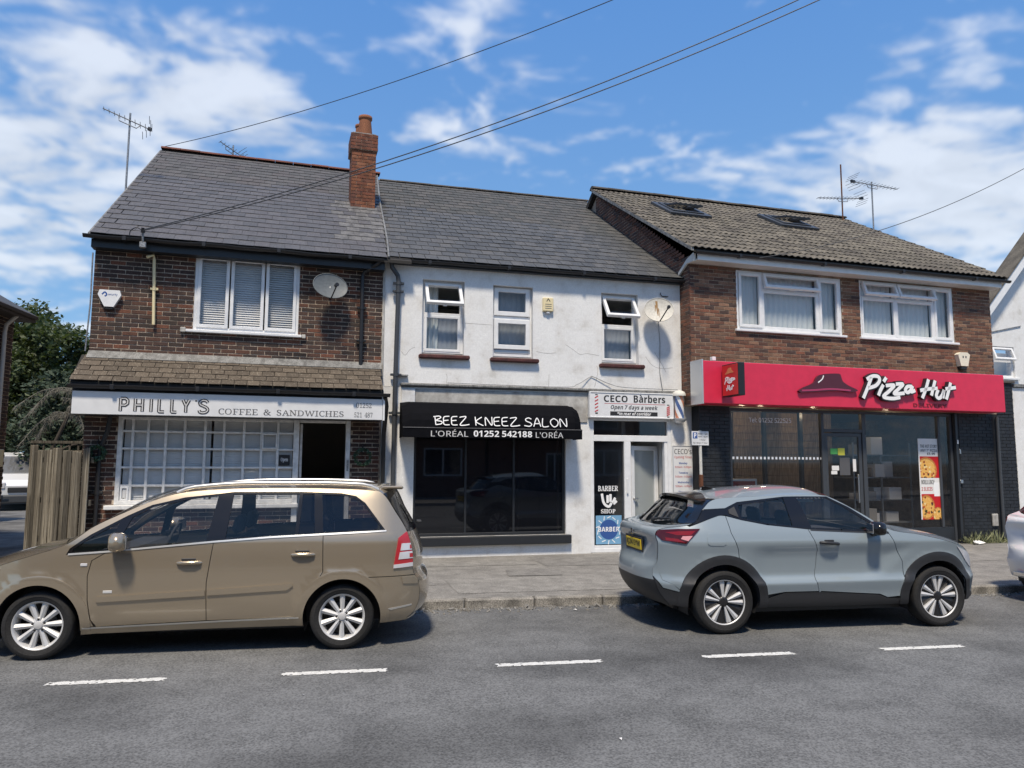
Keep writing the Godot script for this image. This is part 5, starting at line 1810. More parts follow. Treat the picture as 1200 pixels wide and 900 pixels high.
	part(aw, "fabric", fab, M.awning)
	part(aw, "hem_piping", bx(-hl - 0.002, 0.165, 0.537, hl + 0.002, 0.18, 0.548, 0.004), M.grey_ink)
	var lean := Transform3D(Basis(Vector3.RIGHT, -0.27), Vector3(0.4, 0.222, 0.553))
	for wd_ in [["BEEZ", -1.50, -0.88], ["KNEEZ", -0.77, 0.06], ["SALON", 0.16, 0.96]]:
		part(aw, "lettering", pen(hand_lines(wd_[0], HAND, wd_[1], 0.0, wd_[2], 0.165, 0.16, 0.3, true), 0.017, 0.0, 0.003), M.white_ink, lean)
	words(aw, "L'OR\u00c9AL", -1.17, 0.02, -0.5, 0.15, 0.545, M.pale_ink, font(), 0.003)
	words(aw, "01252 542188", -0.4, 0.025, 0.69, 0.135, 0.545, M.white_ink, font("Droid Sans", 700), 0.003)
	words(aw, "L'OR\u00c9A", 0.76, 0.02, 1.29, 0.15, 0.545, M.pale_ink, font(), 0.003)

	# barber's sign box
	var bs := thing("shop_sign", "white box sign of the barbers over their white door", "shop sign", WF * off(1.6, 2.605, 0.035))
	part(bs, "box", bx(0.0, 0, 0, 1.77, 0.485, 0.1, 0.006), M.white_board)
	part(bs, "edge_trim", ring(-0.012, -0.012, 1.782, 0.497, 0.024, 0.0, 0.112), M.upvc)
	words(bs, "CECO", 0.29, 0.30, 0.79, 0.43, 0.1, M.ink, font("Droid Sans", 700), 0.003)
	words(bs, "B\u00e0rbers", 0.92, 0.30, 1.6, 0.45, 0.1, M.ink, font("Droid Sans", 700), 0.003)
	part(bs, "rule", bx(0.3, 0.265, 0.1, 1.6, 0.273, 0.102), M.red_ink)
	words(bs, "Open 7 days a week", 0.42, 0.135, 1.42, 0.245, 0.1, M.grey_ink, font("Droid Sans", 700), 0.003, 0.2)
	part(bs, "band", bx(0.42, 0.035, 0.1, 1.43, 0.115, 0.102), M.ink)
	words(bs, "*in rear of corridor", 0.56, 0.045, 1.28, 0.108, 0.102, M.white_ink, font("Droid Sans", 700), 0.002, 0.2)
	for p in [[0.1, 0.09, 0.41], [1.63, 0.04, 0.24]]:
		var rod := MB.new()
		for k in 5:
			var y: float = lerpf(p[1], p[2] - 0.05, k / 4.0)
			rod.prism(PackedVector2Array([Vector2(p[0], y), Vector2(p[0] + 0.07, y + 0.035), Vector2(p[0] + 0.07, y + 0.06), Vector2(p[0], y + 0.025)]), 0.1, 0.102)
		part(bs, "red_stripes", rod, M.red_ink)
		part(bs, "rod_end", bx(p[0] + 0.01, p[1] - 0.03, 0.1, p[0] + 0.06, p[1] - 0.002, 0.102), M.ink)
		part(bs, "rod_end", bx(p[0] + 0.01, p[2] + 0.015, 0.1, p[0] + 0.06, p[2] + 0.035, 0.102), M.ink)
	# barber's pole
	var bp := thing("barber_pole", "blue, white and orange striped barber pole in a glass case", "barber pole", WF * off(3.49, 2.5, 0.17))
	var cols3 := [M.blue_ink, M.white_ink, M.orange_ink, M.white_ink]
	for c in 8:
		var m := MB.new()
		var n := 16
		for i in n:
			var y0 := 0.1 + 0.46 * i / n
			var y1 := 0.1 + 0.46 * (i + 1) / n
			for j in 3:
				var a0 := TAU * (c + j / 3.0) / 8.0 + 5.2 * y0
				var a1 := TAU * (c + (j + 1) / 3.0) / 8.0 + 5.2 * y0
				var a2 := TAU * (c + (j + 1) / 3.0) / 8.0 + 5.2 * y1
				var a3 := TAU * (c + j / 3.0) / 8.0 + 5.2 * y1
				var f := func(a: float, y: float) -> Vector3: return Vector3(cos(a) * 0.092, y, sin(a) * 0.092)
				var g := func(a: float) -> Vector3: return Vector3(cos(a), 0, sin(a))
				m.tri(f.call(a0, y0), f.call(a1, y0), f.call(a2, y1), g.call(a0), g.call(a1), g.call(a2))
				m.tri(f.call(a0, y0), f.call(a2, y1), f.call(a3, y1), g.call(a0), g.call(a2), g.call(a3))
		part(bp, "stripe", m, cols3[c % 4])
	var up := Transform3D(Basis(Vector3.RIGHT, -PI / 2.0), Vector3.ZERO)
	var cap := MB.new()
	cap.lathe([Vector2(0.0, 0.0), Vector2(0.06, 0.01), Vector2(0.12, 0.05), Vector2(0.135, 0.085), Vector2(0.135, 0.105), Vector2(0.0, 0.106)], 20)
	part(bp, "lower_cap", cap, M.aluminium, up)
	var cap2 := MB.new()
	cap2.lathe([Vector2(0.0, 0.0), Vector2(0.135, 0.0), Vector2(0.135, 0.03), Vector2(0.12, 0.07), Vector2(0.07, 0.105), Vector2(0.0, 0.12)], 20)
	part(bp, "upper_cap", cap2, M.soffit, Transform3D(up.basis, Vector3(0, 0.555, 0)))
	part(bp, "wall_bracket", bx(-0.03, 0.0, -0.15, 0.03, 0.09, -0.09, 0.004), M.aluminium)
	var tubeg := MB.new()
	tubeg.lathe([Vector2(0.12, 0.1), Vector2(0.12, 0.56)], 24)
	part(bp, "glass_case", tubeg, glass(lin(0.5, 0.5, 0.5), 0.08), up)

	# decals on the barber's door glass
	var dc := thing("door_decal", "white barber shop lettering and blue round barber badge on the dark door glass", "decal", WF * off(2.035, 0.14, -0.024))
	words(dc, "BARBER", -0.22, 1.03, 0.2, 1.13, 0.0, M.white_ink, font("Droid Serif", 700), 0.002)
	words(dc, "SHOP", -0.16, 0.6, 0.14, 0.68, 0.0, M.white_ink, font("Droid Serif", 700), 0.002)
	part(dc, "clipper_print", pen([curve2([Vector2(-0.14, 0.98), Vector2(-0.1, 0.8), Vector2(0.0, 0.73), Vector2(0.06, 0.8)], 4), [Vector2(0.08, 0.8), Vector2(0.14, 0.9)], [Vector2(0.1, 0.78), Vector2(0.17, 0.84)], [Vector2(-0.02, 0.8), Vector2(-0.02, 0.95)], [Vector2(0.04, 0.82), Vector2(0.04, 0.97)]], 0.05, 0.0, 0.002), M.white_ink)
	part(dc, "badge_ground", bx(-0.27, 0.01, -0.001, 0.27, 0.56, 0.0005), M.sky_ink)
	var bd := MB.new()
	bd.prism(oval(0.0, 0.29, 0.19, 0.19), 0.0005, 0.0025, false)
	part(dc, "badge_disc", bd, M.blue_ink)
	words(dc, "BARBER", -0.22, 0.25, 0.22, 0.34, 0.0025, M.white_ink, font("Droid Sans", 700), 0.002)
	for k in 14:
		var a := TAU * k / 14.0 + 0.2
		var c := Vector2(cos(a) * 0.235, 0.285 + sin(a) * 0.24)
		part(dc, "tool_print", pen([[c - Vector2(cos(a * 2.3), sin(a * 2.3)) * 0.04, c + Vector2(cos(a * 2.3), sin(a * 2.3)) * 0.04]], 0.016, 0.0005, 0.002), M.white_ink)

	# opening hours board
	var ob := thing("opening_hours_board", "tall white opening hours board on the white corner under the barber pole", "sign board", WF * off(3.4, 0.7, 0.032))
	part(ob, "panel", bx(0, 0, 0, 0.44, 1.36, 0.012, 0.003), M.white_board)
	part(ob, "edge_trim", ring(-0.008, -0.008, 0.448, 1.368, 0.014, 0.0, 0.018), M.aluminium)
	words(ob, "CECO's", 0.03, 1.2, 0.41, 1.3, 0.012, M.ink, font(), 0.002)
	words(ob, "Opening Times", 0.03, 1.1, 0.41, 1.165, 0.012, M.red_ink, font(), 0.002)
	var days := ["Monday", "Tuesday", "Wednesday", "Thursday", "Friday", "Saturday"]
	for k in 6:
		var y := 0.985 - k * 0.19
		var half: float = 0.012 * days[k].length() + 0.02
		if y > 0.06:
			words(ob, days[k], 0.22 - half, y, 0.22 + half, y + 0.055, 0.012, M.blue_ink, font("Droid Sans", 700), 0.002)
			words(ob, "9:00am - 6:00pm", 0.04, y - 0.075, 0.4, y - 0.025, 0.012, M.red_ink, font(), 0.002)

	# parking sign
	var ps := thing("parking_sign", "small white parking restriction plate with a blue square on a rust-streaked post", "sign", WF * off(3.78, 0.0, 0.45))
	var pl := MB.new()
	pl.tube([Vector3(0.02, -0.1, 0), Vector3(0.0, 2.36, 0)], 0.03, 12)
	part(ps, "post", pl, M.soffit)
	part(ps, "rust_collar", bx(-0.033, 1.25, -0.033, 0.04, 1.5, 0.036, 0.012), M.rust)
	part(ps, "plate", bx(-0.2, 2.07, 0.031, 0.17, 2.345, 0.037), M.white_board)
	part(ps, "blue_square", bx(-0.175, 2.2, 0.037, -0.075, 2.32, 0.0385), M.blue_ink)
	words(ps, "P", -0.15, 2.215, -0.1, 2.305, 0.0385, M.white_ink, font("Droid Sans", 700), 0.001)
	words(ps, "Mon - Sat", -0.055, 2.275, 0.145, 2.315, 0.037, M.ink, font(), 0.001)
	words(ps, "8am - 6pm", -0.055, 2.215, 0.145, 2.255, 0.037, M.ink, font(), 0.001)
	words(ps, "1 hour", -0.03, 2.16, 0.1, 2.195, 0.037, M.ink, font(), 0.001)
	words(ps, "No return 1 hour", -0.17, 2.1, 0.145, 2.135, 0.037, M.ink, font(), 0.001)

	# the takeaway's red fascia
	var fs := thing("shop_sign", "long bright red box sign with white pizza brand script across the brick takeaway", "shop sign", PF * off(0.0, 2.87, 0.0))
	part(fs, "box", bx(0.0, 0.0, 0.002, 7.58, 0.83, 0.45, 0.012), M.red_sign)
	part(fs, "end_panel", bx(-0.03, -0.01, 0.004, -0.002, 0.86, 0.45, 0.004), M.aluminium)
	part(fs, "top_flashing", bx(0.0, 0.833, 0.002, 7.6, 0.86, 0.3, 0.004), M.lead)
	part(fs, "white_junction_box", bx(0.3, 0.862, 0.2, 0.38, 0.94, 0.3, 0.008), M.upvc)
	var lx := func(cx: float, cy: float) -> Vector2: return Vector2(1.813 + cx * 0.003828 - cy * 0.00012 - 0.02, 3.812 + cx * 0.000172 - cy * 0.00299 - 2.87 - cx * cy * 2.3e-7)
	var path := func(l: Array) -> Array:
		var q := []
		for p in l: q.append(lx.call(p[0], p[1]))
		return curve2(q, 6) if q.size() > 2 else q
	var hat := []
	for p in [[92, 218], [120, 196], [185, 165], [203, 132], [222, 113], [262, 104], [345, 103], [360, 122], [372, 155], [410, 184], [468, 214], [430, 226], [350, 217], [250, 221], [160, 226], [105, 230]]: hat.append(lx.call(p[0], p[1]))
	var hm := MB.new()
	hm.prism(PackedVector2Array(curve2(hat, 3)), 0.45, 0.51)
	part(fs, "hat_emblem", hm, M.maroon)
	part(fs, "hat_highlight", pen([path.call([[247, 115], [238, 140], [212, 163]])], 0.022, 0.51, 0.513), M.white_ink)
	part(fs, "hat_brim", pen([path.call([[110, 216], [200, 212], [300, 206], [420, 216]])], 0.035, 0.51, 0.515), plain(lin(0.36, 0.04, 0.11), 0.35))
	var glyph := [
		[[[552, 128], [530, 190], [498, 268]], [[522, 142], [560, 120], [598, 124], [606, 152], [580, 184], [532, 200]]],
		[[[632, 178], [612, 215], [598, 250]], [[652, 130], [634, 158]]],
		[[[648, 184], [704, 182], [668, 222], [632, 258], [690, 270], [744, 262]]],
		[[[716, 174], [764, 174], [734, 206], [704, 238], [774, 234]]],
		[[[826, 190], [796, 190], [780, 214], [796, 230], [818, 212], [830, 188], [820, 224], [848, 216]]],
		[[[942, 142], [922, 205], [896, 268]], [[988, 150], [972, 205], [960, 250]], [[882, 216], [940, 206], [1004, 202]]],
		[[[1008, 212], [994, 250], [1012, 268], [1034, 250], [1050, 212]], [[1050, 212], [1040, 268]]],
		[[[1098, 164], [1082, 220], [1064, 276]], [[1060, 206], [1134, 196]]]]
	for g in glyph:
		var lines := []
		for l in g: lines.append(path.call(l))
		var o := part(fs, "letter", pen(lines, 0.128, 0.45, 0.53), M.black_plastic)
		part(o, "white_face", pen(lines, 0.074, 0.53, 0.534), M.white_ink)
	words(fs, "DELIVERY", 5.02, 0.06, 5.92, 0.135, 0.45, plain(lin(0.2, 0.01, 0.02), 0.6), font("Droid Sans", 700), 0.008)

	# projecting sign at its end
	var pr := thing("projecting_sign", "small red and black box sign jutting out from the long red sign", "shop sign", PF * off(0.44, 2.99, 0.455))
	part(pr, "case", bx(-0.07, 0.0, 0.05, 0.07, 0.62, 0.6, 0.008), M.black_plastic)
	part(pr, "red_face", bx(-0.078, 0.02, 0.07, -0.0705, 0.6, 0.58), M.red_lit)
	part(pr, "bracket", bx(-0.03, 0.05, 0.0, 0.03, 0.13, 0.048), M.black_plastic)
	part(pr, "bracket", bx(-0.03, 0.46, 0.0, 0.03, 0.54, 0.048), M.black_plastic)
	var side := Transform3D(Basis(Vector3.UP, -PI / 2.0), Vector3(-0.078, 0, 0))
	var mini_ := []
	for g in glyph:
		for l in g:
			var q := []
			for p in l:
				if p[0] < 860: q.append(Vector2(0.14 + (p[0] - 490) / 360.0 * 0.36, 0.29 - (p[1] - 200) / 160.0 * 0.13 + (p[0] - 490) * 0.0001))
				else: q.append(Vector2(0.2 + (p[0] - 880) / 260.0 * 0.26, 0.155 - (p[1] - 205) / 160.0 * 0.13 + (p[0] - 880) * 0.0001))
			mini_.append(curve2(q, 4) if q.size() > 2 else q)
	part(pr, "lettering", pen(mini_, 0.024, 0.0, 0.003), M.white_ink, side)
	var mh := []
	for p in hat: mh.append(Vector2(0.17 + (p.x - hat[0].x) * 0.2, 0.43 + (p.y - hat[0].y) * 0.3))
	var mm := MB.new()
	mm.prism(PackedVector2Array(mh), 0.0, 0.003, false)
	part(pr, "hat_emblem", mm, M.orange_ink, side)

	# posters in the window
	var po := thing("window_poster", "red and white pizza offer poster hung in the takeaway window", "poster", PF * off(5.61, 0.52, -0.064))
	part(po, "sheet", bx(0, 0, -0.004, 0.58, 1.76, 0.0), M.card)
	words(po, "THE HOT STORY", 0.06, 1.56, 0.52, 1.63, 0.0, M.ink, font("Droid Sans", 700), 0.001)
	words(po, "ANY 7\" PIZZA", 0.06, 1.47, 0.52, 1.53, 0.0, M.grey_ink, font("Droid Sans", 700), 0.001)
	words(po, "\u00a35.99", 0.24, 1.4, 0.46, 1.455, 0.0, M.ink, font("Droid Sans", 700), 0.001)
	part(po, "red_print", bx(0.03, 0.9, 0.0, 0.58, 1.37, 0.001), M.red_lit)
	part(po, "red_print", bx(0.03, 0.0, 0.0, 0.58, 0.55, 0.001), M.red_lit)
	words(po, "WORLD LUNCH", 0.04, 0.76, 0.4, 0.86, 0.0, M.ink, font("Droid Sans", 700), 0.001)
	words(po, "2 SLICES", 0.04, 0.62, 0.34, 0.7, 0.0, M.red_ink, font("Droid Sans", 700), 0.001)
	part(po, "pale_print", bx(0.38, 0.5, 0.001, 0.56, 0.8, 0.0018), M.white_ink)
	var pic := poster_picture()
	part(po, "pizza_print", quad(0.03, 0.9, 0.58, 1.37, 0.0016), pic[0])
	part(po, "pizza_print", quad(0.03, 0.0, 0.58, 0.55, 0.0016), pic[1])

	# aerials and cables
	make_aerial("tall television aerial standing behind the left edge of the slate roof", LF * off(-4.98, 7.0, -3.0), 1.95, 0.95, 1.78, 0.15, -0.3, 9, M.galvanised)
	make_aerial("small television aerial just showing over the red ridge tiles", LF * off(-3.2, 9.0, -6.6), 1.0, 0.7, 0.85, 0.5, -0.35, 7, M.galvanised)
	make_aerial("television aerial on a thin rust-red mast at the end of the tiled ridge", PF * off(7.6, 8.7, -4.3), 1.75, 1.75, 0.72, 0.1, 0.13, 12, M.rust)
	make_aerial("television aerial on a silver mast lower down the verge of the tiled roof", PF * off(7.8, 8.0, -3.36), 1.6, 1.75, 1.5, PI + 0.1, -0.02, 12, M.galvanised)
	var cable := func(label: String, a: Vector3, b_: Vector3, drop: float, r: float) -> void:
		var c := thing("overhead_cable", label, "cable", Transform3D(Basis(), a), "cables across the sky")
		var m := MB.new()
		var run := sag(Vector3.ZERO, b_ - a, drop)
		run.append(run[-1] + (run[-1] - run[-2]) * 22.0)
		m.tube(run, r, 6)
		part(c, "wire", m, M.steel_grey)
	cable.call("single thin cable rising from the left end of the red ridge", LF * Vector3(-4.78, 9.5, -6.0), Vector3(4.0, 10.0, -11.7), 0.25, 0.008)
	cable.call("upper of the two cables rising from the eaves bracket", LF * Vector3(-4.02, 5.5, 0.42), Vector3(6.3, 9.0, -9.75), 0.3, 0.0085)
	cable.call("lower of the two cables rising from the eaves bracket", LF * Vector3(-4.02, 5.48, 0.43), Vector3(6.62, 9.0, -9.69), 0.33, 0.0085)
	cable.call("thin cable leaving the takeaway eaves towards the right edge of the sky", PF * Vector3(1.36, 5.86, 0.42), Vector3(13.0, 8.0, -12.63), 0.3, 0.0075)
	var br := thing("cable_bracket", "dark cable bracket with insulator on the eaves of the slate roof", "bracket", LF * off(-4.02, 5.33, 0.36))
	var bm := MB.new()
	bm.tube([Vector3(0, -0.1, 0), Vector3(0, 0.18, 0.06)], 0.018, 8)
	bm.cbox(Vector3(-0.05, -0.12, -0.04), Vector3(0.05, -0.02, 0.03), 0.01)
	part(br, "rod", bm, M.galvanised)
	var ins := MB.new()
	ins.tube([Vector3(0, 0.12, 0.05), Vector3(0, 0.2, 0.07)], [0.035, 0.025], 10)
	part(br, "insulator", ins, M.black_plastic)
	var lp := MB.new()
	lp.tube(curve_3([Vector3(0, 0.15, 0.05), Vector3(-0.1, 0.2, 0.05), Vector3(-0.19, 0.14, 0.03), Vector3(-0.2, 0.05, 0.02)]), 0.008, 6)
	part(br, "loop", lp, M.black_plastic)
	var wc := thing("wall_cable", "slack cable lying along the ledge and rising in a peak over the barber sign", "cable", WF * off(1.3, 3.17, 0.1))
	var wm := MB.new()
	wm.tube(curve_3([Vector3(-2.5, 0.01, 0), Vector3(-0.3, 0.0, 0), Vector3(0.05, 0.06, -0.02), Vector3(0.34, 0.22, -0.08), Vector3(0.42, 0.23, -0.08), Vector3(0.75, 0.1, -0.06), Vector3(1.1, 0.03, 0.0), Vector3(2.2, 0.02, 0.0)]), 0.007, 6)
	part(wc, "wire", wm, M.galvanised)


func curve_3(p: Array, steps := 6) -> Array:
	var out := []
	for i in p.size() - 1:
		for k in steps:
			out.append(p[i].cubic_interpolate(p[i + 1], p[maxi(i - 1, 0)], p[mini(i + 2, p.size() - 1)], float(k) / steps))
	out.append(p[-1])
	return out


# ---- cars. A body is a flank surface z = half(x, y) cut into panels, closed over the top by a skin stretched
# between the two upper edges of the flanks.
func car_half(c: Dictionary, x: float, y: float) -> float:
	var f: float = clampf((y - c.y0) / 0.01, 0.0, c.lut.size() - 1.001)
	var i := int(f)
	var w: float = lerpf(c.lut[i], c.lut[i + 1], f - i)
	if x < c.lo[0]: w -= c.lo[2] * pow((c.lo[0] - x) / c.lo[1], 3.0)
	if x > c.hi[0]: w -= c.hi[2] * pow((x - c.hi[0]) / c.hi[1], 3.0)
	if c.has("hollow"):
		# the doors are drawn in between the shoulder and the sill, up to a ridge that rises to the front wheel
		var k: float = c.hollow
		w -= k * smoothstep(0.53, 0.61, y) * smoothstep(0.97, 0.8, y) * smoothstep(-0.05, 0.13, -(x - 0.5) * 0.6 + (y - 0.53) * 0.8) * smoothstep(-1.05, -0.75, x)
	for k in c.wheels:
		var d := Vector2(x - k[0], y - k[1]).length()
		w += c.flare * smoothstep(c.arch + 0.13, c.arch + 0.06, d)
	return w


func car_prepare(c: Dictionary) -> void:
	c.y0 = 0.1
	c.lut = []
	for i in 170: c.lut.append(smooth(c.ys, c.ws, 0.1 + i * 0.01))
	c.e = []
	c.m = []
	for i in c.edge.size() - 1:
		for k in 6:
			var t := k / 6.0
			for pair in [[c.edge, c.e], [c.mid, c.m]]:
				var s: Array = pair[0]
				var g := func(j: int) -> Vector2: return Vector2(s[clampi(j, 0, s.size() - 1)][0], s[clampi(j, 0, s.size() - 1)][1])
				pair[1].append(g.call(i).cubic_interpolate(g.call(i + 1), g.call(i - 1), g.call(i + 2), t))
	c.e.append(Vector2(c.edge[-1][0], c.edge[-1][1]))
	c.m.append(Vector2(c.mid[-1][0], c.mid[-1][1]))
	var reg := PackedVector2Array(c.e)
	if Geometry2D.is_polygon_clockwise(reg): reg.reverse()
	var polys := [reg]
	for k in c.wheels:
		var next := []
		for p in polys: next.append_array(Geometry2D.clip_polygons(p, oval(k[0], k[1], c.arch, c.arch, 56)))
		polys = next.filter(func(p): return not Geometry2D.is_polygon_clockwise(p) and p.size() > 2)
	c.region = polys


func car_surface(c: Dictionary, poly: PackedVector2Array, s: float, out: float, skirt: float, cell: float) -> MB:
	var m := MB.new()
	var lo := poly[0]
	var hi := poly[0]
	for p in poly:
		lo = lo.min(p)
		hi = hi.max(p)
	var put := func(p: Vector2, extra: float) -> Vector3: return Vector3(p.x, p.y, s * (car_half(c, p.x, p.y) + out + extra))
	var nor := func(p: Vector2) -> Vector3:
		var h := 0.006
		var dx := (car_half(c, p.x + h, p.y) - car_half(c, p.x - h, p.y)) / (2 * h)
		var dy := (car_half(c, p.x, p.y + h) - car_half(c, p.x, p.y - h)) / (2 * h)
		return Vector3(-dx, -dy, s * 1.0).normalized()
	var nx := int(ceil((hi.x - lo.x) / cell))
	var ny := int(ceil((hi.y - lo.y) / cell))
	for i in nx:
		for j in ny:
			var a := lo + Vector2(i, j) * cell
			var box := PackedVector2Array([a, a + Vector2(cell, 0), a + Vector2(cell, cell), a + Vector2(0, cell)])
			for q in Geometry2D.intersect_polygons(poly, box):
				if Geometry2D.is_polygon_clockwise(q): continue
				var ids := Geometry2D.triangulate_polygon(q)
				var pos := []
				var ns := []
				for p in q:
					pos.append(put.call(p, 0.0))
					ns.append(nor.call(p))
				for k in range(0, ids.size(), 3):
					m.tri(pos[ids[k]], pos[ids[k + 1]], pos[ids[k + 2]], ns[ids[k]], ns[ids[k + 1]], ns[ids[k + 2]])
	if skirt > 0.0:
		for i in poly.size():
			var a := poly[i]
			var b := poly[(i + 1) % poly.size()]
			var n := maxi(1, int((b - a).length() / cell))
			for k in n:
				var p := a.lerp(b, float(k) / n)
				var q := a.lerp(b, float(k + 1) / n)
				var e := (q - p).normalized()
				m.face([put.call(p, 0.0), put.call(q, 0.0), put.call(q, -skirt), put.call(p, -skirt)], Vector3(e.y, -e.x, 0))
	return m


# one panel on each flank; returns the one towards the viewer
func car_panel(node: Node3D, c: Dictionary, called: String, mask, mat: Material, out := 0.0, gap := 0.0035, skirt := 0.02, cell := 0.06, cuts := []) -> MeshInstance3D:
	var mk := PackedVector2Array()
	for p in mask: mk.append(p if p is Vector2 else Vector2(p[0], p[1]))
	if Geometry2D.is_polygon_clockwise(mk): mk.reverse()
	var polys := []
	for r in c.region: polys.append_array(Geometry2D.intersect_polygons(r, mk))
	for cut in cuts:
		# each opening runs out at the bottom through a narrow slot, so that what is left has no holes
		var cp := PackedVector2Array()
		var mid := Vector2.ZERO
		for q in cut:
			cp.append(Vector2(q[0], q[1]))
			mid += Vector2(q[0], q[1]) / cut.size()
		if Geometry2D.is_polygon_clockwise(cp): cp.reverse()
		var slot := PackedVector2Array([Vector2(mid.x - 0.01, mid.y - 0.5), Vector2(mid.x + 0.01, mid.y - 0.5), Vector2(mid.x + 0.01, mid.y), Vector2(mid.x - 0.01, mid.y)])
		for open in Geometry2D.merge_polygons(cp, slot):
			var next := []
			for q in polys: next.append_array(Geometry2D.clip_polygons(q, open))
			polys = next
	var near: MeshInstance3D = null
	for s in [1.0, -1.0]:
		var m := MB.new()
		for p in polys:
			if Geometry2D.is_polygon_clockwise(p): continue
			for q in (Geometry2D.offset_polygon(p, -gap) if gap != 0.0 else [p]):
				if Geometry2D.is_polygon_clockwise(q) or q.size() < 3: continue
				var part_ := car_surface(c, q, s, out, skirt, cell)
				m.v.append_array(part_.v)
				m.n.append_array(part_.n)
		var o := part(node, called, m, mat)
		if s > 0.0: near = o
	return near


# the skin between the two upper edges, from control point a to b
func car_skin(node: Node3D, c: Dictionary, called: String, a: int, b: int, mat: Material, py := 2.6, px := 2.2, out := 0.0, t0 := -1.0, t1 := 1.0) -> MeshInstance3D:
	var m := MB.new()
	var cols := 24
	var ia := a * 6
	var ib := mini(b * 6, c.e.size() - 1)
	var rows := ib - ia
	var at_ := func(i: int, t: float) -> Vector3:
		i = clampi(i, 0, c.e.size() - 1)
		var e: Vector2 = c.e[i]
		var k: Vector2 = c.m[i]
		var u := absf(t)
		return Vector3(k.x + (e.x - k.x) * pow(u, px), k.y + (e.y - k.y) * pow(u, py), t * car_half(c, e.x, e.y))
	var pos := []
	var nrm := []
	for i in rows + 1:
		var rp := []
		var rn := []
		for j in cols + 1:
			var t := lerpf(t0, t1, float(j) / cols)
			var p: Vector3 = at_.call(ia + i, t)
			var du: Vector3 = at_.call(ia + i + 1, t) - at_.call(ia + i - 1, t)
			var dv: Vector3 = at_.call(ia + i, minf(t + 0.02, 1.0)) - at_.call(ia + i, maxf(t - 0.02, -1.0))
			var n := du.cross(dv).normalized()
			if n.dot(p - Vector3(p.x * 0.55, 0.75, 0.0)) < 0.0: n = -n
			rp.append(p + n * out)
			rn.append(n)
		pos.append(rp)
		nrm.append(rn)
	for i in rows:
		for j in cols:
			m.tri(pos[i][j], pos[i + 1][j], pos[i + 1][j + 1], nrm[i][j], nrm[i + 1][j], nrm[i + 1][j + 1])
			m.tri(pos[i][j], pos[i + 1][j + 1], pos[i][j + 1], nrm[i][j], nrm[i + 1][j + 1], nrm[i][j + 1])
	return part(node, called, m, mat)


func ring_poly(cx: float, cy: float, r0: float, r1: float, a0: float, a1: float, n := 28) -> PackedVector2Array:
	var p := PackedVector2Array()
	for i in n + 1:
		var a := lerpf(a0, a1, float(i) / n)
		p.append(Vector2(cx + cos(a) * r1, cy + sin(a) * r1))
	for i in n + 1:
		var a := lerpf(a1, a0, float(i) / n)
		p.append(Vector2(cx + cos(a) * r0, cy + sin(a) * r0))
	return p


func spoke_mesh(r0: float, r1: float, w0: float, w1: float, z0: float, z1: float, lift: float, skew := 0.0) -> MB:
	var m := MB.new()
	var a := [Vector3(r0, -w0, z0), Vector3(r0, w0, z0), Vector3(r1, w1 + skew, z1), Vector3(r1, -w1 + skew, z1)]
	var ra := Vector3(r0, 0, z0 + lift)
	var rb := Vector3(r1, skew, z1 + lift)
	m.face([a[0], ra, rb, a[3]], Vector3(0, -0.5, 1))
	m.face([a[1], ra, rb, a[2]], Vector3(0, 0.5, 1))
	var d := Vector3(0, 0, -0.03)
	m.face([a[0], a[3], a[3] + d, a[0] + d], Vector3(0, -1, 0))
	m.face([a[1], a[2], a[2] + d, a[1] + d], Vector3(0, 1, 0))
	return m


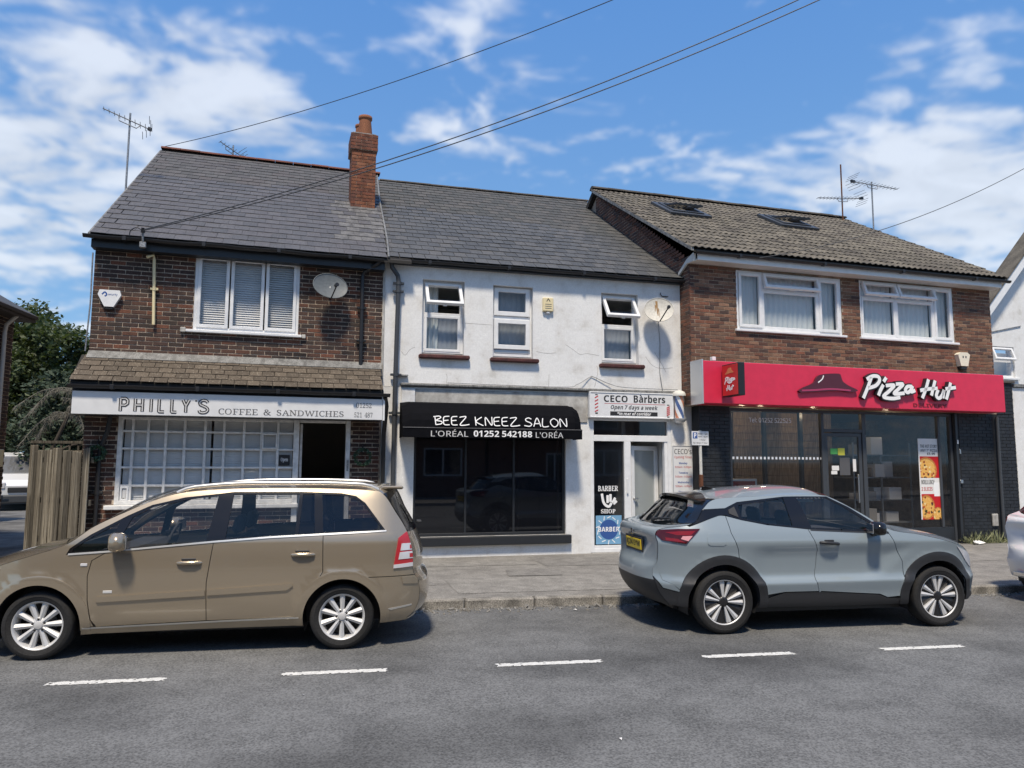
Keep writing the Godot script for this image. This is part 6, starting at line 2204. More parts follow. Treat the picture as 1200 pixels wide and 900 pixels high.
func car_wheel(node: Node3D, x: float, z: float, r: float, s: float, kind: int, turn: float) -> void:
	var w := Node3D.new()
	w.name = "wheel"
	node.add_child(w, true)
	w.transform = Transform3D(Basis(Vector3.UP, 0.0 if s > 0 else PI), Vector3(x, r, z))
	var rr := r * (0.695 if kind == 0 else 0.7)
	var t := MB.new()
	t.lathe([Vector2(rr, -0.09), Vector2(r - 0.035, -0.105), Vector2(r - 0.008, -0.085), Vector2(r, -0.05), Vector2(r, -0.012), Vector2(r - 0.007, -0.010), Vector2(r - 0.007, -0.004), Vector2(r, -0.002), Vector2(r, 0.05), Vector2(r - 0.008, 0.085), Vector2(r - 0.02, 0.1), Vector2(r - 0.05, 0.107), Vector2(r - 0.052, 0.104), Vector2(rr + 0.012, 0.098), Vector2(rr, 0.085)], 48)
	part(w, "tyre", t, M.tyre)
	var rim := MB.new()
	rim.lathe([Vector2(rr - 0.02, -0.09), Vector2(rr - 0.022, 0.05), Vector2(rr - 0.012, 0.078), Vector2(rr - 0.002, 0.09), Vector2(rr + 0.004, 0.09)], 48)
	part(w, "rim", rim, M.alloy if kind == 0 else M.dark_alloy)
	var disc := MB.new()
	disc.lathe([Vector2(0.0, 0.0), Vector2(0.135, 0.0), Vector2(0.135, -0.02)], 28)
	part(w, "brake_disc", disc, M.steel_grey)
	var back := MB.new()
	back.lathe([Vector2(0.0, -0.045), Vector2(rr - 0.02, -0.045)], 28)
	part(w, "back_plate", back, M.dark_alloy)
	if kind == 0:
		var me := spoke_mesh(0.045, rr - 0.008, 0.017, 0.027, 0.058, 0.066, 0.012).mesh()
		for k in 10: part(w, "spoke", me, M.alloy, Transform3D(Basis(Vector3.BACK, turn + TAU * k / 10.0), Vector3.ZERO))
		var hub := MB.new()
		hub.lathe([Vector2(0.075, 0.04), Vector2(0.07, 0.062), Vector2(0.036, 0.066), Vector2(0.034, 0.074), Vector2(0.0, 0.076)], 24)
		part(w, "hub", hub, M.alloy)
		for k in 5:
			var a := turn + 0.31 + TAU * k / 5.0
			part(w, "wheel_bolt", bx(-0.01, -0.01, 0.05, 0.01, 0.01, 0.071, 0.004), M.dark_alloy, Transform3D(Basis(), Vector3(cos(a), sin(a), 0) * 0.054))
	else:
		var under := spoke_mesh(0.04, rr - 0.008, 0.03, 0.05, 0.035, 0.05, 0.008).mesh()
		var blade := spoke_mesh(0.04, rr - 0.006, 0.006, 0.03, 0.062, 0.07, 0.003, 0.008).mesh()
		var blade2 := spoke_mesh(0.04, rr - 0.006, 0.006, 0.03, 0.062, 0.07, 0.003, -0.008).mesh()
		for k in 5:
			var a := turn + TAU * k / 5.0
			part(w, "dark_spoke", under, M.dark_alloy, Transform3D(Basis(Vector3.BACK, a), Vector3.ZERO))
			part(w, "dark_spoke", under, M.dark_alloy, Transform3D(Basis(Vector3.BACK, a + TAU / 10.0), Vector3.ZERO))
			part(w, "spoke", blade, M.alloy, Transform3D(Basis(Vector3.BACK, a + 0.185), Vector3.ZERO))
			part(w, "spoke", blade2, M.alloy, Transform3D(Basis(Vector3.BACK, a - 0.185), Vector3.ZERO))
		var hub := MB.new()
		hub.lathe([Vector2(0.06, 0.04), Vector2(0.055, 0.064), Vector2(0.03, 0.068), Vector2(0.0, 0.07)], 24)
		part(w, "hub", hub, M.dark_alloy)
		var lip := MB.new()
		lip.lathe([Vector2(rr - 0.01, 0.084), Vector2(rr - 0.004, 0.0915), Vector2(rr + 0.002, 0.0915)], 48)
		part(w, "bright_lip", lip, M.alloy)


func car_common(n: Node3D, c: Dictionary, kind: int, tyre: float) -> void:
	# dark lining behind the panel gaps, wheel housings, floor
	var belly := MB.new()
	var inset := PackedVector2Array()
	for r in c.region:
		for q in Geometry2D.intersect_polygons(r, PackedVector2Array([Vector2(-3, 0.05), Vector2(3, 0.05), Vector2(3, c.lining), Vector2(-3, c.lining)])):
			for s in [1.0, -1.0]:
				var p := car_surface(c, q, s, -0.03, 0.0, 0.12)
				belly.v.append_array(p.v)
				belly.n.append_array(p.n)
	part(n, "lining", belly, M.cladding)
	part(n, "floor_pan", bx(c.wheels[0][0] + c.arch, 0.2, -0.72, c.wheels[1][0] - c.arch, 0.3, 0.72), M.cladding)
	part(n, "engine_bay" if c.wheels[0][0] > 0 else "boot_tub", bx(c.wheels[0][0] - 0.45, 0.22, -0.52, c.wheels[0][0] + 0.45, 0.62, 0.52), M.cladding)
	part(n, "boot_tub" if c.wheels[0][0] > 0 else "engine_bay", bx(c.wheels[1][0] - 0.45, 0.22, -0.52, c.wheels[1][0] + 0.45, 0.62, 0.52), M.cladding)
	for k in c.wheels:
		for s in [1.0, -1.0]:
			var h := MB.new()
			var a := c.arch as float
			for i in 24:
				var t0 := -0.35 + (PI + 0.7) * i / 24.0
				var t1 := -0.35 + (PI + 0.7) * (i + 1) / 24.0
				var f := func(t: float, z: float) -> Vector3: return Vector3(k[0] + cos(t) * (a + 0.004), maxf(k[1] + sin(t) * (a + 0.004), 0.16), s * z)
				var w0 := car_half(c, f.call(t0, 0.0).x, f.call(t0, 0.0).y)
				h.face([f.call(t0, w0 - 0.006), f.call(t1, w0 - 0.006), f.call(t1, 0.5), f.call(t0, 0.5)])
			part(n, "wheel_housing", h, M.cladding)
			car_wheel(n, k[0], s * (c.track - 0.105), tyre, s, kind, 0.2 + k[0])


func car_seat(n: Node3D, x: float, z: float, face: float, m: Material, w := 0.48) -> void:
	var s := Node3D.new()
	s.name = "seat"
	n.add_child(s, true)
	s.transform = Transform3D(Basis(Vector3.UP, 0.0 if face > 0 else PI), Vector3(x, 0.0, z))
	part(s, "cushion", bx(-0.1, 0.38, -w / 2, 0.42, 0.54, w / 2, 0.05), m)
	part(s, "backrest", bx(-0.08, 0.0, -w / 2, 0.05, 0.6, w / 2, 0.045), m, Transform3D(Basis(Vector3.BACK, 0.3), Vector3(-0.1, 0.5, 0)))
	part(s, "headrest", bx(-0.05, 0.62, -0.13, 0.05, 0.82, 0.13, 0.04), m, Transform3D(Basis(Vector3.BACK, 0.26), Vector3(-0.1, 0.5, 0)))


func mirror_mesh(sx: float, sy: float, sz: float) -> MB:
	var m := MB.new()
	var f := func(u: float, v: float) -> Vector3:
		var a := Vector3(cos(v) * cos(u), sin(v), cos(v) * sin(u))
		var g := func(t: float) -> float: return signf(t) * pow(absf(t), 0.55)
		return Vector3(g.call(a.x) * sx, g.call(a.y) * sy, g.call(a.z) * sz)
	var nu := 18
	var nv := 10
	for i in nu:
		for j in nv:
			var q := []
			for k in [[0, 0], [1, 0], [1, 1], [0, 1]]: q.append(f.call(TAU * (i + k[0]) / nu, -PI / 2 + PI * (j + k[1]) / nv))
			var ns := []
			for p in q: ns.append((p / Vector3(sx * sx, sy * sy, sz * sz)).normalized())
			m.tri(q[0], q[1], q[2], ns[0], ns[1], ns[2])
			m.tri(q[0], q[2], q[3], ns[0], ns[2], ns[3])
	return m


func handle_mesh(l: float) -> MB:
	var m := MB.new()
	m.tube([Vector3(-l / 2, 0, -0.015), Vector3(-l * 0.42, 0.002, 0.018), Vector3(-l * 0.2, 0.004, 0.032), Vector3(l * 0.2, 0.004, 0.032), Vector3(l * 0.42, 0.002, 0.02), Vector3(l / 2, 0, -0.012)], [0.012, 0.017, 0.018, 0.018, 0.017, 0.012], 10)
	return m


# ---- gold people carrier, nose to the left
func make_gold_car() -> void:
	var n := thing("gold_people_carrier", "gold-beige seven-seat people carrier parked in front of the coffee shop", "car", Transform3D(Basis(), Vector3(-1.758, 0.0, -8.58)), "cars parked along the kerb")
	var c := {"ys": [0.2, 0.28, 0.34, 0.5, 0.7, 0.9, 1.0, 1.08, 1.2, 1.35, 1.5, 1.57, 1.7], "ws": [0.80, 0.845, 0.868, 0.893, 0.90, 0.893, 0.882, 0.868, 0.815, 0.745, 0.675, 0.64, 0.58], "lo": [-1.25, 0.87, 0.30], "hi": [1.5, 0.62, 0.16], "wheels": [[-1.388, 0.315], [1.374, 0.315]], "arch": 0.375, "flare": 0.014, "track": 0.868, "lining": 0.97,
		"edge": [[-2.02, 0.2], [-2.1, 0.4], [-2.08, 0.62], [-1.98, 0.76], [-1.8, 0.85], [-1.45, 0.965], [-1.17, 1.06], [-0.965, 1.215], [-0.715, 1.345], [-0.47, 1.455], [-0.2, 1.53], [0.3, 1.567], [1.0, 1.57], [1.6, 1.548], [1.75, 1.51], [1.88, 1.33], [2.0, 1.135], [2.06, 0.92], [2.07, 0.74], [2.13, 0.62], [2.13, 0.42], [2.03, 0.28], [1.8, 0.24], [0.0, 0.23], [-1.6, 0.2]],
		"mid": [[-2.28, 0.2], [-2.36, 0.42], [-2.37, 0.62], [-2.28, 0.76], [-2.05, 0.865], [-1.7, 0.985], [-1.33, 1.075], [-1.1, 1.2], [-0.85, 1.36], [-0.58, 1.5], [-0.25, 1.59], [0.3, 1.632], [1.0, 1.637], [1.68, 1.607], [1.88, 1.56], [2.0, 1.34], [2.12, 1.13], [2.19, 0.92], [2.2, 0.74], [2.26, 0.62], [2.26, 0.42], [2.15, 0.28], [1.9, 0.24], [0.0, 0.23], [-1.7, 0.2]]}
	car_prepare(c)
	var P := M.gold_paint as Material
	car_common(n, c, 0, 0.315)
	var top := [[-1.166, 0.968], [-1.143, 1.018], [-0.975, 1.145], [-0.681, 1.315], [-0.48, 1.412], [-0.187, 1.482], [0.128, 1.516], [0.266, 1.534], [0.926, 1.534], [1.325, 1.519], [1.476, 1.489], [1.571, 1.421], [1.778, 1.156]]
	var belt := [[-1.137, 0.966], [-0.806, 0.987], [0.139, 1.065], [0.65, 1.1], [1.169, 1.122], [1.778, 1.148]]
	var rb := belt.duplicate()
	rb.reverse()
	# flank: wing, doors, quarter
	car_panel(n, c, "front_wing", [[-3, 0], [-3, 1.2], [-1.19, 1.2], [-1.166, 0.966], [-1.137, 0.966], [-0.806, 0.987], [-0.941, 0.905], [-0.969, 0.765], [-0.957, 0.545], [-0.926, 0.36], [-0.9, 0.29], [-1.05, 0.29], [-1.05, 0]], P)
	var fd := car_panel(n, c, "front_door", [[-0.806, 0.987], [0.139, 1.065], [0.093, 0.682], [0.101, 0.36], [0.1, 0.318], [-0.884, 0.29], [-0.926, 0.36], [-0.957, 0.545], [-0.969, 0.765], [-0.941, 0.905]], P)
	var rd := car_panel(n, c, "rear_door", [[0.139, 1.065], [0.65, 1.1], [1.169, 1.122], [1.18, 0.762], [1.142, 0.697], [1.018, 0.48], [0.945, 0.33], [0.1, 0.318], [0.101, 0.36], [0.093, 0.682]], P)
	car_panel(n, c, "sill", [[-1.05, 0.1], [-1.05, 0.284], [-0.884, 0.284], [0.1, 0.312], [0.945, 0.324], [1.1, 0.33], [1.1, 0.1]], P, -0.004)
	car_panel(n, c, "rear_quarter", [[1.169, 1.122], [1.778, 1.148], [1.8, 1.2], [2.3, 1.2], [2.3, 0.7], [1.6, 0.7], [1.6, 0], [1.1, 0.2], [0.945, 0.33], [1.018, 0.48], [1.142, 0.697], [1.18, 0.762]], P)
	car_panel(n, c, "rear_bumper", [[2.3, 0.7], [1.62, 0.7], [1.62, 0.1], [2.3, 0.1]], P, 0.003)
	var rail := [[-1.3, 1.0]] + [[-1.3, 1.7], [2.4, 1.7], [2.4, 1.1], [1.79, 1.148]]
	var rt := top.duplicate()
	rt.reverse()
	car_panel(n, c, "roof_rail_panel", rail + rt + [[-1.2, 0.968]], P, 0.0, 0.001)
	# flared lips over the wheels
	for k in c.wheels:
		car_panel(n, c, "arch_lip", ring_poly(k[0], k[1], 0.372, 0.462, -0.15, PI + 0.15), P, 0.006, 0.001, 0.014, 0.04)
	# glass and the black pillars
	var wins := [[[-1.12, 0.985], [-1.115, 1.01], [-0.971, 1.118], [-0.745, 1.25], [-0.82, 1.0]], [[-0.75, 1.005], [-0.64, 1.3], [-0.475, 1.389], [-0.183, 1.458], [0.126, 1.494], [0.069, 1.071]], [[0.243, 1.095], [0.269, 1.512], [0.912, 1.515], [0.895, 1.125]], [[0.93, 1.128], [0.944, 1.513], [1.057, 1.511], [1.088, 1.132]], [[1.134, 1.506], [1.326, 1.498], [1.454, 1.473], [1.536, 1.425], [1.752, 1.165], [1.168, 1.142]]]
	car_panel(n, c, "pillar_trim", top + rb, M.piano, -0.004, 0.0, 0.03, 0.08, wins)
	var g := M.car_glass as Material
	car_panel(n, c, "quarter_light", wins[0], g, -0.012, -0.006, 0.0, 0.08)
	car_panel(fd, c, "window", wins[1], g, -0.012, -0.006, 0.0, 0.08)
	car_panel(rd, c, "window", wins[2], g, -0.012, -0.006, 0.0, 0.08)
	car_panel(rd, c, "window", wins[3], M.privacy_glass, -0.012, -0.006, 0.0, 0.08)
	car_panel(n, c, "rear_side_window", wins[4], M.privacy_glass, -0.012, -0.006, 0.0, 0.08)
	car_panel(n, c, "belt_strip", [[-1.15, 0.958], [-0.806, 0.979], [0.139, 1.057], [0.65, 1.092], [1.169, 1.114], [1.79, 1.142], [1.79, 1.156], [1.169, 1.131], [0.65, 1.108], [0.139, 1.073], [-0.806, 0.995], [-1.15, 0.974]], M.bright_trim, 0.008, 0.0, 0.01)
	car_panel(fd, c, "rub_strip", [[-0.873, 0.573], [-0.885, 0.548], [-0.871, 0.522], [0.086, 0.56], [0.084, 0.612]], P, 0.016, 0.0, 0.02)
	car_panel(rd, c, "rub_strip", [[0.104, 0.614], [0.106, 0.562], [0.843, 0.594], [0.9, 0.635], [0.893, 0.656]], P, 0.016, 0.0, 0.02)
	car_panel(n, c, "sill_trim", [[-1.0, 0.272], [-0.884, 0.272], [0.244, 0.302], [0.96, 0.316], [0.96, 0.33], [0.244, 0.316], [-0.884, 0.286], [-1.0, 0.286]], M.satin, 0.008, 0.0, 0.012)
	car_panel(n, c, "bumper_strip", [[1.953, 0.69], [2.12, 0.675], [2.12, 0.61], [1.966, 0.624]], P, 0.014, 0.0, 0.014)
	car_panel(n, c, "bumper_vent", [[1.82, 0.385], [2.06, 0.41], [2.06, 0.395], [1.85, 0.37]], M.satin, 0.006, 0.0, 0.01)
	for q in [[fd, -0.07, 0.869], [rd, 0.985, 0.929]]:
		var z := car_half(c, q[1], q[2])
		part(q[0], "handle_cup", bx(-0.075, -0.012, -0.02, 0.06, 0.045, 0.0015, 0.005), M.cladding, off(q[1], q[2], z))
		part(q[0], "handle", handle_mesh(0.225), P, off(q[1], q[2], z))
	part(n, "side_indicator", bx(-0.03, -0.013, -0.01, 0.03, 0.013, 0.008, 0.004), M.clear_lens, off(-1.005, 0.868, car_half(c, -1.005, 0.868)))
	part(n, "badge", bx(-0.04, -0.012, -0.01, 0.04, 0.012, 0.003, 0.002), M.alloy, off(-0.785, 0.615, car_half(c, -0.785, 0.615)))
	# tail lamps
	var tl := car_panel(n, c, "tail_lamp", [[1.912, 1.077], [1.993, 1.135], [2.2, 1.125], [2.2, 0.785], [1.865, 0.777]], M.red_lens, 0.012, 0.002, 0.03, 0.04)
	car_panel(tl, c, "clear_lens", [[1.947, 1.02], [2.11, 1.02], [2.11, 0.955], [1.935, 0.95]], M.clear_lens, 0.0165, 0.0, 0.01, 0.04)
	car_panel(tl, c, "clear_lens", [[1.93, 0.935], [2.11, 0.94], [2.11, 0.87], [1.916, 0.864]], M.clear_lens, 0.0165, 0.0, 0.01, 0.04)
	car_panel(tl, c, "bottom_lens", [[1.87, 0.815], [2.12, 0.83], [2.12, 0.79], [1.868, 0.78]], M.clear_lens, 0.0165, 0.0, 0.01, 0.04)
	for y in [0.985, 0.9]:
		car_panel(tl, c, "bulb", [[2.03, y - 0.02], [2.08, y - 0.02], [2.08, y + 0.02], [2.03, y + 0.02]], M.red_lens, 0.019, 0.0, 0.004, 0.04)
	car_panel(n, c, "headlamp", [[-2.2, 0.78], [-1.95, 0.795], [-1.78, 0.86], [-1.74, 0.84], [-1.86, 0.7], [-2.2, 0.64]], M.clear_lens, 0.008, 0.002, 0.02, 0.05)
	# over the top
	car_skin(n, c, "front_bumper", 0, 3, P, 2.6, 2.6)
	car_skin(n, c, "grille", 1, 2, M.cladding, 2.6, 2.6, 0.006, -0.55, 0.55)
	car_skin(n, c, "bonnet", 3, 6, P, 3.0, 2.4)
	car_skin(n, c, "windscreen", 6, 10, M.car_glass, 2.4, 2.0)
	for s in [[-1.0, -0.93], [0.93, 1.0]]: car_skin(n, c, "windscreen_pillar", 6, 10, P, 2.4, 2.0, 0.006, s[0], s[1])
	car_skin(n, c, "roof", 10, 14, P, 2.6, 2.2)
	car_skin(n, c, "rear_window", 14, 16, M.privacy_glass, 2.6, 2.6)
	for s in [[-1.0, -0.72], [0.72, 1.0]]: car_skin(n, c, "rear_pillar", 14, 16, M.piano, 2.6, 2.6, 0.008, s[0], s[1])
	car_skin(n, c, "tailgate", 16, 19, P, 3.0, 3.0)
	car_skin(n, c, "bumper_skin", 19, 22, P, 3.0, 3.0)
	part(n, "roof_spoiler", bx(-0.2, -0.02, -0.56, 0.03, 0.015, 0.56, 0.012), P, off(1.93, 1.575, 0))
	part(n, "wiper", bx(-0.02, -0.01, -0.1, 0.03, 0.012, 0.1, 0.005), M.cladding, off(2.135, 1.2, 0.3))
	for s in [1.0, -1.0]:
		var r := MB.new()
		var pts := []
		for k in 25:
			var x := lerpf(-0.28, 1.7, k / 24.0)
			var lift := 0.035 * smoothstep(0.0, 0.12, minf(x + 0.28, 1.7 - x))
			var ey := smooth([-0.28, -0.1, 0.3, 1.0, 1.5, 1.7], [1.525, 1.55, 1.583, 1.588, 1.575, 1.55], x)
			pts.append(Vector3(x, ey + lift, s * (car_half(c, x, 1.555) - 0.035)))
		r.tube(pts, 0.02, 10)
		part(n, "roof_rail", r, M.satin)
	for s in [1.0, -1.0]:
		var mz := car_half(c, -0.66, 1.06)
		var mr := part(n, "door_mirror", mirror_mesh(0.075, 0.085, 0.12), P, Transform3D(Basis(Vector3.UP, s * 0.25), Vector3(-0.69, 1.085, s * (mz + 0.13))))
		part(mr, "mirror_glass", bx(0.066, -0.062, -0.09, 0.078, 0.062, 0.09, 0.01), M.chrome)
		part(mr, "mirror_foot", bx(-0.03, -0.1, -s * 0.13 - 0.05, 0.05, -0.05, -s * 0.13 + 0.08, 0.015), M.piano)
	# cabin
	part(n, "dashboard", bx(-1.0, 0.7, -0.68, -0.62, 0.98, 0.68, 0.06), M.cabin)
	var sw := MB.new()
	var circ := []
	for k in 25: circ.append(Vector3(0.06 * sin(TAU * k / 24.0), 0.17 * sin(TAU * k / 24.0), 0.17 * cos(TAU * k / 24.0)))
	sw.tube(circ, 0.015, 6, false)
	sw.cbox(Vector3(-0.02, -0.05, -0.16), Vector3(0.01, 0.05, 0.16), 0.015)
	part(n, "steering_wheel", sw, M.cabin, off(-0.55, 0.98, -0.36))
	for z in [0.36, -0.36]: car_seat(n, 0.0, z, -1.0, M.seat)
	for z in [0.45, 0.0, -0.45]: car_seat(n, 0.85, z, -1.0, M.seat, 0.42)
	for z in [0.35, -0.35]: car_seat(n, 1.55, z, -1.0, M.seat, 0.4)
	part(n, "headlining", bx(-0.1, 1.5, -0.58, 1.6, 1.52, 0.58), M.pale_seat)


# ---- grey crossover, nose to the right; the white car ahead of it is built on the same lines
func make_crossover(n: Node3D, P: Material, trim: Material, wheel_kind: int) -> Dictionary:
	var c := {"ys": [0.2, 0.3, 0.42, 0.525, 0.545, 0.58, 0.64, 0.85, 0.955, 0.975, 1.0, 1.08, 1.15, 1.3, 1.47, 1.6], "ws": [0.80, 0.86, 0.882, 0.908, 0.908, 0.888, 0.874, 0.892, 0.909, 0.91, 0.904, 0.878, 0.845, 0.76, 0.655, 0.58], "lo": [-1.3, 0.73, 0.32], "hi": [1.2, 0.82, 0.30], "wheels": [[-1.29, 0.34], [1.335, 0.34]], "arch": 0.405, "flare": 0.012, "track": 0.885, "lining": 1.0, "hollow": 0.028,
		"edge": [[-1.86, 0.3], [-1.95, 0.42], [-2.0, 0.56], [-2.0, 0.68], [-1.965, 0.78], [-1.965, 0.95], [-1.975, 1.06], [-1.9, 1.125], [-1.6, 1.185], [-1.45, 1.34], [-1.28, 1.44], [-0.9, 1.465], [-0.35, 1.485], [0.02, 1.483], [0.18, 1.44], [0.45, 1.285], [0.74, 1.105], [1.1, 1.045], [1.5, 0.955], [1.76, 0.86], [1.92, 0.73], [1.98, 0.55], [1.93, 0.36], [1.8, 0.28], [0.0, 0.26], [-1.5, 0.28]],
		"mid": [[-1.95, 0.3], [-2.05, 0.42], [-2.1, 0.56], [-2.09, 0.68], [-2.02, 0.78], [-1.985, 0.95], [-2.03, 1.06], [-1.98, 1.12], [-1.82, 1.13], [-1.6, 1.32], [-1.44, 1.45], [-0.95, 1.535], [-0.35, 1.575], [-0.02, 1.567], [0.2, 1.5], [0.55, 1.33], [0.92, 1.12], [1.25, 1.09], [1.7, 1.0], [2.0, 0.9], [2.14, 0.75], [2.2, 0.55], [2.14, 0.36], [1.95, 0.28], [0.0, 0.26], [-1.6, 0.28]]}
	car_prepare(c)
	car_common(n, c, wheel_kind, 0.34)
	var band := [[-1.193, 1.343], [-1.03, 1.408], [-0.437, 1.466], [-0.271, 1.468], [0.1, 1.466], [0.325, 1.35], [0.726, 1.068], [0.3, 1.085], [-0.223, 1.11], [-0.44, 1.132], [-0.747, 1.163], [-1.035, 1.217], [-1.215, 1.271]]
	# flank
	car_panel(n, c, "front_wing", [[0.719, 1.063], [0.802, 0.894], [0.877, 0.743], [0.884, 0.658], [0.9, 0.2], [2.4, 0.2], [2.4, 1.3], [0.74, 1.3]], P, 0.0, 0.0035, 0.02, 0.04)
	var fd := car_panel(n, c, "front_door", [[-0.269, 1.113], [0.3, 1.083], [0.719, 1.063], [0.802, 0.894], [0.877, 0.743], [0.884, 0.658], [0.884, 0.36], [0.68, 0.345], [0.58, 0.385], [0.342, 0.4], [-0.149, 0.434], [-0.162, 0.4], [-0.212, 0.557], [-0.182, 0.72], [-0.175, 0.887]], P, 0.0, 0.0035, 0.02, 0.035)
	var rd := car_panel(n, c, "rear_door", [[-0.269, 1.113], [-0.44, 1.132], [-0.747, 1.163], [-1.035, 1.217], [-1.213, 1.263], [-1.195, 1.084], [-1.126, 0.902], [-1.115, 0.819], [-0.9, 0.6], [-0.84, 0.4], [-0.582, 0.434], [-0.149, 0.434], [-0.162, 0.4], [-0.212, 0.557], [-0.182, 0.72], [-0.175, 0.887]], P, 0.0, 0.0035, 0.02, 0.035)
	car_panel(n, c, "rear_quarter", [[-1.213, 1.263], [-1.195, 1.084], [-1.126, 0.902], [-1.115, 0.819], [-1.1, 0.3], [-1.6, 0.3], [-1.76, 0.46], [-1.84, 0.53], [-1.93, 0.565], [-1.976, 0.72], [-2.3, 0.72], [-2.3, 1.5], [-1.65, 1.15], [-1.3, 1.27]], P)
	car_panel(n, c, "roof_side", [[-1.193, 1.343], [-1.03, 1.408], [-0.437, 1.466], [-0.271, 1.468], [0.1, 1.466], [0.325, 1.35], [0.726, 1.068], [0.9, 1.2], [0.9, 1.7], [-1.7, 1.7], [-1.5, 1.33]], P, 0.0, 0.001)
	car_panel(n, c, "pillar_blade", [[-1.193, 1.343], [-1.5, 1.322], [-1.62, 1.17], [-1.3, 1.262], [-1.215, 1.271]], M.piano, 0.003, 0.001)
	car_panel(n, c, "sill_cladding", [[-0.9, 0.2], [-0.85, 0.345], [-0.582, 0.43], [-0.149, 0.43], [0.342, 0.396], [0.58, 0.381], [0.68, 0.341], [0.9, 0.337], [0.9, 0.2]], trim, 0.004)
	for k in c.wheels:
		car_panel(n, c, "arch_cladding", ring_poly(k[0], k[1], 0.39, 0.508, -0.2, PI + 0.2), trim, 0.012, 0.001, 0.02, 0.04)
	car_panel(n, c, "bumper_cladding", [[-2.3, 0.64], [-2.0, 0.592], [-1.925, 0.48], [-1.754, 0.445], [-1.7, 0.2], [-2.3, 0.2]], trim, 0.006)
	car_panel(n, c, "rear_bumper", [[-1.976, 0.739], [-1.93, 0.565], [-1.838, 0.532], [-1.76, 0.452], [-1.754, 0.447], [-1.925, 0.484], [-2.0, 0.596], [-2.3, 0.644], [-2.3, 0.739]], P, 0.01, 0.001)
	car_panel(n, c, "bumper_cladding", [[1.62, 0.42], [1.8, 0.36], [2.4, 0.36], [2.4, 0.2], [1.6, 0.2]], trim, 0.006)
	# glass
	var wins := [[[-1.03, 1.373], [-0.445, 1.449], [-0.441, 1.152], [-0.741, 1.179], [-1.022, 1.237]], [[-0.276, 1.448], [0.085, 1.452], [0.258, 1.362], [0.575, 1.14], [0.433, 1.1], [-0.217, 1.13]]]
	car_panel(n, c, "pillar_trim", band, M.piano, -0.004, 0.0, 0.03, 0.08, wins)
	car_panel(rd, c, "window", wins[0], M.car_glass, -0.012, -0.006, 0.0, 0.08)
	car_panel(fd, c, "window", wins[1], M.car_glass, -0.012, -0.006, 0.0, 0.08)
	car_panel(n, c, "rear_vent_trim", [[-1.16, 1.326], [-1.08, 1.36], [-1.06, 1.245], [-1.16, 1.285]], M.cladding, 0.004, 0.0, 0.01, 0.05)
	car_panel(n, c, "fuel_flap", [[-1.484, 1.04], [-1.47, 1.075], [-1.329, 1.081], [-1.265, 1.04], [-1.27, 0.965], [-1.3, 0.945], [-1.45, 0.95], [-1.48, 0.97]], P, 0.0035, 0.0, 0.004, 0.05)
	var hz := car_half(c, -0.04, 0.96)
	part(fd, "handle_cup", bx(-0.06, -0.012, -0.02, 0.06, 0.04, 0.0015, 0.005), M.cladding, off(-0.04, 0.958, hz))
	part(fd, "handle", handle_mesh(0.235), M.cladding, Transform3D(Basis(Vector3.BACK, -0.08), Vector3(-0.04, 0.96, hz)))
	var lamp := car_panel(n, c, "tail_lamp", [[-2.02, 1.1], [-1.768, 1.126], [-1.545, 1.132], [-1.715, 0.969], [-1.93, 0.994]], M.dark_lens, 0.012, 0.001, 0.025, 0.03)
	car_panel(lamp, c, "red_lens", [[-1.9, 1.085], [-1.77, 1.1], [-1.6, 1.108], [-1.66, 1.06], [-1.8, 1.06]], M.deep_red_lens, 0.0155, 0.0, 0.008, 0.03)
	car_panel(lamp, c, "pale_lens", [[-1.74, 1.05], [-1.64, 1.055], [-1.69, 1.0], [-1.76, 1.02]], M.pink_lens, 0.0155, 0.0, 0.008, 0.03)
	car_panel(lamp, c, "red_lens", [[-1.9, 1.03], [-1.79, 1.02], [-1.72, 0.982], [-1.9, 1.0]], M.deep_red_lens, 0.0155, 0.0, 0.008, 0.03)
	car_panel(n, c, "headlamp", [[1.6, 0.9], [1.8, 0.83], [2.0, 0.72], [2.02, 0.66], [1.9, 0.64], [1.78, 0.72]], M.clear_lens, 0.008, 0.001, 0.02, 0.04)
	car_panel(n, c, "door_seal", [[-0.24, 1.098], [0.3, 1.073], [0.72, 1.056], [0.72, 1.068], [0.3, 1.086], [-0.24, 1.112]], M.cladding, 0.004, 0.0, 0.008)
	car_panel(n, c, "day_lamp", [[1.45, 0.985], [1.7, 0.915], [1.78, 0.87], [1.62, 0.93]], M.piano, 0.01, 0.0, 0.01, 0.05)
	# over the top
	car_skin(n, c, "bumper_lower", 0, 2, trim, 3.0, 3.0)
	car_skin(n, c, "bumper_bar", 2, 4, P, 3.0, 3.0)
	var tg := car_skin(n, c, "tailgate", 4, 8, P, 3.0, 3.0, 0.0, -0.985, 0.985)
	car_skin(n, c, "tailgate_frame", 3, 8, M.cladding, 3.0, 3.0, -0.02)
	car_skin(n, c, "rear_window", 8, 10, M.privacy_glass, 2.4, 2.4)
	for s in [[-1.0, -0.86], [0.86, 1.0]]: car_skin(n, c, "rear_pillar", 8, 10, M.piano, 2.4, 2.4, 0.005, s[0], s[1])
	car_skin(n, c, "roof", 10, 13, P, 2.6, 2.2)
	car_skin(n, c, "windscreen", 13, 16, M.car_glass, 2.4, 2.0)
	for s in [[-1.0, -0.92], [0.92, 1.0]]: car_skin(n, c, "windscreen_pillar", 13, 16, M.piano, 2.4, 2.0, 0.005, s[0], s[1])
	car_skin(n, c, "bonnet", 16, 19, P, 3.0, 2.4)
	car_skin(n, c, "front_bumper", 19, 22, P, 2.6, 2.6)
	car_skin(n, c, "grille", 20, 21, trim, 2.6, 2.6, 0.006, -0.6, 0.6)
	# roof spoiler
	var sp := MB.new()
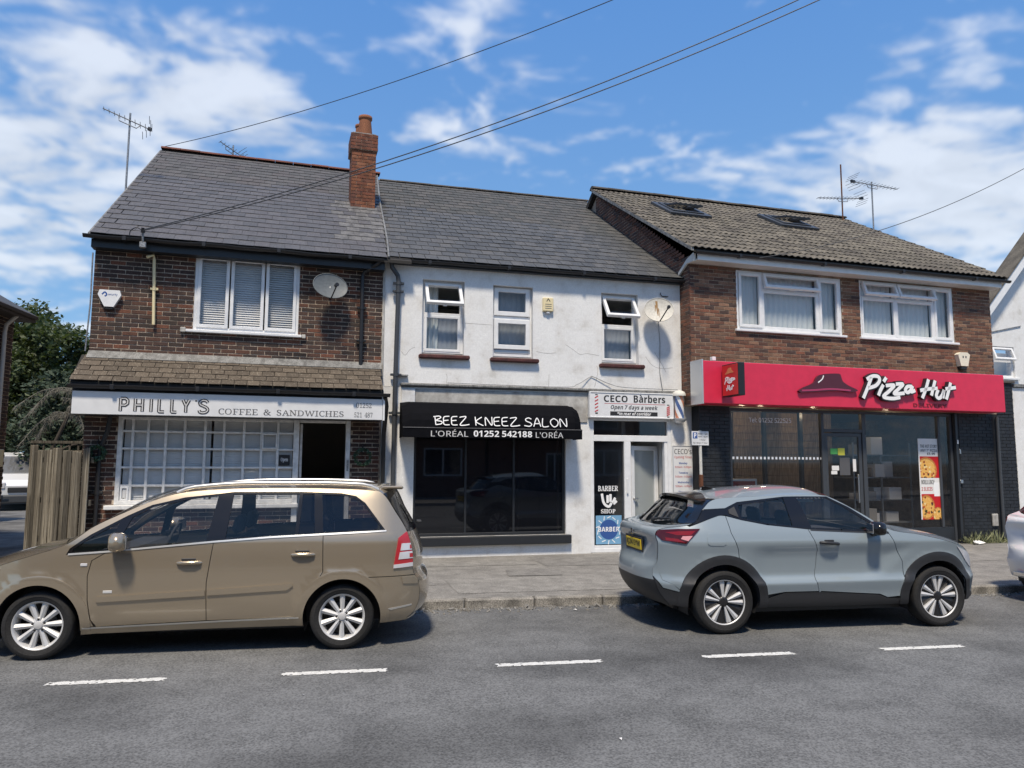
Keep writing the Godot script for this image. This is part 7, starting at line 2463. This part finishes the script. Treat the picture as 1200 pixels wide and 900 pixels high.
	for i in 12:
		var z0 := -0.64 + 1.28 * i / 12.0
		var z1 := -0.64 + 1.28 * (i + 1) / 12.0
		var f := func(z: float, k: int) -> Vector3:
			var u := z / 0.66
			var a := [Vector3(-1.2, 1.5 - 0.065 * u * u, z), Vector3(-1.56 + 0.12 * u * u, 1.482 - 0.07 * u * u, z), Vector3(-1.55 + 0.12 * u * u, 1.452 - 0.07 * u * u, z), Vector3(-1.34, 1.43 - 0.05 * u * u, z)]
			return a[k]
		for k in 3: sp.face([f.call(z0, k), f.call(z1, k), f.call(z1, k + 1), f.call(z0, k + 1)], [Vector3.UP, Vector3.LEFT, Vector3.DOWN][k])
	for z in [-0.64, 0.64]:
		var u: float = z / 0.66
		sp.face([Vector3(-1.2, 1.5 - 0.065 * u * u, z), Vector3(-1.56 + 0.12 * u * u, 1.482 - 0.07 * u * u, z), Vector3(-1.55 + 0.12 * u * u, 1.452 - 0.07 * u * u, z), Vector3(-1.34, 1.43 - 0.05 * u * u, z)], Vector3(0, 0, z))
	part(n, "roof_spoiler", sp, M.piano)
	var fin := MB.new()
	fin.prism(PackedVector2Array([Vector2(-0.09, 0.0), Vector2(0.09, 0.0), Vector2(-0.05, 0.05), Vector2(-0.08, 0.048)]), -0.018, 0.018)
	part(n, "roof_fin", fin, M.piano, off(-1.05, 1.515, 0))
	var wp := MB.new()
	wp.tube([Vector3(-1.8, 1.175, 0.05), Vector3(-1.77, 1.2, 0.2), Vector3(-1.72, 1.215, 0.42)], [0.022, 0.014, 0.008], 6)
	part(n, "rear_wiper", wp, M.cladding)
	# number plate in its recess, badge
	var np := part(tg, "plate_recess", bx(-0.012, -0.085, -0.3, 0.0, 0.085, 0.3, 0.01), trim, Transform3D(Basis(Vector3.BACK, 0.06), Vector3(-2.0, 0.9, 0)))
	part(np, "number_plate", bx(-0.02, -0.058, -0.26, -0.0125, 0.058, 0.26, 0.002), M.yellow_plate)
	part(tg, "badge", bx(-0.012, -0.035, -0.035, 0.0, 0.035, 0.035, 0.01), M.chrome, off(-2.03, 1.04, 0))
	# mirrors, cabin
	for s in [1.0, -1.0]:
		var mz := car_half(c, 0.5, 1.1)
		var mr := part(n, "door_mirror", mirror_mesh(0.08, 0.075, 0.11), M.piano, Transform3D(Basis(Vector3.UP, -s * 0.2), Vector3(0.5, 1.125, s * (mz + 0.12))))
		part(mr, "mirror_glass", bx(-0.082, -0.055, -0.085, -0.07, 0.055, 0.085, 0.01), M.chrome)
		part(mr, "mirror_foot", bx(-0.04, -0.09, -s * 0.12 - 0.04, 0.04, -0.03, -s * 0.12 + 0.06, 0.015), M.piano)
	part(n, "dashboard", bx(0.35, 0.75, -0.68, 0.8, 1.03, 0.68, 0.06), M.cabin)
	for z in [0.36, -0.36]: car_seat(n, 0.0, z, 1.0, M.seat)
	for z in [0.36, -0.36]: car_seat(n, -0.85, z, 1.0, M.seat)
	part(n, "headlining", bx(-1.1, 1.4, -0.56, 0.0, 1.42, 0.56), M.pale_seat)
	return c


func make_cars() -> void:
	make_gold_car()
	var n := thing("grey_crossover", "blue-grey crossover car with black wheel arches parked before the barber shop", "car", Transform3D(Basis(), Vector3(4.967, 0.0, -8.64)), "cars parked along the kerb")
	make_crossover(n, M.grey_paint, M.cladding, 1)
	var plate: Node3D = n.find_child("plate_recess", true, false)
	var w := words(self, "KJ24 EYW", -0.235, -0.04, 0.235, 0.04, 0.0, M.ink, font("Droid Sans", 700), 0.001)
	w.name = "plate_lettering"
	remove_child(w)
	n.add_child(w)
	w.transform = plate.transform * Transform3D(Basis(Vector3.UP, -PI / 2.0), Vector3(-0.0212, 0, 0))
	var v := thing("white_car", "white car of which only the tail shows at the right edge", "car", Transform3D(Basis(), Vector3(10.6, 0.0, -8.62)), "cars parked along the kerb")
	make_crossover(v, M.white_paint, M.white_paint, 0)
	part(v, "exhaust_trim", bx(-0.02, -0.03, -0.5, 0.05, 0.03, -0.2, 0.01), M.chrome, off(-2.03, 0.36, 0))
	part(v, "exhaust_trim", bx(-0.02, -0.03, 0.2, 0.05, 0.03, 0.5, 0.01), M.chrome, off(-2.03, 0.36, 0))
	make_van()


# ---- vehicles standing far up the drive
func make_van() -> void:
	var v := thing("white_van", "white van seen head-on far up the drive", "van", Transform3D(Basis(Vector3.UP, deg_to_rad(115)), Vector3(-13.3, 0.1, -30.4)), "vehicles up the drive")
	var b := MB.new()
	b.prism(PackedVector2Array([Vector2(-2.4, 0.25), Vector2(-2.45, 0.85), Vector2(-2.2, 1.05), Vector2(-1.55, 1.25), Vector2(-0.95, 1.9), Vector2(-0.5, 2.0), Vector2(2.4, 2.0), Vector2(2.4, 0.25)]), -0.92, 0.92)
	part(v, "body", b, M.white_paint)
	var ws := MB.new()
	ws.face([Vector3(-1.57, 1.26, -0.78), Vector3(-1.57, 1.26, 0.78), Vector3(-1.0, 1.87, 0.7), Vector3(-1.0, 1.87, -0.7)], Vector3(-1, 1, 0))
	ws.moved(off(-0.02, 0.015, 0))
	part(v, "windscreen", ws, M.dark_glass)
	for z in [-0.66, 0.66]:
		part(v, "headlamp", bx(-2.47, 0.75, z - 0.2, -2.3, 0.98, z + 0.2, 0.03), M.clear_lens)
	part(v, "grille", bx(-2.47, 0.62, -0.4, -2.4, 0.8, 0.4, 0.02), M.cladding)
	part(v, "bumper", bx(-2.5, 0.25, -0.9, -2.35, 0.55, 0.9, 0.05), M.steel_grey)
	for x in [-1.55, 1.5]:
		for s in [1.0, -1.0]: car_wheel(v, x, s * 0.84, 0.32, s, 0, 0.0)
	# a dark flatbed lorry beside the neighbour's wall
	var t := thing("dark_trailer", "dark box trailer beside the neighbour's wall at the left edge", "trailer", Transform3D(Basis(Vector3.UP, deg_to_rad(68)), Vector3(-11.9, 0.1, -22.4)), "vehicles up the drive")
	part(t, "box", bx(-1.6, 0.75, -0.8, 1.3, 2.55, 0.8, 0.03), M.steel_grey)
	part(t, "bed", bx(-1.75, 0.6, -0.85, 1.35, 0.74, 0.85, 0.02), M.black_paint)
	part(t, "tail_bar", bx(-1.95, 0.42, -0.85, -1.8, 0.55, 0.85, 0.02), M.aluminium)
	part(t, "drawbar", bx(1.35, 0.5, -0.06, 2.3, 0.58, 0.06, 0.01), M.black_paint)
	part(t, "number_plate", bx(-1.81, 0.95, 0.1, -1.79, 1.1, 0.6), M.card, off(0.17, 0.4, 0))
	for s in [1.0, -1.0]: car_wheel(t, -0.2, s * 0.8, 0.3, s, 0, 0.0)


func _ready() -> void:
	make_view()
	make_materials()
	WF = Transform3D(Basis(Vector3.UP, deg_to_rad(5.3)), Vector3(2.3, 0.12, -13.91))
	LF = Transform3D(Basis(Vector3.UP, deg_to_rad(7.6)), WF * Vector3(-2.387, 0, 0))
	PF = Transform3D(Basis(Vector3.UP, deg_to_rad(7.1)), Vector3(5.985, 0.12, -13.88))
	make_ground()
	make_cafe()
	make_salon()
	make_takeaway()
	make_around()
	make_signs()
	make_cars()


# ---- surroundings
func leaf_cloud(centre: Vector3, rad: Vector3, clumps: int, per: int, leaf: float, floor_: float) -> MB:
	var m := MB.new()
	for i in clumps:
		var d := Vector3(rng.randfn(), rng.randfn(), rng.randfn()).normalized() * pow(rng.randf(), 0.45)
		var c := centre + d * rad
		if c.y < floor_: continue
		var cr := rng.randf_range(0.3, 0.75) * rad.y * 0.28
		for k in per:
			var e := Vector3(rng.randfn(), rng.randfn() * 0.7, rng.randfn()) * cr * 0.55
			var u := Vector3(rng.randfn(), rng.randfn() * 0.5, rng.randfn()).normalized()
			var v := u.cross(Vector3(rng.randfn(), rng.randfn(), rng.randfn())).normalized()
			var s := leaf * rng.randf_range(0.4, 1.5)
			var p := c + e
			m.face([p - u * s, p - v * s * 0.5, p + u * s, p + v * s * 0.5], (e + Vector3.UP * 0.2 * cr) if e.length() > 0.001 else Vector3.UP)
	return m


func make_tree(called: String, label: String, at_: Vector3, height: float, spread: float, crown_from: float, m: Material, leaf: float, clumps := 130, per := 70) -> void:
	var t := thing(called, label, "tree", Transform3D(Basis(), at_), "trees behind the driveway")
	var tr := MB.new()
	var top := Vector3(0.2, height * 0.8, 0.1)
	tr.tube([Vector3(0, -0.1, 0), Vector3(0.05, height * 0.3, 0.05), top], [height * 0.028, height * 0.02, 0.03], 9)
	for k in 9:
		var y := lerpf(crown_from * 0.8, height * 0.75, k / 8.0)
		var a := k * 2.4
		var l := spread * (0.9 - 0.5 * k / 9.0)
		tr.tube([Vector3(0.05, y, 0.03), Vector3(cos(a) * l * 0.5, y + l * 0.3, sin(a) * l * 0.5), Vector3(cos(a) * l, y + l * 0.45, sin(a) * l)], [height * 0.01, height * 0.006, 0.01], 6)
	part(t, "trunk", tr, M.bark)
	var c := leaf_cloud(Vector3(0, (height + crown_from) / 2.0, 0), Vector3(spread, (height - crown_from) / 2.0, spread), clumps, per, leaf, crown_from * 0.6)
	part(t, "crown", c, m)


func make_around() -> void:
	rng.seed = 505
	# trees behind the drive
	make_tree("leafy_tree", "dark green leafy tree above the drive between the houses", Vector3(-14.6, 0.1, -34.0), 8.2, 2.4, 2.2, M.leaves[0], 0.1, 220, 130)
	make_tree("leafy_tree", "yellow-green leafy tree close beside the cafe's left corner", Vector3(-12.6, 0.1, -36.0), 7.0, 2.0, 1.8, M.leaves[2], 0.09, 160, 110)
	make_tree("leafy_tree", "darkest tree filling the gap behind the wooden gate", Vector3(-11.6, 0.1, -31.0), 5.4, 2.1, 0.6, M.conifer, 0.09, 190, 120)
	make_tree("leafy_tree", "deep green tree half hidden by the left neighbour's wall", Vector3(-17.6, 0.1, -37.0), 7.6, 2.6, 1.2, M.leaves[1], 0.11, 170, 110)
	# a dry grey bough hanging in front of them
	var db := thing("dry_shrub", "pale dry shrub with drooping grey sprays before the dark trees", "shrub", Transform3D(Basis(), Vector3(-10.6, 0.1, -27.0)))
	var stem := MB.new()
	stem.tube(curve_3([Vector3(-0.9, 0, 0), Vector3(-0.5, 1.6, 0), Vector3(0.1, 3.2, 0), Vector3(0.3, 3.9, 0.1)]), 0.06, 7)
	stem.tube(curve_3([Vector3(-0.45, 1.7, 0), Vector3(0.2, 2.2, 0), Vector3(0.9, 2.3, 0)]), 0.035, 6)
	part(db, "stem", stem, M.bark)
	var spray := MB.new()
	for k in 11:
		var o := Vector3(rng.randf_range(-0.2, 0.35), rng.randf_range(3.2, 4.3), rng.randf_range(-0.3, 0.3))
		var sd := -1.0 if rng.randf() < 0.75 else 1.0
		var e := o + Vector3(sd * rng.randf_range(0.6, 1.7), -rng.randf_range(0.5, 1.4), rng.randf_range(-0.4, 0.4))
		var pts := curve_3([o, o.lerp(e, 0.5) + Vector3(0, 0.35, 0), e], 8)
		spray.tube(pts, 0.012, 4)
		for p in pts:
			for j in 14:
				var q: Vector3 = p + Vector3(rng.randfn() * 0.12, -absf(rng.randfn()) * 0.16, rng.randfn() * 0.12)
				spray.face([p, p + Vector3(0.012, 0.0, 0.004), q])
	part(db, "dry_sprays", spray, M.dry_leaf)

	# boundary fence in front of the trees
	var back := thing("boundary_fence", "dark board fence across the back of the drive", "fence", Transform3D(Basis(), Vector3(-20.0, 0.1, -35.0)))
	for k in 30:
		part(back, "board", bx(k * 0.3, 0, 0, k * 0.3 + 0.29, 1.7, 0.03, 0.004), M.fence_boards[k % 2])

	# gate of weathered boards beside the cafe
	var a := Vector3(-4.6, 0, 0.22)
	var b := Vector3(-5.78, 0, -1.2)
	var dir := (b - a).normalized()
	var gx := LF * Transform3D(Basis(-dir, Vector3.UP, (-dir).cross(Vector3.UP)), b)
	var g := thing("wooden_gate", "weathered grey tall board gate standing ajar beside the cafe", "gate", gx)
	var len := (b - a).length()
	var x := 0.0
	var k := 0
	while x < len - 0.03:
		var w := minf(rng.randf_range(0.13, 0.2), len - x)
		var o := MB.new()
		var lift := 0.026 * (k % 2) + rng.randf_range(0.0, 0.006)
		var hh := 1.9 + rng.randf_range(-0.05, 0.04)
		o.cbox(Vector3(0.004, 0.04, 0), Vector3(w - 0.004, hh, 0.022), 0.005)
		part(g, "board", o, M.fence_boards[rng.randi() % 5], Transform3D(Basis(Vector3.BACK, rng.randf_range(-0.006, 0.006)), Vector3(x, 0, lift)))
		x += w
		k += 1
	for y in [0.35, 1.0, 1.68]: part(g, "rail", bx(0.02, y, -0.045, len - 0.02, y + 0.09, -0.003, 0.004), M.fence_boards[1])
	part(g, "post", bx(-0.09, -0.05, -0.05, -0.005, 1.98, 0.05, 0.006), M.fence_boards[3])
	var rear := thing("trellis_fence", "short dark trellis-topped fence panel behind the wooden gate", "fence", LF * off(-6.05, 0, -1.9))
	for q in 8: part(rear, "board", bx(q * 0.14, 0.02, 0, q * 0.14 + 0.135, 1.9, 0.02, 0.003), M.fence_boards[q % 3])
	part(rear, "top_rail", bx(0, 2.02, -0.02, 1.12, 2.07, 0.04, 0.004), M.fence_boards[0])
	for q in 8: part(rear, "lattice", bx(q * 0.14 + 0.05, 1.9, 0.0, q * 0.14 + 0.08, 2.02, 0.02), M.fence_boards[0])

	# the neighbour on the left: its side wall runs back from the street
	var nh := thing("neighbour_house", "dark brick side wall and overhanging eaves of the house at the left edge", "building", Transform3D(Basis(), Vector3(-7.65, 0.1, -16.75)))
	part(nh, "wall", bx(-6.0, -0.1, 0.0, -0.012, 4.62, 6.0), M.cream_mortar)
	var side := Transform3D(Basis(Vector3.UP, PI / 2.0), Vector3(0.0, 0, 0))
	var nb := []
	courses(nb, -3.2, 0.0, 0.0, 4.6, [], 0.235, 0.0745, [0, 0, 1, 2, 3, 3, 5], side)
	lay(nh, "brick", "brickwork", nb, brick_mesh, M.cafe_bricks, M.cafe_any)
	part(nh, "eaves_soffit", bx(-0.05, 4.62, -0.2, 0.32, 4.66, 6.2), M.dark_brown)
	part(nh, "gutter", bx(0.26, 4.67, -0.22, 0.36, 4.76, 6.2, 0.02), M.dark_brown)
	var rf := MB.new()
	rf.prism(PackedVector2Array([Vector2(0.33, 4.76), Vector2(-3.0, 6.7), Vector2(-6.3, 4.76), Vector2(-6.3, 4.68), Vector2(0.3, 4.68)]), -0.25, 6.2)
	part(nh, "roof", rf, M.salon_slates[4])
	pipe(nh, "downpipe", [[0.28, 4.66, 0.5], [0.08, 4.45, 0.5], [0.06, 4.3, 0.5], [0.06, 0.0, 0.5]], 0.04, M.soffit)
	part(nh, "meter_box", bx(0.001, 1.6, 0.3, 0.12, 1.95, 0.45, 0.01), M.cream)

	# the white house on the right with its gable, and its pale yard wall
	var wh := thing("white_gabled_house", "white painted house with a white gable bargeboard at the right edge", "building", PF * off(9.6, 0, -2.6))
	part(wh, "wall", holed(0.0, -0.1, 7.0, 5.0, [[1.28, 4.12, 2.1, 4.98]], 0.0, 0.25), M.render)
	var gp := MB.new()
	gp.prism(PackedVector2Array([Vector2(0, 5.0), Vector2(7.0, 5.0), Vector2(3.6, 8.7)]), -0.25, 0.0)
	part(wh, "gable", gp, M.render)
	for s in [[Vector2(-0.35, 4.62), Vector2(3.6, 8.95)], [Vector2(3.6, 8.95), Vector2(7.35, 4.62)]]:
		var e: Vector2 = s[1] - s[0]
		var nn := Vector2(-e.y, e.x).normalized() * 0.22
		var bg := MB.new()
		bg.prism(PackedVector2Array([s[0], s[1], s[1] - nn, s[0] - nn]), 0.25, 0.3)
		part(wh, "bargeboard", bg, M.upvc)
		var rp := MB.new()
		rp.prism(PackedVector2Array([s[0] + nn * 0.2, s[1] + nn * 0.2, s[1], s[0]]), -0.25, 0.33)
		part(wh, "roof", rp, M.roof_tiles[1])
		var sf := MB.new()
		sf.prism(PackedVector2Array([s[0] - nn * 0.6, s[1] - nn * 0.6, s[1] - nn * 0.75, s[0] - nn * 0.75]), 0.0, 0.25)
		part(wh, "soffit", sf, M.upvc)
	part(wh, "room", bx(0.1, 3.9, -2.2, 6.9, 5.2, -2.1), M.room)
	part(wh, "body", bx(0.0, -0.1, -6.0, 7.0, 3.8, -0.26), M.render)
	part(wh, "side_wall", bx(0.0, 3.81, -6.0, 0.2, 5.0, -0.26), M.render)
	var ww := part(wh, "window", ring(1.28, 4.12, 2.1, 4.98, 0.06, -0.12, -0.05), M.upvc)
	part(ww, "transom", bx(1.34, 4.55, -0.11, 2.04, 4.6, -0.055), M.upvc)
	part(ww, "pane", quad(1.34, 4.18, 2.04, 4.55, -0.08), M.glass)
	top_hung(ww, 1.32, 4.58, 2.06, 4.95, -0.04, 0.35, M.upvc)
	part(ww, "sill", bx(1.2, 4.05, -0.1, 2.18, 4.115, 0.08, 0.01), M.upvc)
	pipe(wh, "cable", [[0.2, 5.2, 0.02], [1.2, 5.35, 0.02], [2.4, 5.6, 0.02]], 0.012, M.galvanised)
	var yw := thing("white_yard_wall", "tall white painted wall beside the black brick end of the takeaway", "wall", PF * off(8.4, 0, 0.0))
	part(yw, "panel", bx(0.0, -0.05, -0.24, 4.5, 3.5, -0.03, 0.008), M.render)
	part(yw, "coping", bx(-0.01, 3.505, -0.28, 4.5, 3.58, 0.02, 0.01), M.lead)

	# weeds at the foot of the black wall
	var wd := MB.new()
	for i in 300:
		var near := rng.randf()
		var p := Vector3(rng.randf_range(6.62, 7.85), 0.0, rng.randf_range(0.03, 0.22) )
		if near > 0.8: p.x = rng.randf_range(7.9, 8.6)
		var hgt := rng.randf_range(0.05, 0.3) * (1.0 if p.x < 7.6 else 0.5)
		var ln := Vector3(rng.randfn() * 0.09, hgt, rng.randfn() * 0.06)
		var wv := Vector3(rng.randf_range(-1, 1), 0, rng.randf_range(-1, 1)).normalized() * 0.005
		wd.face([p - wv, p + wv, p + ln * 0.6 + wv * 0.8 + Vector3(ln.x * 0.2, 0, 0), p + ln])
		if rng.randf() < 0.4:
			for j in 3:
				var q := p + ln * rng.randf_range(0.3, 0.9)
				var u := Vector3(rng.randfn(), rng.randfn() * 0.3, rng.randfn()).normalized() * 0.03
				var v := u.cross(Vector3.UP).normalized() * 0.012
				wd.face([q, q + u * 0.5 + v, q + u, q + u * 0.5 - v])
	var wo := part(self, "weeds", wd, M.weed, PF)
	wo.set_meta("kind", "stuff")
	wo.set_meta("label", "scruffy pale green weeds at the foot of the black wall")
	wo.set_meta("category", "weeds")
	var tr := thing("litter_paper", "crumpled white paper lying in the weeds by the black wall", "litter", PF * off(6.75, 0.0, 0.3))
	var lm := MB.new()
	for i in 9:
		var p := Vector3(rng.randf_range(-0.12, 0.12), 0.005 + 0.03 * rng.randf(), rng.randf_range(-0.06, 0.06))
		lm.face([p, p + Vector3(0.1, 0.02, 0.02), p + Vector3(0.06, 0.05, -0.05)], Vector3.UP)
		lm.face([p, p + Vector3(-0.08, 0.03, 0.03), p + Vector3(0.02, 0.045, -0.04)], Vector3.UP)
	part(tr, "sheet", lm, M.card)
	# small litter on the road
	for q in [[1.6, -5.0, 0.022], [-0.6, -6.3, 0.02], [2.4, -9.3, 0.03]]:
		var lt := thing("litter_scrap", ["white scrap of litter in the middle of the road", "tiny pale scrap near the gold car's rear wheel", "pale scrap of litter by the kerb"][[1.6, -0.6, 2.4].find(q[0])], "litter", Transform3D(Basis(Vector3.UP, q[0]), Vector3(q[0], 0.003, q[1])), "litter scraps")
		var m := MB.new()
		m.face([Vector3(-q[2], 0.003, 0), Vector3(0, 0.012, q[2] * 0.5), Vector3(q[2], 0.003, 0.0), Vector3(0, 0.008, -q[2] * 0.4)], Vector3.UP)
		part(lt, "paper", m, M.card)

	# the terrace across the street, behind the viewer: shop windows and car paint mirror it
	for i in 4:
		var xf := Transform3D(Basis(Vector3.UP, PI), Vector3(-13.0 + i * 9.0, 0.12, 9.0))
		var th := thing("terraced_house", ["brick terraced house across the street, first of the row", "brick terraced house across the street, second of the row", "brick terraced house across the street, third of the row", "brick terraced house across the street, last of the row"][i], "building", xf, "terrace across the street")
		var hs := [[-3.2, 1.0, -1.2, 2.4], [0.2, 0.0, 1.2, 2.2], [-3.1, 3.5, -1.3, 4.9], [0.8, 3.5, 2.6, 4.9]]
		part(th, "wall", holed(-4.4, -0.1, 4.4, 5.4, hs, 0.0, 0.3), M.takeaway_bricks[i % 3])
		part(th, "body", bx(-4.4, -0.1, -8.0, 4.4, 5.3, -1.5), M.room)
		part(th, "roof", along_x([[0.3, 5.4], [-4.0, 8.0], [-8.3, 5.4]], -4.45, 4.45), M.roof_tiles[i % 2])
		for w in hs:
			var f := part(th, "window" if w[1] > 0.5 else "door", ring(w[0], w[1], w[2], w[3], 0.08, -0.12, -0.02), M.upvc)
			part(f, "mullion", bx((w[0] + w[2]) / 2.0 - 0.04, w[1] + 0.08, -0.1, (w[0] + w[2]) / 2.0 + 0.04, w[3] - 0.08, -0.03), M.upvc)
			part(f, "pane", quad(w[0] + 0.08, w[1] + 0.08, w[2] - 0.08, w[3] - 0.08, -0.07), M.dark_glass)
